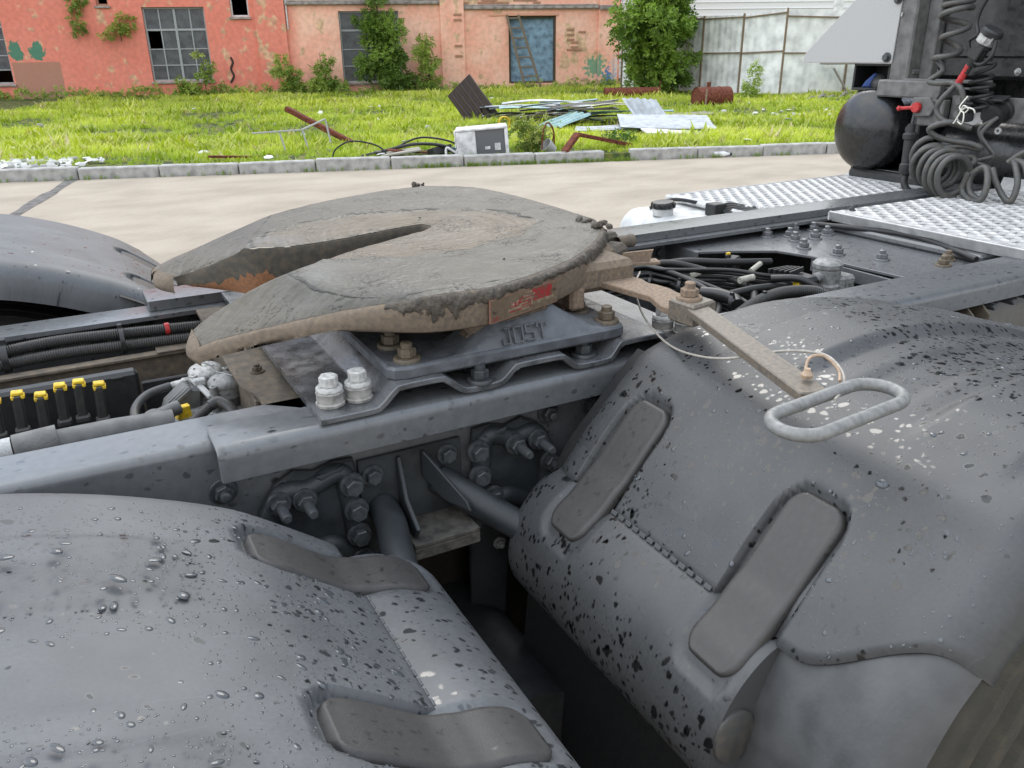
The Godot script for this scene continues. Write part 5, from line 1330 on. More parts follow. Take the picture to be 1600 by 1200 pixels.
func build_fifth_wheel() -> void:
	var fw := group_part("fifth_wheel", "fifth wheel coupling plate caked with old grease")
	var tx := fifth_texture()
	var gm := StandardMaterial3D.new()
	gm.resource_name = "old_grease"; gm.albedo_texture = tx[0]; gm.albedo_color = Color(0.635, 0.63, 0.61); gm.roughness_texture = tx[2]; gm.roughness = 0.7
	gm.normal_enabled = true; gm.normal_texture = tx[1]; gm.normal_scale = 1.0
	# boundary curves along the horseshoe
	var I := []; var O := []
	for f in FW: I.append(V(f[0], f[1], f[2])); O.append(V(f[3], f[4], f[5]))
	var per := 12
	var ci := cr(I, per); var co := cr(O, per)
	var nu := ci.size()
	var cross_n := 46
	var P := PackedVector3Array(); var UV := PackedVector2Array()
	var S := PackedVector3Array(); var IN := PackedVector3Array()
	for i in nu:
		var a := ci[i]; var b := co[i]
		var d := b - a; d.y = 0; d = d.normalized()
		for j in cross_n:
			var t := float(j) / (cross_n - 1)
			t = lerpf(t, smoothstep(0, 1, t), 0.35)
			var p := a.lerp(b, t)
			var e := minf(p.distance_to(b), 0.03)
			p.y += grease_height(p.x, p.z) - 0.0035 * pow(1.0 - e / 0.03, 2.0)
			var ea := minf(p.distance_to(a), 0.012)
			p.y -= 0.003 * pow(1.0 - ea / 0.012, 2.0)
			P.append(p); UV.append(Vector2((p.x - 0.1) / 0.9, (p.z + 0.55) / 1.05))
	var m := MB.new()
	m.grid(P, nu, cross_n, UV, true)
	obj("top_plate", m, gm, fw)
	# outer skirt: rolls over the edge and drops to the casting's lower rim
	for i in nu:
		var b := co[i]
		var tg := co[mini(i + 1, nu - 1)] - co[maxi(i - 1, 0)]; tg.y = 0
		var o := tg.cross(Vector3.UP).normalized()
		if o.dot(co[i] - ci[i]) < 0: o = -o
		var s := float(i) / nu
		var nz := 0.002 * fw_noise.get_noise_2d(s * 6.0, 1.0)
		var yb := lerpf(minf(b.y - 0.02, 0.12), 0.12, smoothstep(0.085, 0.15, b.y))
		S.append(b - o * 0.002 + V(0, -0.0035 + grease_height(b.x, b.z), 0)); S.append(b + o * 0.005 + V(0, -0.005, 0)); S.append(b + o * 0.0105 + V(0, -0.011 + nz, 0)); S.append(b + o * 0.013 + V(0, -0.019, 0)); S.append(b + o * (0.013 + nz) + V(0, -0.028, 0))
		S.append(V(b.x, lerpf(b.y - 0.028, yb, 0.5), b.z) + o * (0.0125 + nz)); S.append(V(b.x, yb + 0.003, b.z) + o * 0.011); S.append(V(b.x, yb, b.z) + o * 0.008); S.append(V(b.x, yb, b.z) - o * 0.012); S.append(V(b.x, b.y - 0.03, b.z) - o * 0.014)
		# inner wall of the slot
		var a := ci[i]
		IN.append(a + V(0, -0.003 + grease_height(a.x, a.z), 0)); IN.append(a - o * 0.004 + V(0, -0.007, 0)); IN.append(a - o * 0.006 + V(0, -0.02, 0))
		var yi := maxf(minf(a.y - 0.018, 0.088), 0.07)
		IN.append(V(a.x, lerpf(a.y - 0.02, yi, 0.5), a.z) - o * (0.006 + nz)); IN.append(V(a.x, yi, a.z) - o * 0.005); IN.append(V(a.x, yi, a.z) + o * 0.006)
	m = MB.new()
	m.grid(S, nu, 10, PackedVector2Array(), true)
	obj("skirt", m, M.cast_brown, fw)
	m = MB.new()
	TX.slot = ntex(noise(65, 0.02, 5), [[0.2, Color(0.34, 0.325, 0.29)], [0.55, Color(0.42, 0.39, 0.34)], [0.9, Color(0.50, 0.44, 0.36)]])
	var sm := mat("slot_wall", Color(0.5, 0.5, 0.5), 0.85, "slot", 5.0, "n_fine", 0.5)
	m.grid(IN, nu, 6, PackedVector2Array(), false)
	obj("slot_wall", m, sm, fw)
	# bare rusty metal low on the inside of the far ramp
	m = MB.new()
	var RS := PackedVector3Array()
	var rn := int(nu * 0.26)
	for i in rn:
		var f := i / (rn - 1.0)
		var hi := 0.55 * sin(PI * pow(f, 0.8)) * (1.0 + 0.5 * fw_noise.get_noise_2d(f * 2.0, 4.0))
		var top_p := IN[i * 6 + 4].lerp(IN[i * 6 + 2], clampf(hi, 0.02, 0.9))
		var dir := (co[i] - ci[i]); dir.y = 0; dir = dir.normalized()
		RS.append(top_p - dir * -0.0 - dir * 0.001); RS.append(IN[i * 6 + 4] - dir * 0.0012); RS.append(IN[i * 6 + 5] - V(0, 0.001, 0))
	m.grid(RS, rn, 3, PackedVector2Array(), false)
	obj("rusty_face", m, M.rust_bare, fw)
	# noses: close the two ramp ends
	for e in 2:
		var i := 0 if e == 0 else nu - 1
		m = MB.new()
		var a := ci[i]; var b := co[i]
		var out := V(-1, 0, 0.15 if e == 0 else -0.1).normalized()
		var G := PackedVector3Array()
		for j in 9:
			var t := j / 8.0
			for k in 7:
				var g := k / 6.0
				var bulge := (0.004 + sin(PI * t) * 0.014) * sqrt(clampf(g * (2.2 - g), 0, 1)) * smoothstep(1.35, 0.8, g)
				var dab := (b - a); dab.y = 0; dab = dab.normalized()
				var sp := minf(g * 4.0, 1.0)
				var p := (a - dab * 0.006 * sp + V(0, -0.0015, 0)).lerp(b + dab * 0.013 * sp + V(0, -0.0035, 0), t)
				p.y -= g * 0.030 - (0.003 if g == 0.0 else 0.0)
				G.append(p + out * bulge)
		m.grid(G, 9, 7, PackedVector2Array(), e == 0)
		obj("nose", m, M.cast_brown, fw)
	# cast body and bearing lugs beneath the plate
	m = MB.new()
	m.bx(0.40, 0.86, 0.105, 0.155, 0.05, 0.34, 0.01); m.bx(0.40, 0.86, 0.105, 0.155, -0.40, -0.07, 0.01); m.bx(0.64, 0.88, 0.10, 0.16, -0.3, 0.25, 0.01)
	obj("body", m, M.cast_brown, fw)
	for z: float in [0.365, -0.40]:
		m = MB.new()
		m.prism(T3(V(0, 0, z - 0.02)), PackedVector2Array([Vector2(0.455, 0.13), Vector2(0.655, 0.13), Vector2(0.65, 0.106), Vector2(0.60, 0.10), Vector2(0.56, 0.085), Vector2(0.515, 0.083), Vector2(0.495, 0.105), Vector2(0.46, 0.114)]), 0.045, 0.006)
		m.box(T3(V(0.527, 0.075, z + 0.005)), V(0.045, 0.035, 0.04), 0.008)
		obj("bearing_lug", m, M.cast_brown, fw)
	m = MB.new(); m.box(T3(V(0.735, 0.1, 0.33)), V(0.03, 0.04, 0.03), 0.005); obj("stop_lug", m, M.bar_rusty, fw)
	# grease squeezed out along the near rim, in lumps
	var gl := mat("grease_crust_dark", Color(0.105, 0.10, 0.09), 0.75, "cast", 9.0, "n_lump", 1.2)
	m = MB.new()
	var i0 := int(nu * 0.50); var i1 := int(nu * 0.845)
	var G := PackedVector3Array()
	var cols := 22
	var cnt := 0
	var lump := noise(66, 9.0, 3)
	var drip := noise(69, 1.0, 2)
	var steps := 420
	for q in steps:
		var fi := lerpf(float(i0), float(i1), q / (steps - 1.0))
		var b := co[int(fi)].lerp(co[mini(int(fi) + 1, nu - 1)], fi - int(fi))
		var tg := co[mini(int(fi) + 3, nu - 1)] - co[maxi(int(fi) - 3, 0)]; tg.y = 0
		var o := tg.cross(Vector3.UP).normalized()
		if o.dot(b - V(0.6, b.y, 0)) < 0: o = -o
		var f := q / (steps - 1.0)
		var env := smoothstep(0.0, 0.08, f) * smoothstep(1.0, 0.93, f)
		var rv := 1.2 * (0.0085 + 0.007 * maxf(0.0, 0.3 + drip.get_noise_2d(f * 9.0, 0.0)) + 0.008 * smoothstep(0.15, 0.5, drip.get_noise_2d(f * 13.0, 7.0))) * (0.35 + 0.65 * env) * (1.0 - 0.45 * smoothstep(0.36, 0.44, f) * smoothstep(0.70, 0.62, f))
		var rh := 0.0095 + 0.004 * drip.get_noise_2d(f * 11.0, 20.0)
		var mid := b + o * (0.0065 * env) + V(0, -0.004 - rv * 0.85, 0)
		for k in cols:
			var an := TAU * k / cols
			var q3 := mid + o * cos(an) * rh + V(0, sin(an) * rv, 0)
			var bump := 0.0042 * lump.get_noise_3dv(q3 * 4.0) + 0.0022 * lump.get_noise_3dv(q3 * 11.0 + V(3, 1, 2))
			var dirv := (o * cos(an) + V(0, sin(an), 0))
			if sin(an) > 0.6: bump = minf(bump, 0.0005)
			G.append(q3 + dirv * bump * env)
		cnt += 1
	m.grid(G, cnt, cols, PackedVector2Array(), false, false, true)
	obj("grease_crust", m, gl, fw)
	m = MB.new()
	var rg := RandomNumberGenerator.new(); rg.seed = 17
	for q in 60:
		var x := rg.randf_range(0.2, 0.9); var z := rg.randf_range(-0.4, 0.4)
		if q < 14:
			x = 0.905 + rg.randf_range(-0.02, 0.015); z = 0.14 + rg.randf_range(-0.05, 0.04)
		elif q < 20:
			x = 0.80 + rg.randf_range(-0.02, 0.03); z = -0.50 + rg.randf_range(-0.01, 0.015)
		elif q > 24 or Vector2((x - 0.57) / 0.34, z / 0.4).length() > 0.9 or (absf(z - 0.05) < 0.12 and x < 0.62): continue
		var s := rg.randf_range(0.002, 0.006) * (1.5 if q < 20 else 1.0)
		m.lathe(Transform3D(Basis.from_euler(V(rg.randf(), rg.randf() * 6, rg.randf())).scaled_local(V(s * 1.8, s * 0.5, s)), V(x, 0.1785, z)), [Vector2(0.6, -1), Vector2(1, 0), Vector2(0.6, 0.8), Vector2(0, 1.0)], 7, 2.0)
	obj("grease_crumbs", m, gl, fw)
	# name plate on the near skirt
	m = MB.new()
	var na := V(0.512, 0.160, 0.4495); var nb := V(0.656, 0.160, 0.3985); var up := V(0, -0.036, 0.0)
	var nn := (nb - na).cross(Vector3.UP).normalized()
	if nn.z < 0: nn = -nn
	na += nn * 0.004; nb += nn * 0.004
	m.quad(na + up, nb + up, nb, na, PackedVector2Array([Vector2(0, 1), Vector2(1, 1), Vector2(1, 0), Vector2(0, 0)]))
	m.quad(na + up, na, na - nn * 0.004, na + up - nn * 0.004); m.quad(nb, nb + up, nb + up - nn * 0.004, nb - nn * 0.004); m.quad(na, nb, nb - nn * 0.004, na - nn * 0.004); m.quad(nb + up, na + up, na + up - nn * 0.004, nb + up - nn * 0.004)
	var pm := StandardMaterial3D.new()
	pm.resource_name = "name_plate"; pm.albedo_texture = plate_picture(); pm.roughness = 0.6; pm.albedo_color = Color(0.85, 0.85, 0.85)
	obj("name_plate", m, pm, fw)
	for p in [na.lerp(nb, 0.05) + up * 0.5, na.lerp(nb, 0.95) + up * 0.35]: obj("rivet", BM["small"], M.bolt_brown, fw, Transform3D(along(nn).scaled(V(0.3, 0.3, 0.3)), p))
	# bearing brackets, near and far, with the raised letters on the near one
	for s in 2:
		var sg := 1.0 if s == 0 else -1.0
		m = MB.new()
		var zo := 0.418
		var base := PackedVector2Array([Vector2(0.368, 0.17), Vector2(0.366, 0.40), Vector2(0.374, 0.413), Vector2(0.392, 0.418), Vector2(0.765, 0.418), Vector2(0.782, 0.412), Vector2(0.79, 0.395), Vector2(0.79, 0.27), Vector2(0.76, 0.17)])
		m.prism(Transform3D(Basis(V(1, 0, 0), V(0, 0, sg), V(0, 1, 0)), V(0, 0.047, 0)) if false else Transform3D(Basis(V(1, 0, 0), V(0, 0, sg), V(0, -sg, 0)), V(0, 0.047 if sg < 0 else 0.068, 0)), base, 0.021, 0.004)
		# upright: a face that leans in towards the top, lofted between a lower and an upper line
		var F := PackedVector3Array()
		var xs := [0.40, 0.43, 0.46, 0.485, 0.505, 0.525, 0.545, 0.57, 0.60, 0.63, 0.655, 0.68, 0.705, 0.73, 0.755]
		var hs := [0.067, 0.0675, 0.069, 0.0735, 0.083, 0.098, 0.118, 0.128, 0.130, 0.128, 0.119, 0.101, 0.085, 0.075, 0.0685]
		for i in xs.size():
			var y1: float = hs[i]; var x: float = xs[i]
			for q in [[zo - 0.004, 0.06], [zo - 0.006, 0.068], [zo - 0.010 - (y1 - 0.066) * 0.25, lerpf(0.068, y1, 0.5)], [zo - 0.013 - (y1 - 0.066) * 0.45, y1 - 0.003], [zo - 0.018 - (y1 - 0.066) * 0.45, y1], [zo - 0.075, y1 + 0.001], [zo - 0.08, y1 - 0.004], [zo - 0.085, 0.06]]: F.append(V(x, q[1], q[0] * sg))
		m.grid(F, xs.size(), 8, PackedVector2Array(), sg < 0)
		var br := obj("bearing_bracket", m, M.bracket_iron, fw)
		if s == 0: bracket_letters(fw)
		for q in [[0.404, 0.318, "flange", M.bolt_khaki], [0.404, 0.388, "flange", M.bolt_khaki], [0.752, 0.315, "flange", M.bolt_brown], [0.764, 0.388, "flange", M.bolt_khaki]]: bolt_at(fw, V(q[0], 0.068, q[1] * sg), Vector3.UP, q[2], q[3], q[0] * 9 + s)
	# release handle: arm, joint, bar and the closed loop of round steel
	m = MB.new()
	var arm := PackedVector2Array()
	for p in [[0.80, 0.215], [0.842, 0.222], [0.862, 0.30], [0.868, 0.36], [0.862, 0.385], [0.868, 0.40], [0.872, 0.43], [0.868, 0.45], [0.862, 0.52], [0.855, 0.545], [0.80, 0.545], [0.797, 0.50], [0.815, 0.45], [0.806, 0.40], [0.80, 0.36], [0.778, 0.27]]: arm.append(Vector2(p[0] - 0.01, p[1]))
	m.prism(Transform3D(Basis(V(1, 0, 0), V(0, 0, 1), V(0, -1, 0)), V(0, 0.123, 0)), arm, 0.011, 0.0015)
	obj("handle_arm", m, M.bar_rusty, fw)
	m = MB.new()
	m.prism(Transform3D(Basis(V(1, 0, 0), V(0, 0, 1), V(0, -1, 0)), V(0, 0.141, 0)), PackedVector2Array([Vector2(0.783, 0.525), Vector2(0.835, 0.517), Vector2(0.838, 0.568), Vector2(0.787, 0.578)]), 0.034, 0.003)
	obj("handle_joint", m, M.bar_steel, fw)
	bolt_at(fw, V(0.808, 0.141, 0.542), Vector3.UP, "hex_stud", M.bar_rusty, 0.4)
	m = MB.new(); m.bar(V(0.805, 0.129, 0.565), V(0.682, 0.140, 0.905), 0.036, 0.012, 0.0015)
	obj("handle_bar", m, M.bar_steel, fw)
	m = MB.new()
	var lp := []
	var c0 := V(0.607, 0.147, 0.955); var c1 := V(0.722, 0.150, 0.948)
	var dd := (c1 - c0).normalized(); var pp := V(-dd.z, 0, dd.x)
	for k in 9: lp.append(c1 + (dd * cos(-PI / 2 + PI * k / 8.0) + pp * sin(-PI / 2 + PI * k / 8.0)) * 0.029)
	for k in 5: lp.append((c1 + pp * 0.029).lerp(c0 + pp * 0.029, (k + 0.5) / 5.0))
	for k in 9: lp.append(c0 + (-dd * cos(-PI / 2 + PI * k / 8.0) - pp * sin(-PI / 2 + PI * k / 8.0)) * 0.029)
	for k in 5: lp.append((c0 - pp * 0.029).lerp(c1 - pp * 0.029, (k + 0.5) / 5.0))
	m.tube(cr(lp, 3, true), 0.0071, 14, true)
	obj("handle_loop", m, M.loop_steel, fw)
	# latch lump, pin and tab at the front of the plate
	m = MB.new()
	m.box(T3(V(0.895, 0.132, 0.205), Basis(Vector3.UP, 0.5)), V(0.085, 0.034, 0.045), 0.01); m.box(T3(V(0.925, 0.145, 0.14), Basis(Vector3.UP, 0.25)), V(0.07, 0.022, 0.03), 0.008)
	obj("latch", m, gl, fw)
	m = MB.new(); m.lathe(T3(V(0.94, 0.14, 0.165), along(V(1, 0, -0.1))), [Vector2(0.012, 0), Vector2(0.013, 0.01), Vector2(0.013, 0.022), Vector2(0.011, 0.026), Vector2(0.013, 0.03), Vector2(0.013, 0.04), Vector2(0, 0.042)], 16); obj("latch_pin", m, M.channel_beige, fw)
	m = MB.new(); m.prism(Transform3D(Basis(V(0.93, 0, 0.35).normalized(), V(0, 1, 0), V(-0.35, 0, 0.93).normalized()), V(0.915, 0.112, 0.215)), PackedVector2Array([Vector2(0, 0), Vector2(0.055, 0), Vector2(0.062, 0.026), Vector2(0.0, 0.022)]), 0.006, 0.001)
	m.box(T3(V(0.955, 0.112, 0.225), Basis(Vector3.UP, -0.36)), V(0.07, 0.006, 0.03), 0.001)
	obj("latch_tab", m, M.bar_rusty, fw)
	# bent safety wire: top-level, it is only hooked on
	var t := thing("safety_wire", "thin bent wire from the latch tab over the bolts to the handle loop", "wire", V(0.95, FRAME + 0.1, 0.25))
	m = MB.new()
	var w0 := V(0.95, 0.1, 0.25)
	var ws := []
	for p in [[0.913, 0.110, 0.279], [0.867, 0.100, 0.327], [0.834, 0.075, 0.393], [0.797, 0.070, 0.481], [0.777, 0.070, 0.550], [0.748, 0.090, 0.638], [0.723, 0.118, 0.722], [0.742, 0.135, 0.764], [0.773, 0.140, 0.787], [0.795, 0.140, 0.818], [0.769, 0.140, 0.866], [0.721, 0.145, 0.909], [0.675, 0.150, 0.937]]: ws.append(V(p[0], p[1], p[2]) - w0)
	m.tube(cr(ws, 8), 0.0018, 7)
	obj("wire", m, M.wire_grey, t)
	m = MB.new()
	ws = []
	for p in [[0.70, 0.152, 0.872], [0.715, 0.165, 0.862], [0.735, 0.165, 0.865], [0.738, 0.155, 0.885], [0.725, 0.148, 0.9]]: ws.append(V(p[0], p[1], p[2]) - w0)
	m.tube(cr(ws, 8), 0.002, 7)
	m.lathe(T3(V(0.70, 0.149, 0.875) - w0), [Vector2(0.0065, 0), Vector2(0.007, 0.004), Vector2(0.004, 0.008), Vector2(0.0035, 0.011), Vector2(0, 0.011)], 10)
	obj("hook", m, M.wire_copper, t)

func bracket_letters(fw: Node3D) -> void:        # the maker's four raised letters, as strokes
	var org := V(0.553, 0.0725, 0.4125); var ex := V(0.021, 0.0, 0.0); var ey := V(0.0, 0.0225, -0.0086)
	var strokes := {"J": [[0.15, 0.0, 0.7, 0.0], [0.7, 0.0, 0.7, 1.0], [0.15, 0.0, 0.15, 0.3], [0.35, 1.0, 0.7, 1.0]], "O": [[0.1, 0, 0.8, 0], [0.8, 0, 0.8, 1], [0.8, 1, 0.1, 1], [0.1, 1, 0.1, 0]], "S": [[0.1, 0, 0.8, 0], [0.8, 0, 0.8, 0.5], [0.8, 0.5, 0.1, 0.5], [0.1, 0.5, 0.1, 1], [0.1, 1, 0.8, 1]], "T": [[0.1, 1, 0.9, 1], [0.5, 1, 0.5, 0], [0.1, 1, 0.1, 0.75], [0.9, 1, 0.9, 0.75]]}
	var k := 0
	for ch: String in ["J", "O", "S", "T"]:
		var m := MB.new()
		var o := org + ex * k * 1.0
		for s in strokes[ch]:
			var a: Vector3 = o + ex * s[0] + ey * s[1]; var b: Vector3 = o + ex * s[2] + ey * s[3]
			var d := (b - a).normalized()
			m.bar(a - d * 0.0012, b + d * 0.0012, 0.0030, 0.0040, 0.0007, ex.cross(ey))
		obj("letter", m, M.bracket_iron, fw)
		k += 1

func plate_picture() -> ImageTexture:      # dirty aluminium plate with what is left of its red print
	var w := 256; var h := 80
	var im := Image.create(w, h, false, Image.FORMAT_RGB8)
	im.fill(Color(0.50, 0.43, 0.34))
	var red := Color(0.68, 0.14, 0.14); var pale := Color(0.62, 0.56, 0.46)
	for r in [[70, 30, 60, 34], [150, 6, 84, 42], [128, 14, 30, 50], [6, 62, 22, 14], [105, 20, 40, 20]]: im.fill_rect(Rect2i(r[0], r[1], r[2], r[3]), red)
	for r in [[126, 8, 30, 7], [122, 18, 44, 8], [112, 30, 50, 7], [104, 42, 34, 6], [150, 40, 8, 20], [170, 48, 74, 12], [112, 52, 34, 5], [112, 60, 30, 6], [64, 48, 50, 10]]: im.fill_rect(Rect2i(r[0], r[1], r[2], r[3]), pale)
	# the last two letters of the name
	for r in [[72, 28, 14, 4], [72, 28, 4, 9], [72, 34, 14, 4], [82, 34, 4, 9], [72, 40, 14, 4], [90, 28, 14, 4], [95, 28, 4, 16]]: im.fill_rect(Rect2i(r[0], r[1], r[2], r[3]), Color(0.72, 0.66, 0.58))
	var n := noise(67, 0.05, 4); var n2 := noise(68, 0.2, 2)
	for y in h:
		for x in w:
			var d := clampf(0.35 + 1.3 * n.get_noise_2d(x, y) + 0.4 * n2.get_noise_2d(x, y) + (0.4 if x < 60 else 0.0), 0.0, 0.8)
			im.set_pixel(x, y, im.get_pixel(x, y).lerp(Color(0.43, 0.36, 0.28), d))
	for x in w:
		for e: int in [0, 1, h - 2, h - 1]: im.set_pixel(x, e, Color(0.62, 0.45, 0.38))
	return ImageTexture.create_from_image(im)
# ---------------------------------------------------------------- mudguards: a top piece, a quarter piece with a thick collar, rubber straps
# profiles are (towards the gap, up) from the wheel's centre
const TOPP := [[-1.0, 0.08], [-0.88, 0.23], [-0.75, 0.335], [-0.60, 0.412], [-0.45, 0.458], [-0.30, 0.500], [-0.15, 0.545], [0.0, 0.572], [0.10, 0.581], [0.18, 0.578], [0.27, 0.565], [0.345, 0.545], [0.372, 0.531], [0.392, 0.510], [0.46, 0.440], [0.50, 0.390], [0.522, 0.360]]
const QUARTER := [[0.352, 0.531], [0.386, 0.500], [0.452, 0.431], [0.492, 0.385], [0.535, 0.30], [0.556, 0.21], [0.566, 0.10], [0.565, -0.02], [0.552, -0.14], [0.53, -0.26], [0.50, -0.36]]
const COLLAR := [[0.498, 0.362], [0.520, 0.3615], [0.546, 0.348], [0.572, 0.324], [0.594, 0.289], [0.606, 0.250], [0.607, 0.213], [0.596, 0.183], [0.576, 0.163], [0.552, 0.155], [0.52, 0.165]]
const TOPR := [[-1.1, 0.32], [-0.95, 0.43], [-0.75, 0.53], [-0.5, 0.61], [-0.25, 0.645], [-0.05, 0.648], [0.08, 0.640], [0.15, 0.628], [0.235, 0.602], [0.31, 0.572], [0.36, 0.548], [0.39, 0.530], [0.44, 0.493], [0.485, 0.458], [0.500, 0.446]]
const QUARTER_R := [[0.34, 0.545], [0.385, 0.520], [0.435, 0.484], [0.478, 0.449], [0.53, 0.39], [0.568, 0.30], [0.588, 0.18], [0.592, 0.05], [0.58, -0.1], [0.555, -0.25]]
const COLLAR_R := [[0.482, 0.452], [0.500, 0.4505], [0.528, 0.447], [0.558, 0.436], [0.590, 0.415], [0.616, 0.386], [0.632, 0.348], [0.634, 0.305], [0.620, 0.272], [0.595, 0.262], [0.56, 0.27]]
const STRAP_F := [[0.412, 0.492], [0.45, 0.4505], [0.485, 0.4085], [0.512, 0.377], [0.535, 0.3545], [0.556, 0.339], [0.577, 0.316]]
const STRAP_R := [[0.372, 0.5395], [0.405, 0.5195], [0.44, 0.493], [0.475, 0.4665], [0.505, 0.4505], [0.535, 0.4435], [0.562, 0.432], [0.590, 0.412]]
# 0 over the front drive wheel, 1 over the rear wheels: [top, quarter, collar, strap, recess centre, lowest recess on the collar, end cap]
const KINDS := [[TOPP, QUARTER, COLLAR, STRAP_F, 0.495, 0.30, 0.571, 0.255], [TOPR, QUARTER_R, COLLAR_R, STRAP_R, 0.453, 0.405, 0.59, 0.36]]
const ZI := 0.475
const ZO := 1.142
const SL := 1.70           # texture span along the profile
class Prof:
	var p := PackedVector2Array()
	var s := PackedFloat32Array()
	var n := PackedVector2Array()
	func _init(src: PackedVector2Array) -> void:
		p = src
		var a := 0.0
		for i in p.size():
			if i: a += p[i].distance_to(p[i - 1])
			s.append(a)
			var d := (p[mini(i + 1, p.size() - 1)] - p[maxi(i - 1, 0)]).normalized()
			n.append(Vector2(-d.y, d.x))
	func at(x: float) -> Array:
		var i := clampi(s.bsearch(x) - 1, 0, p.size() - 2)
		var f := clampf((x - s[i]) / (s[i + 1] - s[i]), 0.0, 1.0)
		return [p[i].lerp(p[i + 1], f), n[i].lerp(n[i + 1], f).normalized()]
	func length() -> float: return s[s.size() - 1]
func prof_of(a: Array, per := 10) -> Prof:
	var q := []
	for e in a: q.append(Vector2(e[0], e[1]))
	var o := PackedVector2Array()
	for v: Vector2 in cr2(q, per): o.append(v)
	return Prof.new(o)

func sstep(a: float, b: float, x: float) -> float: return smoothstep(a, b, x)
func strap_mask(dx: float, z: float, zs: float, mid: float) -> float:      # 1 inside the recess that takes a strap
	var hx := (dx - mid) / 0.088; var hz := (z - zs) / 0.0495
	var ax := maxf(absf(hx) - 0.62, 0.0) / 0.38; var az := maxf(absf(hz) - 0.35, 0.0) / 0.65
	return 1.0 - sstep(0.90, 1.04, sqrt(ax * ax + az * az))
func top_offset(pt: Vector2, z: float, straps: Array, mid := 0.5) -> float:
	var o := 0.0
	# inner and outer edges roll down
	if z < ZI + 0.055: o -= 0.05 * (1.0 - sqrt(maxf(0.0, 1.0 - pow((ZI + 0.055 - z) / 0.055, 2.0))))
	if z > ZO - 0.05: o -= 0.05 * (1.0 - sqrt(maxf(0.0, 1.0 - pow((z - ZO + 0.05) / 0.05, 2.0))))
	# pressed ribs along the flat crown, fading out before the crease
	var f := sstep(0.33, 0.22, pt.x) * (0.3 if mid < 0.47 else 1.0)
	o += f * 0.013 * (sstep(0.612, 0.628, z) - sstep(0.735, 0.765, z))
	o += f * 0.012 * (sstep(0.925, 0.95, z) - sstep(1.045, 1.065, z))
	o -= 0.005 * (0.3 if mid < 0.47 else 1.0) * sstep(0.30, 0.2, pt.x) * (sstep(0.80, 0.83, z) - sstep(0.875, 0.9, z))
	for zs: float in straps: o -= 0.013 * strap_mask(pt.x, z, zs, mid)
	return o

func fender_picture(sd: int, many: int, tiny: int, dark: float, crowd) -> Array:
	var w := 2048; var h := 1024
	var nz := noise(sd, 0.006, 5)
	var nf := noise(sd + 1, 0.12, 2)
	var im := nz.get_image(w, h, false, false, true)
	im.convert(Image.FORMAT_L8)
	var a := im.get_data()
	var im2 := nf.get_image(w, h, false, false, true); im2.convert(Image.FORMAT_L8)
	var a2 := im2.get_data()
	var b := PackedByteArray(); b.resize(w * h)
	for i in w * h:
		a[i] = 196 + ((a[i] - 128) * 20 + (a2[i] - 128) * 14) / 128
		b[i] = 205 + (a2[i] - 128) / 8
	var rg := RandomNumberGenerator.new(); rg.seed = sd
	var k := 0
	# runs and scuffs: faint pale scratches
	for i in 120:
		var x := rg.randf() * w; var y := rg.randf() * h; var an := rg.randf_range(-0.5, 0.5); var ln := rg.randi_range(20, 90)
		for q in ln:
			var ix := posmod(int(x + cos(an) * q), w); var iy := posmod(int(y + sin(an) * q), h)
			a[iy * w + ix] = mini(255, a[iy * w + ix] + 22)
	var tries := 0
	while k < many and tries < many * 12:
		tries += 1
		var u := rg.randf(); var v := rg.randf()
		if rg.randf() > crowd.call(u * SL, lerpf(0.45, 1.25, v)): continue
		var r := rg.randf_range(1.5, 4.3)
		if rg.randf() < 0.15: r *= 1.7
		blob(a, w, h, u * w, v * h, r * rg.randf_range(0.8, 1.2) * w / SL / 1000.0 * 0.95, r * rg.randf_range(0.7, 1.1) * h / 0.8 / 1000.0 * 0.95, rg, rg.randf_range(dark, dark + 0.28), b, rg.randf_range(0.08, 0.4))
		k += 1
	for i in tiny:
		var r := rg.randf_range(0.7, 1.6)
		blob(a, w, h, rg.randf() * w, rg.randf() * h, r * 1.2, r * 1.28, rg, rg.randf_range(0.35, 0.7), b, 0.22)
	return [ImageTexture.create_from_image(Image.create_from_data(w, h, false, Image.FORMAT_L8, a)), ImageTexture.create_from_image(Image.create_from_data(w, h, false, Image.FORMAT_L8, b))]

func fender_material(called: String, pic: Array) -> StandardMaterial3D:
	var m := StandardMaterial3D.new()
	m.resource_name = called
	m.albedo_color = Color(0.155, 0.162, 0.168).linear_to_srgb()
	m.albedo_texture = pic[0]; m.roughness_texture = pic[1]; m.roughness = 0.66; m.metallic_specular = 0.55
	m.normal_enabled = true; m.normal_texture = TX.n_soft; m.normal_scale = 0.04
	return m

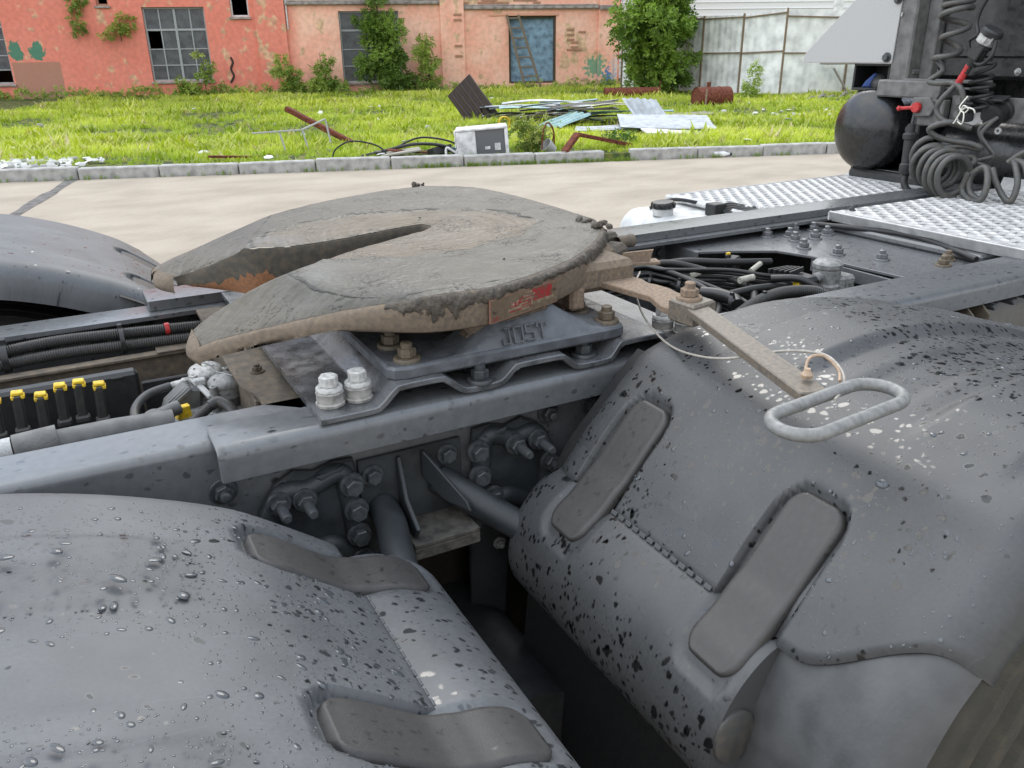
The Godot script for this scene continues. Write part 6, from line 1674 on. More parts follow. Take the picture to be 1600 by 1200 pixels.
func mudguard(called: String, label: String, xc: float, yc: float, mx: float, zm: float, mt: Material, kind: int) -> Node3D:
	var K9: Array = KINDS[kind]
	var g := group_part(called, label)
	var C := V(xc, yc, 0)
	var top := prof_of(K9[0]); var quarter := prof_of(K9[1]); var collar := prof_of(K9[2])
	var straps := [0.600, 0.915]
	var flip := mx * zm > 0
	var place := func(pt: Vector2, nn: Vector2, off: float, z: float) -> Vector3: return C + V((pt.x + nn.x * off) * mx, pt.y + nn.y * off, z * zm)
	# top piece; its lower edge rises towards the outside
	var m := MB.new()
	var nu := 210; var nz := 200
	var P := PackedVector3Array(); var UV := PackedVector2Array()
	for i in nu:
		for j in nz + 8:
			var z := ZI + (ZO - ZI) * clampf((j - 2) / float(nz - 1), 0.0, 1.0)
			var sm := top.length() - 0.098 * sstep(0.985, 1.13, z)
			var s := sm * i / (nu - 1)
			var q := top.at(s)
			var off := top_offset(q[0], z, straps, K9[4])
			if j < 2: off -= 0.028 * (2 - j) / 2.0 + 0.0
			if j > nz + 1: off -= 0.006 * (j - nz - 1)
			if i == nu - 1: off -= 0.006
			P.append(place.call(q[0], q[1], off, z)); UV.append(Vector2(s / SL, (z - 0.45) / 0.8))
	m.grid(P, nu, nz + 8, UV, flip)
	# turned-in lip along the lower edge
	var L := PackedVector3Array(); var LU := PackedVector2Array()
	for j in nz:
		var z := ZI + (ZO - ZI) * j / float(nz - 1)
		var sm := top.length() - 0.098 * sstep(0.985, 1.13, z)
		var q := top.at(sm)
		var o0 := top_offset(q[0], z, straps, K9[4])
		L.append(place.call(q[0], q[1], o0 - 0.006, z)); L.append(place.call(q[0], q[1], o0 - 0.022, z))
		LU.append(Vector2(0.9, 0.1)); LU.append(Vector2(0.9, 0.12))
	m.grid(L, nz, 2, LU, not flip)
	var tpc := obj("top_piece", m, mt, g)
	# clip teeth along the seam between the straps
	m = MB.new()
	for k in 13:
		var z := 0.655 + 0.0165 * k
		var q := top.at(top.length() - 0.006)
		var pt: Vector3 = place.call(q[0], q[1], 0.0006, z)
		m.box(Transform3D(Basis(V(0, 0, 1), V(q[1].x * mx, q[1].y, 0), V(0, 0, 1).cross(V(q[1].x * mx, q[1].y, 0))), pt), V(0.012, 0.0018, 0.006), 0.0005)
	obj("seam_teeth", m, mt, tpc)
	# quarter piece: the recessed outer part, and the flap below the collar, its deep shade put into the black colour
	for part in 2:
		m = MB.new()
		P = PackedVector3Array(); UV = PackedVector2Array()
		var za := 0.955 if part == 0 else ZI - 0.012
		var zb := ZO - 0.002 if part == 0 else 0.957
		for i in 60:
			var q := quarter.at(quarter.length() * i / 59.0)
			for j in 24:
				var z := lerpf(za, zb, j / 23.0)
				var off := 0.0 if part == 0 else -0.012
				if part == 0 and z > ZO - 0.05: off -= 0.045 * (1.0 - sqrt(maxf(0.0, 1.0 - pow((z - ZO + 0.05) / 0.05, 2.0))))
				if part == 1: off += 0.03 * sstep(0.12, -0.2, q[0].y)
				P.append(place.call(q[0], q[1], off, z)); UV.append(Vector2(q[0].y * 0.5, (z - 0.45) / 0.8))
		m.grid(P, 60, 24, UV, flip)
		obj("quarter_piece" if part == 0 else "shaded_flap", m, M.fender_plain if part == 0 else M.rubber, g)
	# collar along the seam, its end closed, with a round cap
	m = MB.new()
	P = PackedVector3Array(); UV = PackedVector2Array()
	var zc := []
	var zk := ZI if kind == 0 else 0.535
	for j in 60: zc.append(lerpf(zk, 0.968, j / 59.0))
	var cn := 46
	for i in cn:
		var q := collar.at(collar.length() * i / (cn - 1.0))
		for z: float in zc:
			var e: float = minf((z - zk) / 0.03, 1.0)
			var e2: float = minf((0.968 - z) / 0.008, 1.0)
			var off: float = -0.03 * (1.0 - sqrt(maxf(0.0, 1.0 - (1.0 - e) * (1.0 - e)))) - 0.006 * (1.0 - sqrt(maxf(0.0, 1.0 - (1.0 - e2) * (1.0 - e2))))
			for zs: float in straps:
				var hz := (z - zs) / 0.0465
				if q[0].y > K9[5]: off -= 0.005 * (1.0 - sstep(0.85, 1.1, sqrt(pow(maxf(absf(hz) - 0.35, 0.0) / 0.65, 2.0) + pow(maxf(K9[5] + 0.03 - q[0].y, 0.0) / 0.03, 2.0))))
			P.append(place.call(q[0], q[1], off, z)); UV.append(Vector2(0.93 + 0.15 * i / (cn - 1.0), (z - 0.45) / 0.8))
	m.grid(P, cn, 60, UV, flip)
	for e in 2:
		var zz: float = 0.9682 if e == 0 else zk
		var poly := PackedVector2Array()
		for i in cn:
			var q := collar.at(collar.length() * i / (cn - 1.0))
			poly.append(q[0] + q[1] * (-0.006 if e == 0 else -0.03))
		poly.append(collar.p[collar.p.size() - 1] - Vector2(0.05, -0.03)); poly.append(collar.p[0] - Vector2(0.03, 0.02))
		var tr := Geometry2D.triangulate_polygon(poly)
		for k in range(0, tr.size(), 3):
			var a: Vector3 = place.call(poly[tr[k]], Vector2.ZERO, 0.0, zz); var b: Vector3 = place.call(poly[tr[k + 1]], Vector2.ZERO, 0.0, zz); var c: Vector3 = place.call(poly[tr[k + 2]], Vector2.ZERO, 0.0, zz)
			if (b - a).cross(c - a).z * zm * (1.0 if e == 0 else -1.0) > 0: m.tri(a, b, c)
			else: m.tri(a, c, b)
	var cl := obj("collar", m, mt, g)
	var cap := MB.new()
	var cpos: Vector3 = place.call(Vector2(K9[6], K9[7]), Vector2.ZERO, 0.0, 0.968)
	cap.lathe(Transform3D(along(V(0, 0, zm)).scaled_local(V(1, 1, 1)), cpos), [Vector2(0.030, 0.0), Vector2(0.030, 0.004), Vector2(0.027, 0.0065), Vector2(0.0, 0.0075)], 26)
	var co := obj("end_cap", cap, M.strap_rubber, cl, T3(cpos) * Transform3D(Basis().scaled(V(0.95, 1.22, 1)), Vector3.ZERO) * T3(-cpos))
	# outer side: stepped ribs that follow the curve
	m = MB.new()
	P = PackedVector3Array(); UV = PackedVector2Array()
	var rb := [[-0.022, ZO - 0.03], [-0.050, ZO - 0.003], [-0.066, ZO], [-0.070, ZO + 0.007], [-0.090, ZO + 0.009], [-0.096, ZO + 0.001], [-0.112, ZO + 0.002], [-0.118, ZO + 0.012], [-0.140, ZO + 0.014], [-0.147, ZO + 0.002], [-0.162, ZO + 0.003], [-0.168, ZO + 0.016], [-0.20, ZO + 0.018], [-0.205, ZO - 0.012]]
	for i in 90:
		var q: Array
		var s := (top.length() - 0.098 + quarter.length() - 0.16) * i / 89.0
		if s < top.length() - 0.115: q = top.at(s)
		else: q = quarter.at(s - top.length() + 0.098 + 0.16)
		for k in rb.size():
			P.append(place.call(q[0], q[1], rb[k][0], rb[k][1])); UV.append(Vector2(s / SL, 0.95))
	m.grid(P, 90, rb.size(), UV, flip)
	obj("outer_ribs", m, M.fender_dirty, g)
	# straps
	for zs: float in straps:
		m = MB.new()
		var path := []
		for q in K9[3]: path.append(Vector2(q[0], q[1]))
		var dense := PackedVector2Array()
		for v: Vector2 in cr2(path, 8): dense.append(v)
		var sp := Prof.new(dense)
		P = PackedVector3Array()
		var su := 56; var sv := 19
		for i in su:
			var s := sp.length() * i / (su - 1.0)
			var q := sp.at(s)
			var e := minf(s, sp.length() - s)
			var hw := 0.041
			var rr := 0.03
			if e < rr: hw = 0.041 - rr + sqrt(maxf(0.0, rr * rr - (rr - e) * (rr - e)))
			for j in sv:
				var t := 2.0 * j / (sv - 1.0) - 1.0
				var z := zs + hw * clampf(t * 1.18, -1.0, 1.0)
				var off := -0.0025
				var ed: float = minf(hw - absf(z - zs), e)
				off -= 0.003 * pow(maxf(0.0, 1.0 - ed / 0.004), 2.0) - 0.001 * exp(-pow((ed - 0.007) / 0.0025, 2.0))
				if absf(t) > 0.86: off -= 0.010 * (absf(t) - 0.86) / 0.14
				if i == 0 or i == su - 1: off -= 0.010
				off += 0.0045 * sstep(0.48, 0.62, s / sp.length())
				P.append(place.call(q[0], q[1], off, z))
		m.grid(P, su, sv, PackedVector2Array(), flip)
		obj("strap", m, M.strap_wet, g)
	return g

func bead_mesh() -> ArrayMesh:
	var m := MB.new()
	m.lathe(Transform3D(), [Vector2(1.0, -0.05), Vector2(0.95, 0.10), Vector2(0.82, 0.22), Vector2(0.58, 0.33), Vector2(0.3, 0.39), Vector2(0.0, 0.41)], 12, 0.2)
	return m.mesh()

func beads(called: String, label: String, xc: float, yc: float, sd: int, big: int, small: int, mx: float, s0: float, s1: float, zmin: float, zmax: float, kind: int) -> void:
	var top := prof_of(KINDS[kind][0])
	var rg := RandomNumberGenerator.new(); rg.seed = sd
	var xs := []
	for i in big + small:
		var s := top.length() - rg.randf_range(s0, s1); var z := rg.randf_range(zmin, zmax)
		if s > top.length() - 0.098 * sstep(0.985, 1.13, z) - 0.004: continue
		var q := top.at(s)
		if strap_mask(q[0].x, z, 0.600, KINDS[kind][4]) > 0.01 or strap_mask(q[0].x, z, 0.915, KINDS[kind][4]) > 0.01: continue
		var off := top_offset(q[0], z, [])
		var n := V(q[1].x * mx, q[1].y, 0)
		var r := rg.randf_range(0.0016, 0.0036) if i < big else rg.randf_range(0.0005, 0.0014)
		if i < big / 8: r = rg.randf_range(0.0035, 0.0062)
		var b := along(n) * Basis(Vector3.UP, rg.randf() * TAU)
		xs.append(Transform3D(b.scaled_local(V(r * rg.randf_range(0.8, 2.0), r * rg.randf_range(0.5, 0.9), r)), V(xc, yc + FRAME, 0) + V((q[0].x + q[1].x * off) * mx, q[0].y + q[1].y * off, z)))
	var o := scatter(called, bead_mesh(), M.water, self, xs, [])
	tag(o, label, "water drops")

func build_fenders() -> void:
	mat("strap_wet", Color(0.066, 0.062, 0.058), 0.55, "wet", 5.0, "n_fine", 0.2, 0.0, "wet_r")
	mat("fender_dirty", Color(0.05, 0.046, 0.034), 0.7, "dust", 4.0, "n_fine", 0.3)
	var pf := fender_picture(81, 7500, 2500, 0.36, func(s: float, z: float) -> float: return clampf(0.26 + 0.9 * sstep(1.45, 1.2, s) + (0.25 if s > 1.33 else 0.0), 0.0, 1.0) * sstep(1.12, 1.0, z) + 0.05)
	var mf := fender_material("fender_front_plastic", pf)
	mf.albedo_color = Color(0.088, 0.09, 0.0905).linear_to_srgb()
	var pr := fender_picture(91, 1700, 4200, 0.5, func(s: float, z: float) -> float: return 0.12 + (1.0 if s > 1.56 or s < 0.14 else 0.0) + 0.3 * sstep(0.8, 0.55, z))
	var mr := fender_material("fender_rear_plastic", pr)
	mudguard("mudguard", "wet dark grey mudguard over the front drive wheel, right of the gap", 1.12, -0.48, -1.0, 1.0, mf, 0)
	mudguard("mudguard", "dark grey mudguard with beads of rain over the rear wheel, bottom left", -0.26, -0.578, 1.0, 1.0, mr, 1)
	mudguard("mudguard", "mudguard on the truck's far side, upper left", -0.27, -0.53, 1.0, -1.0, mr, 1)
	beads("rain_beads", "beads of rain standing on the mudguard at the bottom left", -0.26, -0.578, 3, 520, 5200, 1.0, 0.02, 0.75, ZI + 0.06, ZO - 0.02, 1)
	beads("rain_beads", "beads of rain standing on the mudguard at the right", 1.12, -0.48, 4, 170, 3200, -1.0, 0.02, 1.15, ZI + 0.06, ZO - 0.02, 0)
# ---------------------------------------------------------------- what lies between the rails
func ribbed(m: MB, pts: Array, r: float, pitch := 0.0042) -> void:
	var c := cr(pts, 24)
	var L := 0.0
	for i in c.size() - 1: L += c[i].distance_to(c[i + 1])
	# resample evenly, six rings to a rib
	var step := pitch / 5.0
	var o := PackedVector3Array([c[0]])
	var acc := 0.0
	for i in c.size() - 1:
		var d := c[i].distance_to(c[i + 1])
		var at := step - acc
		while at < d:
			o.append(c[i].lerp(c[i + 1], at / d)); at += step
		acc = d - (at - step)
	m.tube(o, r, 12, false, true, func(l: float, _f: float) -> float: return r * (1.0 if fposmod(l, pitch) < pitch * 0.55 else 0.88))
func hose(called: String, pts: Array, r: float, m: Material, parent: Node) -> void:
	var b := MB.new(); b.tube(cr(pts, 8), r, 12)
	obj(called, b, m, parent)
func zip(parent: Node, p: Vector3, axis: Vector3, r: float, w := 0.006) -> void:
	var b := MB.new()
	b.lathe(T3(p - axis.normalized() * w / 2, along(axis)), [Vector2(r * 0.9, 0), Vector2(r * 1.06, 0), Vector2(r * 1.06, w), Vector2(r * 0.9, w)], 16)
	b.box(T3(p + V(0, r * 1.1, 0)), V(w, w, w) * 1.1, 0.001)
	obj("cable_tie", b, M.plastic_black, parent)

func build_rear_bay() -> void:
	var m := MB.new()
	# black conduits strapped along the far rail
	var cd := group_part("conduit_pair")
	m = MB.new(); ribbed(m, [V(-0.45, -0.045, -0.22), V(-0.22, -0.022, -0.24), V(-0.08, -0.012, -0.25), V(0.06, -0.017, -0.25), V(0.2, -0.022, -0.24), V(0.34, -0.03, -0.23)], 0.0115); obj("conduit", m, M.conduit, cd)
	m = MB.new(); ribbed(m, [V(-0.45, -0.06, -0.2), V(-0.22, -0.04, -0.222), V(-0.08, -0.032, -0.23), V(0.06, -0.036, -0.23), V(0.2, -0.04, -0.22), V(0.34, -0.05, -0.21)], 0.0115); obj("conduit", m, M.conduit, cd)
	zip(cd, V(0.045, -0.026, -0.239), V(1, 0, 0), 0.026, 0.008); zip(cd, V(-0.155, -0.024, -0.235), V(1, 0, 0), 0.027, 0.012)
	m = MB.new(); m.lathe(T3(V(0.126, -0.019, -0.246), along(V(1, 0, 0))), [Vector2(0.0122, 0), Vector2(0.0124, 0.002), Vector2(0.0124, 0.008), Vector2(0.0122, 0.009)], 16); obj("red_band", m, M.red, cd)
	# cross channel whose pale upper edge shows under them
	m = MB.new()
	m.bx(-1.5, 0.30, -0.055, -0.049, -0.212, -0.186, 0.001); m.bx(-1.5, 0.30, -0.22, -0.056, -0.206, -0.198, 0.001); m.bx(0.10, 0.3, -0.0485, -0.045, -0.23, -0.184, 0.001)
	tp("inner_channel", m, M.channel_beige)
	# connector block
	var cb := group_part("connector_block")
	m = MB.new(); m.bx(-0.5, 0.055, -0.16, -0.036, -0.10, -0.07, 0.006); m.bx(-0.5, 0.05, -0.16, -0.13, -0.07, 0.08, 0.006); obj("housing", m, M.plastic_black, cb)
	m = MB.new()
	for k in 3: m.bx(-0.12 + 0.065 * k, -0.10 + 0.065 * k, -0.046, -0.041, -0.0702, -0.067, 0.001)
	obj("dark_slots", m, M.rubber, cb)  # dark bars put in to stand for the darkness of the housing's open slots
	var cp := [[-0.205, -0.012], [-0.165, -0.008], [-0.131, -0.006], [-0.099, -0.015], [-0.0685, -0.005], [-0.04, -0.004], [-0.0105, -0.014]]
	for c in cp:
		m = MB.new()
		m.box(T3(V(c[0] - 0.003, c[1] - 0.042, 0.0), Basis(Vector3.BACK, -0.06) * Basis(Vector3.RIGHT, 0.1)), V(0.0165, 0.066, 0.015), 0.0035)
		m.box(T3(V(c[0] - 0.005, c[1] - 0.075, 0.0)), V(0.022, 0.012, 0.02), 0.003)
		var plug := obj("plug", m, M.conduit, cb)
		m = MB.new()
		m.box(T3(V(c[0], c[1] - 0.008, 0.001), Basis(Vector3.BACK, -0.06)), V(0.0175, 0.006, 0.0165), 0.0015); m.box(T3(V(c[0] - 0.007, c[1] - 0.014, 0.001)), V(0.006, 0.006, 0.0176), 0.001); m.box(T3(V(c[0] + 0.007, c[1] - 0.014, 0.001)), V(0.006, 0.006, 0.0176), 0.001)
		obj("lock_clip", m, M.yellow, plug)
	# grey torque tube with its pale sleeve
	var tt := group_part("grey_pipe")
	m = MB.new(); m.tube(PackedVector3Array([V(-0.135, -0.058, 0.15), V(-0.08, -0.057, 0.146), V(0.0, -0.058, 0.142), V(0.085, -0.064, 0.136)]), 0.023, 22); obj("pipe", m, M.pipe_grey, tt)
	m = MB.new(); m.tube(PackedVector3Array([V(-0.139, -0.052, 0.15), V(-0.08, -0.0495, 0.1475)]), 0.0245, 22, false, true, func(l: float, _f: float) -> float: return 0.0245 + 0.0006 * sin(l * 900.0)); obj("sleeve", m, M.cab_grey, tt)
	m = MB.new(); m.tube(PackedVector3Array([V(-0.5, -0.056, 0.155), V(-0.2, -0.054, 0.152), V(-0.141, -0.052, 0.15)]), 0.022, 22); obj("sleeve", m, M.galvanised, tt)
	# relay valve: two round heads, ribbed cover, fittings, hoses
	var va := group_part("relay_valve", "dusty twin-headed relay valve beside the yellow tag")
	for q in [[0.163, 0.0, -0.026, 0.028, "alloy_light"], [0.185, 0.072, -0.03, 0.028, "alloy"]]:
		m = MB.new()
		m.lathe(T3(V(q[0], -0.09, q[1])), [Vector2(0.02, 0), Vector2(0.024, 0.03), Vector2(0.029, 0.034), Vector2(0.029, 0.052), Vector2(0.031, 0.053), Vector2(0.031, 0.058), Vector2(0.027, 0.064), Vector2(0.018, 0.069), Vector2(0, 0.071)], 24)
		for k in 3:
			var an := TAU * (k + 0.15) / 3.0
			m.lathe(T3(V(q[0] + cos(an) * 0.034, -0.075, q[1] + sin(an) * 0.034)), [Vector2(0.007, 0), Vector2(0.0065, 0.045), Vector2(0.003, 0.046), Vector2(0.003, 0.04), Vector2(0, 0.04)], 10)
		var hd := obj("valve_head", m, M[q[4]], va)
		m = MB.new(); m.bar(V(q[0] - 0.012, -0.0195, q[1] - 0.02), V(q[0] + 0.012, -0.0185, q[1] + 0.02), 0.003, 0.003, 0.001); m.bar(V(q[0] + 0.022, -0.025, q[1] - 0.012), V(q[0] - 0.022, -0.0225, q[1] + 0.01), 0.003, 0.003, 0.001)
		obj("raised_bars", m, M.alloy, hd)
	m = MB.new(); m.bx(0.09, 0.23, -0.13, -0.075, -0.03, 0.12, 0.012); obj("valve_body", m, M.alloy, va)
	m = MB.new()
	m.prism(T3(V(0, 0, 0.03), Basis(Vector3.UP, 0.15)), PackedVector2Array([Vector2(0.075, -0.085), Vector2(0.135, -0.085), Vector2(0.14, -0.045), Vector2(0.12, -0.038), Vector2(0.085, -0.062)]), 0.05, 0.004)
	for k in 5: m.bar(V(0.09, -0.062, 0.028 + 0.011 * k), V(0.128, -0.038, 0.022 + 0.011 * k), 0.0035, 0.006, 0.001)
	obj("ribbed_cover", m, M.pipe_grey, va)
	m = MB.new(); m.bar(V(0.135, -0.035, 0.02), V(0.155, -0.05, 0.09), 0.01, 0.006, 0.001); m.box(T3(V(0.145, -0.035, 0.045)), V(0.02, 0.012, 0.014), 0.002); obj("bracket", m, M.galvanised, va)
	m = MB.new(); m.lathe(T3(V(0.10, -0.052, -0.005), along(V(1, 0.05, 0))), [Vector2(0.005, 0), Vector2(0.007, 0.004), Vector2(0.0075, 0.02), Vector2(0.0095, 0.022), Vector2(0.0095, 0.035), Vector2(0.006, 0.04), Vector2(0.006, 0.055)], 12); obj("fitting", m, M.alloy_light, va)
	m = MB.new(); m.prism(T3(V(0.088, -0.088, 0.09), Basis(Vector3.UP, 0.2)), PackedVector2Array([Vector2(0, 0.033), Vector2(0.028, 0.034), Vector2(0.03, 0.004), Vector2(0.012, 0.0), Vector2(0.010, 0.01), Vector2(0.004, 0.014), Vector2(0.009, 0.021), Vector2(0.0, 0.024)]), 0.014, 0.001); obj("yellow_tag", m, M.yellow, va)
	hose("hose", [V(0.10, -0.052, -0.005), V(0.06, -0.055, 0.01), V(0.035, -0.065, 0.045), V(0.035, -0.075, 0.10), V(0.055, -0.075, 0.16), V(0.07, -0.09, 0.2)], 0.0075, M.hose_grey, va)
	m = MB.new(); ribbed(m, [V(0.045, -0.08, 0.20), V(0.062, -0.068, 0.195), V(0.09, -0.064, 0.18), V(0.125, -0.05, 0.16), V(0.145, -0.042, 0.148)], 0.0085); obj("hose", m, M.conduit, va)
	hose("hose", [V(0.145, -0.042, 0.148), V(0.158, -0.038, 0.146), V(0.172, -0.045, 0.16), V(0.182, -0.065, 0.185), V(0.19, -0.09, 0.2)], 0.0095, M.hose_grey, va)
	zip(va, V(0.092, -0.063, 0.178), V(1, 0.2, -0.8), 0.0105, 0.007)
	m = MB.new(); m.lathe(T3(V(0.06, -0.09, 0.12)), [Vector2(0.012, 0), Vector2(0.012, 0.03), Vector2(0.015, 0.032), Vector2(0.015, 0.044), Vector2(0.008, 0.048), Vector2(0, 0.048)], 14); m.tube(PackedVector3Array([V(0.06, -0.055, 0.12), V(0.1, -0.05, 0.105)]), 0.012, 12); obj("elbow", m, M.pipe_grey, va)
	m = MB.new(); m.tube(PackedVector3Array([V(0.10, -0.075, 0.19), V(0.17, -0.07, 0.185), V(0.22, -0.07, 0.18)]), 0.011, 14); obj("lower_pipe", m, M.alloy, va)
	# dark webs behind the valve
	m = MB.new(); m.bx(0.06, 0.30, -0.26, -0.08, -0.135, -0.125, 0.002); m.bx(-1.2, 0.3, -0.3, -0.29, -0.28, 0.30, 0.002); tp("cross_web", m, M.dark_metal)
	# cross plate in front of the mounting plate, with one bolt
	m = MB.new()
	m.prism(Transform3D(Basis(V(1, 0, 0), V(0, 0, 1), V(0, -1, 0)), V(0, 0.0, 0)), PackedVector2Array([Vector2(0.195, -0.287), Vector2(0.3, -0.287), Vector2(0.3, 0.37), Vector2(0.205, 0.287), Vector2(0.205, 0.24), Vector2(0.19, 0.195), Vector2(0.19, 0.10)]), 0.007, 0.001)
	m.bx(0.2, 0.207, -0.09, -0.0075, -0.25, 0.25, 0.001); m.bx(0.29, 0.50, -0.006, -0.001, -0.287, 0.287, 0.001); m.bx(0.215, 0.95, -0.08, -0.009, -0.06, 0.06, 0.003)
	var xp := tp("crossmember", m, M.channel_beige)
	m = MB.new(); m.tube(cr([V(0.196, -0.002, 0.12), V(0.2, -0.012, 0.19), V(0.215, -0.02, 0.225), V(0.26, -0.012, 0.2), V(0.29, -0.006, 0.18)], 6), 0.004, 8); obj("folded_edge", m, M.channel_beige, xp)
	bolt_at(xp, V(0.228, 0.0, 0.143), Vector3.UP, "small", M.bolt_brown)

func build_front_bay() -> void:
	var m := MB.new()
	# crossmember plates and their bolts
	m = MB.new()
	m.prism(Transform3D(Basis(V(1, 0, 0), V(0, 0, 1), V(0, -1, 0)), V(0, -0.028, 0)), PackedVector2Array([Vector2(1.50, -0.376), Vector2(2.35, -0.376), Vector2(2.35, 0.376), Vector2(1.78, 0.376), Vector2(1.76, 0.28), Vector2(1.73, -0.05), Vector2(1.70, -0.14), Vector2(1.60, -0.20), Vector2(1.51, -0.24)]), 0.008, 0.0015)
	m.bx(1.735, 1.742, -0.07, -0.037, -0.05, 0.3, 0.001)
	m.bx(2.02, 2.34, -0.027, -0.006, -0.24, 0.24, 0.006)
	var cm := tp("front_crossmember", m, M.frame_paint)
	var rg := RandomNumberGenerator.new(); rg.seed = 31
	for p in [[1.80, -0.28], [1.86, -0.25], [1.92, -0.29], [1.98, -0.27], [1.83, -0.20], [1.90, -0.19], [1.97, -0.21], [2.03, -0.30], [1.78, -0.12], [1.80, -0.02], [1.85, 0.08]]: bolt_at(cm, V(p[0], -0.028, p[1]), Vector3.UP, "hex_stud", M.plate_steel, p[0] * 20)
	for p in [[1.93, 0.2], [1.99, 0.17]]: bolt_at(cm, V(p[0], -0.028, p[1]), Vector3.UP, "hex_stud", M.bolt_khaki, p[0] * 20)
	m = MB.new(); m.tube(cr([V(1.98, -0.01, -0.3), V(2.05, 0.0, 0.0), V(2.0, -0.012, 0.24)], 8), 0.008, 8); obj("pipe", m, M.rubber, cm)
	m = MB.new(); m.bx(1.50, 1.508, -0.26, -0.029, -0.376, -0.24, 0.001); m.bx(1.508, 1.72, -0.25, -0.036, -0.376, -0.36, 0.001); tp("gusset_web", m, M.frame_paint)
	m = MB.new(); m.bx(0.9, 2.9, -0.31, -0.30, -0.28, 0.28, 0.002); tp("under_tray", m, M.dark_metal)
	m = MB.new(); m.tube(PackedVector3Array([V(0.9, -0.24, -0.05), V(2.4, -0.2, -0.02)]), 0.06, 20); tp("drive_shaft", m, M.dark_metal)
	# the bundle of black lines
	var bn := group_part("cable_bundle")
	for k in 24:
		var f := k / 23.0
		var z0 := -0.27 + 0.012 * (k % 5) + rg.randf_range(-0.01, 0.01)
		var y0 := -0.10 + 0.014 * (k / 5) + rg.randf_range(-0.006, 0.006)
		var pts := [V(1.02, y0 - 0.05, z0 - 0.1), V(1.27, y0, z0 + 0.01), V(1.32, y0 + 0.004, z0 + 0.06 + 0.02 * f)]
		if k % 3 == 0 or k % 5 == 1: pts.append_array([V(1.34, y0 - 0.01, -0.07 + 0.03 * f), V(1.30, y0 - 0.02, 0.05 + 0.03 * f), V(1.18, y0 - 0.03, 0.17 + 0.02 * f), V(1.08, y0 - 0.08, 0.24)])
		elif k % 3 == 1: pts.append_array([V(1.36, y0 - 0.01, -0.03), V(1.36, y0 - 0.02, 0.09 + 0.02 * f), V(1.30, y0 - 0.03, 0.2), V(1.2, y0 - 0.08, 0.27)])
		else: pts.append_array([V(1.44, y0 + 0.01, -0.10 + 0.05 * f), V(1.52, y0 + 0.0, -0.03 + 0.05 * f), V(1.62, y0 - 0.01, -0.05 + 0.06 * f), V(1.78, y0 - 0.06, -0.1)])
		hose("line", pts, rg.randf_range(0.0045, 0.0072), M.rubber, bn)
	for q in [[[1.30, -0.05, -0.25], [1.36, -0.03, -0.19], [1.43, -0.045, -0.12], [1.46, -0.06, 0.0], [1.40, -0.06, 0.09], [1.28, -0.075, 0.2]], [[1.38, -0.055, -0.26], [1.42, -0.035, -0.2], [1.52, -0.04, -0.15], [1.66, -0.05, -0.12]], [[1.36, -0.055, 0.05], [1.45, -0.05, 0.06], [1.55, -0.06, 0.07], [1.62, -0.07, 0.16]]]:
		var pts := []
		for p in q: pts.append(V(p[0], p[1], p[2]))
		hose("line", pts, 0.009, M.rubber, bn)
	m = MB.new(); ribbed(m, [V(1.26, -0.055, 0.185), V(1.34, -0.04, 0.165), V(1.43, -0.035, 0.155), V(1.52, -0.045, 0.165), V(1.56, -0.07, 0.19)], 0.014, 0.006); obj("conduit", m, M.conduit, bn)
	m = MB.new(); ribbed(m, [V(1.2, -0.075, 0.23), V(1.28, -0.06, 0.22), V(1.36, -0.055, 0.215), V(1.48, -0.07, 0.23)], 0.012, 0.006); obj("conduit", m, M.conduit, bn)
	hose("wrapped_joint", [V(1.285, -0.045, 0.035), V(1.30, -0.042, 0.075), V(1.31, -0.045, 0.115), V(1.30, -0.05, 0.14)], 0.0155, M.plastic_black, bn)
	hose("white_sleeve", [V(1.43, -0.042, 0.005), V(1.475, -0.04, 0.005)], 0.0085, M.tape_white, bn)
	hose("white_sleeve", [V(1.50, -0.035, -0.03), V(1.545, -0.025, -0.045)], 0.007, M.tape_white, bn)
	hose("white_sleeve", [V(1.375, -0.05, -0.115), V(1.40, -0.046, -0.105)], 0.0075, M.tape_white, bn)
	hose("white_sleeve", [V(1.20, -0.055, 0.13), V(1.205, -0.06, 0.15)], 0.008, M.tape_white, bn)
	for q in [V(1.30, -0.075, -0.18), V(1.33, -0.07, -0.10), V(1.36, -0.045, 0.16), V(1.29, -0.045, 0.13)]: zip(bn, q, V(0.7, 0, 1), 0.018, 0.008)
	# air fittings by the wheel plate
	var af := group_part("air_fitting")
	m = MB.new(); m.lathe(T3(V(0.98, -0.045, 0.16), along(V(1, 0.1, 0.25))), [Vector2(0.0, 0), Vector2(0.014, 0), Vector2(0.014, 0.012), Vector2(0.018, 0.014), Vector2(0.018, 0.03), Vector2(0.015, 0.034), Vector2(0.0155, 0.085), Vector2(0, 0.088)], 16); m.box(T3(V(0.97, -0.045, 0.15), Basis(Vector3.UP, 0.4)), V(0.05, 0.045, 0.035), 0.006); m.lathe(T3(V(0.985, -0.03, 0.165)), [Vector2(0.012, 0), Vector2(0.012, 0.015), Vector2(0.006, 0.018), Vector2(0.006, 0.025), Vector2(0, 0.025)], 12); obj("body", m, M.channel_beige, af)
	m = MB.new(); m.bar(V(0.93, -0.02, 0.13), V(0.965, 0.012, 0.09), 0.006, 0.006, 0.001); obj("lever", m, M.galvanised, af)
	# brake valve with the yellow seal
	var va := group_part("brake_valve", "cast brake valve with a yellow seal among the black lines")
	m = MB.new(); m.bx(1.53, 1.61, -0.09, -0.035, 0.03, 0.10, 0.008)
	for k in 5: m.bar(V(1.53 + 0.006 * k, -0.033, 0.0 + 0.012 * k), V(1.60, -0.033 + 0.002 * k, 0.0 + 0.012 * k), 0.005, 0.012, 0.001)
	obj("connector", m, M.plastic_black, va)
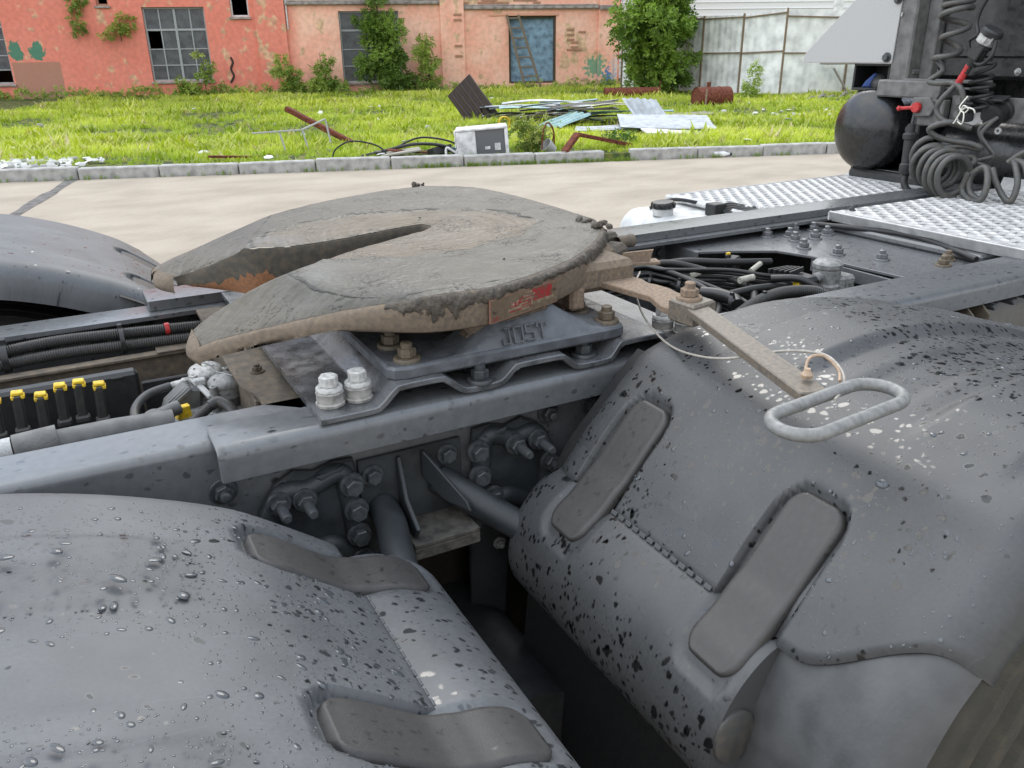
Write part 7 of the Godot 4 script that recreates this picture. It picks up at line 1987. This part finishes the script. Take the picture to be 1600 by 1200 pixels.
	m = MB.new(); m.lathe(T3(V(1.655, -0.10, 0.075)), [Vector2(0.04, 0), Vector2(0.04, 0.035), Vector2(0.034, 0.04), Vector2(0.034, 0.075), Vector2(0.037, 0.078), Vector2(0.037, 0.088), Vector2(0.03, 0.095), Vector2(0, 0.096)], 22); m.box(T3(V(1.69, -0.07, 0.09)), V(0.05, 0.06, 0.06), 0.008); m.lathe(T3(V(1.62, -0.04, 0.085), along(V(-1, 0.1, 0.3))), [Vector2(0.012, 0), Vector2(0.012, 0.02), Vector2(0.008, 0.022), Vector2(0, 0.022)], 12); obj("casting", m, M.alloy, va)
	m = MB.new(); m.bx(1.528, 1.536, -0.075, -0.032, 0.085, 0.103, 0.001); obj("yellow_seal", m, M.yellow, va)
	hose("hose", [V(1.49, -0.035, 0.05), V(1.53, -0.03, 0.10), V(1.56, -0.05, 0.14), V(1.58, -0.08, 0.18)], 0.009, M.plastic_black, va)
	m = MB.new(); m.box(T3(V(1.56, -0.05, -0.16), Basis(Vector3.UP, 0.5)), V(0.05, 0.035, 0.03), 0.005); m.box(T3(V(1.545, -0.03, -0.165)), V(0.015, 0.01, 0.012), 0.002); obj("sensor", m, M.plastic_black, va)
	m = MB.new(); m.box(T3(V(1.545, -0.023, -0.165)), V(0.012, 0.006, 0.008), 0.001); obj("yellow_clip", m, M.yellow, va)
# ---------------------------------------------------------------- catwalks, tank, the back of the cab
func tread_plate(m: MB, x0: float, x1: float, z0: float, z1: float, y: float, px: float, pz: float, hx: float, hz: float) -> void:
	# a plate with staggered oblong holes, each with a raised rim: rows run along x
	var rows := int((z1 - z0) / pz); var mz := (z1 - z0 - rows * pz) / 2
	if mz > 0.0005:
		m.quad(V(x0, y, z0 + mz), V(x1, y, z0 + mz), V(x1, y, z0), V(x0, y, z0)); m.quad(V(x0, y, z1), V(x1, y, z1), V(x1, y, z1 - mz), V(x0, y, z1 - mz))
	for r in rows:
		var za := z0 + mz + r * pz; var zb := za + pz
		var off := (px * 0.5 if r % 2 else 0.0) + 0.012
		var n := int((x1 - x0 - off - 0.01) / px)
		m.quad(V(x0, y, zb), V(x0 + off, y, zb), V(x0 + off, y, za), V(x0, y, za))
		m.quad(V(x0 + off + n * px, y, zb), V(x1, y, zb), V(x1, y, za), V(x0 + off + n * px, y, za))
		for k in n:
			var xa := x0 + off + k * px; var xb := xa + px
			var ha := (xa + xb - hx) / 2; var hb := (xa + xb + hx) / 2; var va := (za + zb - hz) / 2; var vb := (za + zb + hz) / 2
			var up := 0.003
			var A := [V(xa, y, za), V(xb, y, za), V(xb, y, zb), V(xa, y, zb)]
			var R := [V(ha - 0.006, y, va - 0.005), V(hb + 0.006, y, va - 0.005), V(hb + 0.006, y, vb + 0.005), V(ha - 0.006, y, vb + 0.005)]
			var H := [V(ha, y + up, va), V(hb, y + up, va), V(hb, y + up, vb), V(ha, y + up, vb)]
			var D := [V(ha, y - 0.006, va), V(hb, y - 0.006, va), V(hb, y - 0.006, vb), V(ha, y - 0.006, vb)]
			for i in 4:
				var j := (i + 1) % 4
				m.quad(A[j], A[i], R[i], R[j]); m.quad(R[j], R[i], H[i], H[j]); m.quad(H[j], H[i], D[i], D[j])

func build_cab() -> void:
	var m := MB.new()
	# catwalk over the rails
	var cw := group_part("catwalk")
	m = MB.new(); tread_plate(m, 2.05, 2.86, -0.265, 0.56, 0.026, 0.052, 0.033, 0.028, 0.0125); obj("tread", m, M.aluminium, cw).set_meta("kind", "stuff")
	m = MB.new(); m.box(T3(V(2.044, 0.012, 0.147), Basis(Vector3.BACK, 0.5)), V(0.006, 0.035, 0.83), 0.001); m.bx(2.035, 2.86, 0.0, 0.024, -0.272, -0.266, 0.001); m.bx(2.035, 2.86, 0.0, 0.024, 0.561, 0.567, 0.001)
	m.quad(V(2.86, 0.026, 0.56), V(2.885, 0.075, 0.56), V(2.885, 0.075, -0.265), V(2.86, 0.026, -0.265))
	obj("edge", m, M.aluminium, cw)
	for p in [[2.10, -0.24], [2.10, 0.34], [2.09, 0.37]]: bolt_at(cw, V(p[0], 0.026, p[1]), Vector3.UP, "small", M.bolt_dark)
	cw = group_part("side_catwalk")
	m = MB.new(); tread_plate(m, 1.90, 2.80, -0.86, -0.46, 0.004, 0.044, 0.032, 0.023, 0.012); obj("tread", m, M.aluminium, cw).set_meta("kind", "stuff")
	m = MB.new(); m.bx(1.885, 1.90, -0.012, 0.0075, -0.87, -0.45, 0.006); m.bx(1.885, 2.80, -0.014, 0.006, -0.874, -0.861, 0.005); m.bx(1.885, 2.80, -0.014, 0.006, -0.459, -0.45, 0.003)
	m.prism(Transform3D(Basis(V(1, 0, 0), V(0, 1, 0), V(0, 0, 1)), V(0, 0, -0.87)), PackedVector2Array([Vector2(2.80, -0.012), Vector2(2.86, -0.012), Vector2(2.86, 0.03), Vector2(2.848, 0.036), Vector2(2.835, 0.03), Vector2(2.80, 0.006)]), 0.41, 0.003)
	obj("edge", m, M.aluminium, cw)
	cw = group_part("near_catwalk")
	m = MB.new(); tread_plate(m, 1.93, 2.8, 0.455, 0.85, -0.115, 0.05, 0.034, 0.026, 0.012); obj("tread", m, M.aluminium, cw).set_meta("kind", "stuff")
	m = MB.new(); m.bx(1.915, 1.929, -0.135, -0.112, 0.45, 0.855, 0.004); obj("edge", m, M.aluminium, cw)
	# white tank beyond the far rail, with its cap and a tangle of fittings
	var tk := group_part("white_tank")
	m = MB.new()
	var o := PackedVector2Array()
	for k in 7: o.append(Vector2(1.66 + 0.075 - 0.075 * cos(PI / 2 * k / 6.0), -0.095 + 0.075 * sin(PI / 2 * k / 6.0)))
	o.append_array([Vector2(2.6, -0.02), Vector2(2.6, -0.55), Vector2(1.68, -0.55)])
	m.prism(T3(V(0, 0, -0.86)), o, 0.36, 0.03)
	obj("shell", m, M.tank_plastic, tk)
	m = MB.new(); m.lathe(T3(V(1.735, -0.022, -0.69)), [Vector2(0.034, 0), Vector2(0.034, 0.022), Vector2(0.03, 0.024), Vector2(0, 0.024)], 20); obj("neck", m, M.tank_plastic, tk)
	m = MB.new(); m.lathe(T3(V(1.735, 0.003, -0.69), Basis(Vector3.BACK, 0.08)), [Vector2(0.0, 0.0), Vector2(0.036, 0), Vector2(0.038, 0.003), Vector2(0.038, 0.014), Vector2(0.034, 0.019), Vector2(0, 0.021)], 22)
	for k in 12: m.box(T3(V(1.735 + 0.0385 * cos(TAU * k / 12.0), 0.011, -0.69 + 0.0385 * sin(TAU * k / 12.0)), Basis(Vector3.UP, -TAU * k / 12.0)), V(0.005, 0.016, 0.009), 0.0015)
	obj("cap", m, M.plastic_black, tk)
	m = MB.new(); m.bx(1.835, 1.885, -0.018, 0.022, -0.60, -0.55, 0.003); obj("connector", m, M.plastic_black, tk)
	for k in 5: hose("hose", [V(1.87, 0.012 - 0.005 * k, -0.575 + 0.008 * k), V(1.91, 0.018 - 0.004 * k, -0.555 + 0.012 * k), V(1.95, 0.005, -0.50 + 0.01 * k), V(1.985, -0.012, -0.475), V(2.05, -0.04, -0.45)], 0.0055, M.rubber, tk)
	for k in 4:
		m = MB.new(); m.lathe(T3(V(1.905 + 0.016 * k, 0.006, -0.535 + 0.018 * k), along(V(1, 0.3, 0.6))), [Vector2(0, 0), Vector2(0.007, 0), Vector2(0.007, 0.008), Vector2(0.009, 0.009), Vector2(0.009, 0.016), Vector2(0.005, 0.018), Vector2(0, 0.018)], 10); obj("fitting", m, M.zinc if k % 2 else M.plastic_black, tk)
	hose("hose", [V(1.75, -0.015, -0.78), V(1.82, 0.012, -0.75), V(1.90, 0.0, -0.70), V(1.98, -0.02, -0.68)], 0.006, M.rubber, tk)
	# post, foot and beam of the cab mount
	m = MB.new(); m.bx(2.80, 2.90, 0.335, 1.2, -0.735, -0.655, 0.006); m.bx(2.78, 2.90, 0.31, 0.37, -0.765, -0.50, 0.006); m.bx(2.81, 2.90, 0.372, 0.42, -0.75, -0.65, 0.02)
	m.prism(Transform3D(Basis(V(0, 0, 1), V(0, 1, 0), V(-1, 0, 0)), V(2.80, 0, 0)), PackedVector2Array([Vector2(-0.53, 0.37), Vector2(-0.49, 0.36), Vector2(-0.49, 0.33), Vector2(-0.52, 0.27), Vector2(-0.55, 0.22), Vector2(-0.56, 0.22), Vector2(-0.545, 0.28), Vector2(-0.545, 0.33)]), 0.03, 0.003)
	var post := tp("cab_mount", m, M.cab_grey)
	m = MB.new(); m.bx(2.86, 2.98, 0.36, 1.2, -0.655, -0.605, 0.004); obj("inner_flange", m, M.cab_grey, post)
	m = MB.new(); m.bx(2.795, 2.80, 0.345, 0.352, -0.49, -0.33, 0.0015); m.bx(2.79, 2.83, 0.365, 0.376, -0.66, -0.34, 0.003); obj("lip", m, M.cab_grey, post)
	# light grey deflector plate
	m = MB.new()
	m.prism(Transform3D(Basis(V(0, 0, 1), V(0, 1, 0), V(-1, 0, 0)), V(2.80, 0, 0)), PackedVector2Array([Vector2(-1.15, 0.425), Vector2(-0.725, 0.429), Vector2(-0.715, 0.82), Vector2(-0.74, 0.815), Vector2(-1.145, 0.463), Vector2(-1.155, 0.445)]), 0.006, 0.0015)
	var fl := tp("deflector_plate", m, M.galvanised)
	bolt_at(fl, V(2.793, 0.447, -0.748), V(-1, 0, 0), "hex", M.bolt_dark); bolt_at(fl, V(2.793, 0.645, -0.735), V(-1, 0, 0), "hex", M.bolt_dark, 0.4)
	# black cover panel with a pressed inner field
	m = MB.new(); m.bx(2.90, 2.96, 0.375, 1.25, -0.645, 0.5, 0.012); m.bx(2.888, 2.905, 0.445, 1.2, -0.60, 0.46, 0.012)
	var pn := tp("cover_panel", m, M.cab_black)
	for z: float in [-0.635, -0.325, 0.1]: bolt_at(pn, V(2.899, 0.402 if z > -0.6 else 0.40, z + 0.02), V(-1, 0, 0), "small", M.zinc)
	m = MB.new(); m.bar(V(2.797, 0.585, -0.715), V(2.797, 0.60, -0.713), 0.006, 0.006, 0.001); obj("screw", m, M.zinc, pn)
	m = MB.new(); m.bx(3.05, 3.4, 0.4, 2.2, -0.62, 1.2, 0.03); tp("cab_rear_wall", m, M.cab_black)
	m = MB.new(); m.bx(3.12, 3.16, -0.1, 0.45, -0.74, 1.1, 0.004); tp("bulkhead", m, M.cab_black)
	m = MB.new(); m.bx(3.2, 4.2, -0.3, 0.40, -0.6, 0.9, 0.03); tp("gearbox_housing", m, M.dark_metal)
	# open black box with a blue rag in it
	m = MB.new(); m.bx(2.85, 2.98, 0.325, 0.335, -0.94, -0.77, 0.002); m.bx(2.85, 2.98, 0.415, 0.425, -0.94, -0.77, 0.002); m.bx(2.85, 2.98, 0.335, 0.415, -0.94, -0.93, 0.002); m.bx(2.85, 2.98, 0.335, 0.415, -0.78, -0.77, 0.002); m.bx(2.97, 2.98, 0.335, 0.415, -0.93, -0.78)
	m.bx(2.87, 2.98, 0.30, 0.324, -0.93, -0.78, 0.008)
	tp("open_box", m, M.plastic_black)
	var t := thing("blue_rag", "small blue rag tucked in the open black box above the round tank", "rag", V(2.89, FRAME + 0.336, -0.885))
	m = MB.new(); m.prism(T3(V(0, 0, 0), Basis(Vector3.UP, -1.2)), PackedVector2Array([Vector2(-0.025, 0), Vector2(0.01, 0), Vector2(0.03, 0.05), Vector2(0.018, 0.052), Vector2(-0.012, 0.022)]), 0.03, 0.006)
	var bm := mat("blue_cloth", Color(0.05, 0.1, 0.3), 0.8, "mottle", 20.0)
	obj("rag", m, bm, t)
	t = thing("grey_glove", "dark grey glove lying beside the blue rag in the black box", "glove", V(2.89, FRAME + 0.336, -0.84))
	m = MB.new(); m.lathe(Transform3D(Basis().scaled(V(0.8, 1, 1.2)), Vector3.ZERO), [Vector2(0.03, 0), Vector2(0.034, 0.02), Vector2(0.024, 0.04), Vector2(0.01, 0.05), Vector2(0, 0.052)], 10)
	m.lathe(T3(V(0.0, 0.02, 0.03), along(V(0, 0.6, 1))), [Vector2(0.011, 0), Vector2(0.011, 0.03), Vector2(0, 0.036)], 8)
	obj("glove", m, M.hose_grey, t)
	# round black air tank with its weld bead, end towards the rear
	m = MB.new()
	var R := 0.153
	var prof := [Vector2(0.0, 0.0)]
	for k in range(1, 9): prof.append(Vector2(R * sin(PI / 2 * k / 8.0), 0.075 * (1.0 - cos(PI / 2 * k / 8.0))))
	prof.append_array([Vector2(R, 0.10), Vector2(R + 0.003, 0.105), Vector2(R + 0.003, 0.113), Vector2(R, 0.118), Vector2(R, 0.62), Vector2(0, 0.66)])
	var rev := []
	for p: Vector2 in prof: rev.append(p)
	m.lathe(T3(V(2.75, 0.182, -0.815), along(V(1, 0, 0.04))), rev, 40)
	var at := tp("air_tank", m, M.air_tank_black)
	m = MB.new(); m.lathe(T3(V(2.87, 0.182, -0.82), along(V(1, 0, 0.04))), [Vector2(R + 0.001, 0), Vector2(R + 0.004, 0.002), Vector2(R + 0.004, 0.028), Vector2(R + 0.001, 0.03)], 40); obj("rusty_strap", m, M.rust_metal, at)
	m = MB.new(); m.bx(2.80, 3.3, -0.045, 0.035, -0.86, -0.42, 0.01); m.bx(2.86, 2.9, -0.02, 0.05, -0.90, -0.80, 0.004); tp("lower_box", m, M.plastic_black)
	# cross tank behind the coils
	m = MB.new()
	prof = [Vector2(0.0, -0.03)]
	for k in range(1, 8): prof.append(Vector2(0.135 * sin(PI / 2 * k / 7.0), -0.03 + 0.04 * (1 - cos(PI / 2 * k / 7.0)) * 2.0))
	prof.append_array([Vector2(0.135, 1.2), Vector2(0, 1.25)])
	m.lathe(T3(V(3.0, 0.12, -0.56), along(V(0, 0, 1))), prof, 40)
	tp("cross_tank", m, M.air_tank_black)
	m = MB.new(); m.bx(2.83, 3.2, 0.0, 0.36, -0.62, -0.59, 0.004); tp("side_web", m, M.dark_metal)
	# valve with the red handle, flange, damper
	var rv := group_part("isolating_valve", "valve on a rhombic flange with a red lever")
	m = MB.new()
	m.prism(Transform3D(Basis(V(0, 0, 1), V(0, 1, 0), V(-1, 0, 0)), V(2.76, 0, 0)), PackedVector2Array([Vector2(-0.575, 0.315), Vector2(-0.51, 0.318), Vector2(-0.485, 0.285), Vector2(-0.50, 0.255), Vector2(-0.56, 0.25), Vector2(-0.585, 0.285)]), 0.012, 0.003)
	m.bx(2.765, 2.80, 0.22, 0.31, -0.56, -0.46, 0.004)
	obj("flange", m, M.cab_grey, rv)
	m = MB.new(); m.lathe(T3(V(2.73, 0.282, -0.55), along(V(1, 0, 0))), [Vector2(0.0, 0), Vector2(0.016, 0), Vector2(0.018, 0.004), Vector2(0.018, 0.015), Vector2(0.012, 0.02), Vector2(0, 0.02)], 16); m.bar(V(2.735, 0.282, -0.555), V(2.725, 0.277, -0.612), 0.012, 0.012, 0.004); m.lathe(T3(V(2.725, 0.277, -0.60), along(V(0, 0, -1))), [Vector2(0.004, 0), Vector2(0.009, 0.005), Vector2(0.009, 0.012), Vector2(0.004, 0.018), Vector2(0, 0.018)], 12); obj("lever", m, M.red, rv)
	m = MB.new(); m.bar(V(2.72, 0.262, -0.54), V(2.70, 0.215, -0.53), 0.008, 0.006, 0.001); m.lathe(T3(V(2.70, 0.21, -0.535), along(V(1, 0, 0))), [Vector2(0.008, 0), Vector2(0.017, 0.0), Vector2(0.017, 0.006), Vector2(0.008, 0.006), Vector2(0.008, 0.0)], 16); obj("rod", m, M.dark_metal, rv)
	var dm := group_part("cab_damper")
	m = MB.new(); m.lathe(T3(V(2.70, 0.055, -0.52), along(V(0, 1, -0.04))), [Vector2(0.0, 0), Vector2(0.018, 0), Vector2(0.024, 0.012), Vector2(0.024, 0.035), Vector2(0.019, 0.04), Vector2(0.0195, 0.12), Vector2(0.025, 0.124), Vector2(0.026, 0.14), Vector2(0.02, 0.145), Vector2(0.013, 0.148), Vector2(0.013, 0.175), Vector2(0, 0.178)], 20); obj("body", m, M.dark_metal, dm)
	hose("hose", [V(2.70, 0.055, -0.52), V(2.69, 0.02, -0.51), V(2.70, -0.005, -0.48), V(2.76, 0.0, -0.44)], 0.012, M.rubber, dm)
	# socket carrier with its sockets
	var sc := group_part("socket_carrier")
	m = MB.new(); m.bx(2.80, 2.812, 0.245, 0.325, -0.46, 0.1, 0.003); obj("plate", m, M.cab_grey, sc)
	for q in [[-0.27, 0.285, 0.035], [-0.36, 0.28, 0.026], [-0.12, 0.285, 0.035]]:
		m = MB.new(); m.lathe(T3(V(2.80, q[1], q[0]), along(V(-1, -0.35, 0))), [Vector2(q[2] * 1.2, 0), Vector2(q[2] * 1.2, 0.008), Vector2(q[2], 0.012), Vector2(q[2], 0.045), Vector2(q[2] * 1.08, 0.048), Vector2(q[2] * 1.08, 0.058), Vector2(q[2] * 0.7, 0.06), Vector2(0, 0.06)], 20); m.box(T3(V(2.765, q[1] + q[2] * 1.1, q[0]), Basis(Vector3.BACK, 0.25)), V(0.05, 0.008, q[2] * 1.7), 0.003); m.box(T3(V(2.785, q[1] + q[2] * 0.9, q[0])), V(0.03, 0.02, q[2]), 0.004); obj("socket", m, M.dark_metal, sc)
	for q in [[-0.425, 0.305], [-0.425, 0.262], [-0.31, 0.312]]: bolt_at(sc, V(2.80, q[1], q[0]), V(-1, 0, 0), "hex", M.cab_grey, q[0] * 10)
	m = MB.new(); m.prism(Transform3D(Basis(V(0, 0, 1), V(0, 1, 0), V(-1, 0, 0)), V(2.755, 0, 0)), PackedVector2Array([Vector2(-0.40, 0.25), Vector2(-0.33, 0.235), Vector2(-0.27, 0.265), Vector2(-0.28, 0.285), Vector2(-0.36, 0.27)]), 0.006, 0.001); m.lathe(T3(V(2.74, 0.225, -0.235), along(V(1, 0, 0))), [Vector2(0.005, 0), Vector2(0.011, 0), Vector2(0.011, 0.006), Vector2(0.005, 0.006), Vector2(0.005, 0)], 12); obj("flap", m, M.galvanised, sc)

func coil_path(axis: Array, r0: float, r1: float, turns: float, per := 22, phase := 0.0, flat := 1.0) -> PackedVector3Array:
	var c := cr(axis, 12)
	var o := PackedVector3Array()
	var n := int(turns * per)
	var up := V(0, 0, 1)
	for i in n + 1:
		var f := float(i) / n
		var x := f * (c.size() - 1)
		var k := mini(int(x), c.size() - 2)
		var p := c[k].lerp(c[k + 1], x - k)
		var tg := (c[mini(k + 2, c.size() - 1)] - c[maxi(k - 1, 0)]).normalized()
		up = (up - tg * up.dot(tg)).normalized()
		var sd := tg.cross(up)
		var a := TAU * turns * f + phase
		var r := lerpf(r0, r1, f) * (1.0 + 0.10 * sin(a * 0.37 + 1.0) + 0.05 * sin(a * 0.83))
		p += up * 0.10 * r * sin(a * 0.29) + sd * 0.10 * r * sin(a * 0.41 + 2.0)
		o.append(p + (up * cos(a) + sd * sin(a) * flat) * r)
	return o

func build_hoses() -> void:
	var base := V(2.65, FRAME, -0.35)
	var sh := func(a: Array) -> Array:
		var q := []
		for p: Vector3 in a: q.append(p + V(0, FRAME, 0) - base)
		return q
	var up := V(0, FRAME, 0) - base
	# first air line: stretched coil from above, tail, wide loops, then the pile lying on the catwalk
	var t := thing("coiled_air_hose", "grey coiled air hose, stretched above and piled in tight rings on the catwalk", "hose", base)
	var m := MB.new()
	var c := coil_path(sh.call([V(2.72, 0.80, -0.44), V(2.72, 0.66, -0.445), V(2.72, 0.60, -0.445)]), 0.042, 0.042, 4.0)
	c.append_array(coil_path(sh.call([V(2.72, 0.60, -0.445), V(2.72, 0.52, -0.44), V(2.72, 0.44, -0.448)]), 0.042, 0.036, 2.5))
	m.tube(c, 0.0095, 10)
	var tail := cr([c[c.size() - 1], V(2.71, 0.41, -0.45) + up, V(2.70, 0.375, -0.487) + up, V(2.69, 0.368, -0.45) + up, V(2.68, 0.372, -0.39) + up, V(2.675, 0.355, -0.348) + up, V(2.68, 0.31, -0.332) + up], 8)
	m.tube(tail, 0.0095, 10)
	obj("upper_coil", m, M.coil_plastic, t)
	m = MB.new()
	var lo := []
	for p in [V(2.66, 0.235, -0.285), V(2.62, 0.252, -0.33), V(2.60, 0.228, -0.384), V(2.63, 0.198, -0.355), V(2.67, 0.185, -0.275), V(2.69, 0.17, -0.25), V(2.66, 0.175, -0.31), V(2.61, 0.150, -0.39), V(2.60, 0.118, -0.395), V(2.64, 0.108, -0.34), V(2.69, 0.12, -0.27), V(2.70, 0.14, -0.28), V(2.67, 0.13, -0.34), V(2.62, 0.10, -0.40)]: lo.append(p + up)
	m.tube(cr(lo, 8), 0.0098, 10)
	obj("wide_loops", m, M.coil_plastic, t)
	m = MB.new()
	m.tube(coil_path(sh.call([V(2.64, 0.135, -0.395), V(2.60, 0.112, -0.345), V(2.57, 0.098, -0.28), V(2.54, 0.09, -0.215)]), 0.052, 0.064, 7.5, 28, 1.2, 1.12), 0.0098, 10)
	obj("ring_pile", m, M.coil_plastic, t)
	m = MB.new()
	lo = []
	for p in [V(2.56, 0.11, -0.19), V(2.56, 0.055, -0.20), V(2.55, 0.030, -0.165), V(2.54, 0.035, -0.12), V(2.55, 0.085, -0.115), V(2.57, 0.13, -0.145), V(2.57, 0.10, -0.185), V(2.565, 0.05, -0.175), V(2.56, 0.035, -0.13), V(2.56, 0.08, -0.12), V(2.57, 0.115, -0.135)]: lo.append(p + up)
	m.tube(cr(lo, 8), 0.0098, 10)
	obj("loose_rings", m, M.coil_plastic, t)
	t = thing("coiled_air_hose", "second grey air hose looping out of the picture right of the ring pile", "hose", base)
	m = MB.new()
	lo = []
	for p in [V(2.62, 0.122, -0.15), V(2.60, 0.085, -0.118), V(2.595, 0.045, -0.082), V(2.59, 0.038, -0.052), V(2.60, 0.09, -0.05), V(2.62, 0.138, -0.08), V(2.64, 0.15, -0.10), V(2.63, 0.145, -0.06), V(2.61, 0.10, -0.02), V(2.61, 0.06, 0.03), V(2.63, 0.10, 0.06), V(2.65, 0.16, 0.03), V(2.66, 0.185, -0.03), V(2.67, 0.175, -0.09), V(2.66, 0.14, -0.13)]: lo.append(p + up)
	m.tube(cr(lo, 8), 0.0095, 10)
	obj("loops", m, M.coil_plastic, t)
	# electric lead: black plug parked on the panel, red wrapped neck, small coil
	t = thing("electric_lead", "black electric lead with silver banded plug and red taped neck on the cab panel", "cable", base)
	var ax := V(0.0, -0.80, -0.42).normalized()
	var pb := V(2.68, 0.535, -0.275) + up
	m = MB.new()
	m.lathe(T3(pb, along(ax)), [Vector2(0, 0), Vector2(0.03, 0), Vector2(0.036, 0.006), Vector2(0.036, 0.018), Vector2(0.028, 0.022), Vector2(0.028, 0.06), Vector2(0.024, 0.063), Vector2(0.024, 0.10), Vector2(0.017, 0.108), Vector2(0.017, 0.122), Vector2(0.009, 0.126), Vector2(0.009, 0.15), Vector2(0, 0.15)], 20)
	m.box(T3(pb + ax * 0.075 + V(-0.012, 0, 0.0), along(ax)), V(0.03, 0.05, 0.042), 0.004)
	obj("plug", m, M.plastic_black, t)
	m = MB.new(); m.lathe(T3(pb + ax * 0.022, along(ax)), [Vector2(0.029, 0), Vector2(0.031, 0.002), Vector2(0.031, 0.024), Vector2(0.029, 0.026)], 20); m.box(T3(pb + ax * 0.035 + V(-0.03, 0.0, 0.005), along(ax)), V(0.006, 0.02, 0.022), 0.002); m.box(T3(pb + ax * 0.05 + V(-0.012, 0.01, 0.034), along(ax)), V(0.02, 0.03, 0.006), 0.002); obj("silver_band", m, M.zinc, t)
	m = MB.new(); m.tube(cr([V(2.68, 0.452, -0.324) + up, V(2.68, 0.41, -0.345) + up, V(2.68, 0.368, -0.367) + up], 10), 0.0115, 12, false, true, func(l: float, _f: float) -> float: return 0.0115 if fposmod(l, 0.009) < 0.0055 else 0.0098); obj("red_tape", m, M.red, t)
	hose("lead", [V(2.68, 0.372, -0.365) + up, V(2.67, 0.345, -0.385) + up, V(2.66, 0.318, -0.402) + up, V(2.66, 0.288, -0.413) + up, V(2.66, 0.262, -0.395) + up, V(2.67, 0.245, -0.36) + up, V(2.70, 0.23, -0.30) + up], 0.0088, M.coil_plastic, t)
	hose("lead", [V(2.70, 0.66, -0.31) + up, V(2.70, 0.60, -0.343) + up, V(2.70, 0.555, -0.352) + up, V(2.69, 0.52, -0.335) + up, V(2.69, 0.50, -0.36) + up, V(2.69, 0.465, -0.35) + up], 0.006, M.rubber, t)
	hose("lead", [V(2.67, 0.50, -0.255) + up, V(2.66, 0.455, -0.255) + up, V(2.66, 0.43, -0.285) + up, V(2.67, 0.44, -0.32) + up], 0.006, M.rubber, t)
	m = MB.new(); m.tube(coil_path(sh.call([V(2.73, 0.44, -0.33), V(2.74, 0.385, -0.32), V(2.74, 0.335, -0.318), V(2.74, 0.27, -0.315)]), 0.034, 0.03, 6.0), 0.0062, 9); obj("small_coil", m, M.rubber, t)
	t = thing("socket_cable", "thin dark cable hanging in bends below the metal socket", "cable", base)
	hose("cable", [V(2.73, 0.268, -0.237) + up, V(2.71, 0.245, -0.25) + up, V(2.70, 0.212, -0.262) + up, V(2.71, 0.18, -0.24) + up, V(2.72, 0.150, -0.218) + up, V(2.71, 0.135, -0.25) + up, V(2.70, 0.127, -0.272) + up, V(2.71, 0.117, -0.24) + up, V(2.71, 0.108, -0.22) + up, V(2.70, 0.092, -0.27) + up, V(2.70, 0.085, -0.28) + up], 0.0065, M.coil_plastic, t)
	hose("cable", [V(2.74, 0.262, -0.25) + up, V(2.72, 0.23, -0.285) + up, V(2.72, 0.19, -0.265) + up, V(2.73, 0.155, -0.235) + up, V(2.74, 0.11, -0.25) + up], 0.006, M.coil_plastic, t)
	t = thing("white_string", "knotted white string tied round the air hose below the red tape", "string", V(2.62, FRAME + 0.29, -0.28))
	var s0 := V(2.62, 0.29, -0.28)
	m = MB.new()
	for q in [[V(2.62, 0.336, -0.281), V(2.61, 0.304, -0.296), V(2.61, 0.29, -0.29), V(2.61, 0.263, -0.301), V(2.61, 0.25, -0.308)], [V(2.61, 0.29, -0.29), V(2.605, 0.302, -0.27), V(2.605, 0.298, -0.245), V(2.61, 0.287, -0.24)], [V(2.61, 0.29, -0.29), V(2.605, 0.285, -0.275), V(2.605, 0.262, -0.272), V(2.61, 0.25, -0.28), V(2.61, 0.258, -0.295)], [V(2.61, 0.295, -0.288), V(2.6, 0.308, -0.276), V(2.605, 0.298, -0.262), V(2.61, 0.285, -0.275)]]:
		var a := []
		for p: Vector3 in q: a.append(p - s0)
		m.tube(cr(a, 6), 0.0022, 6)
	obj("string", m, M.string_white, t)
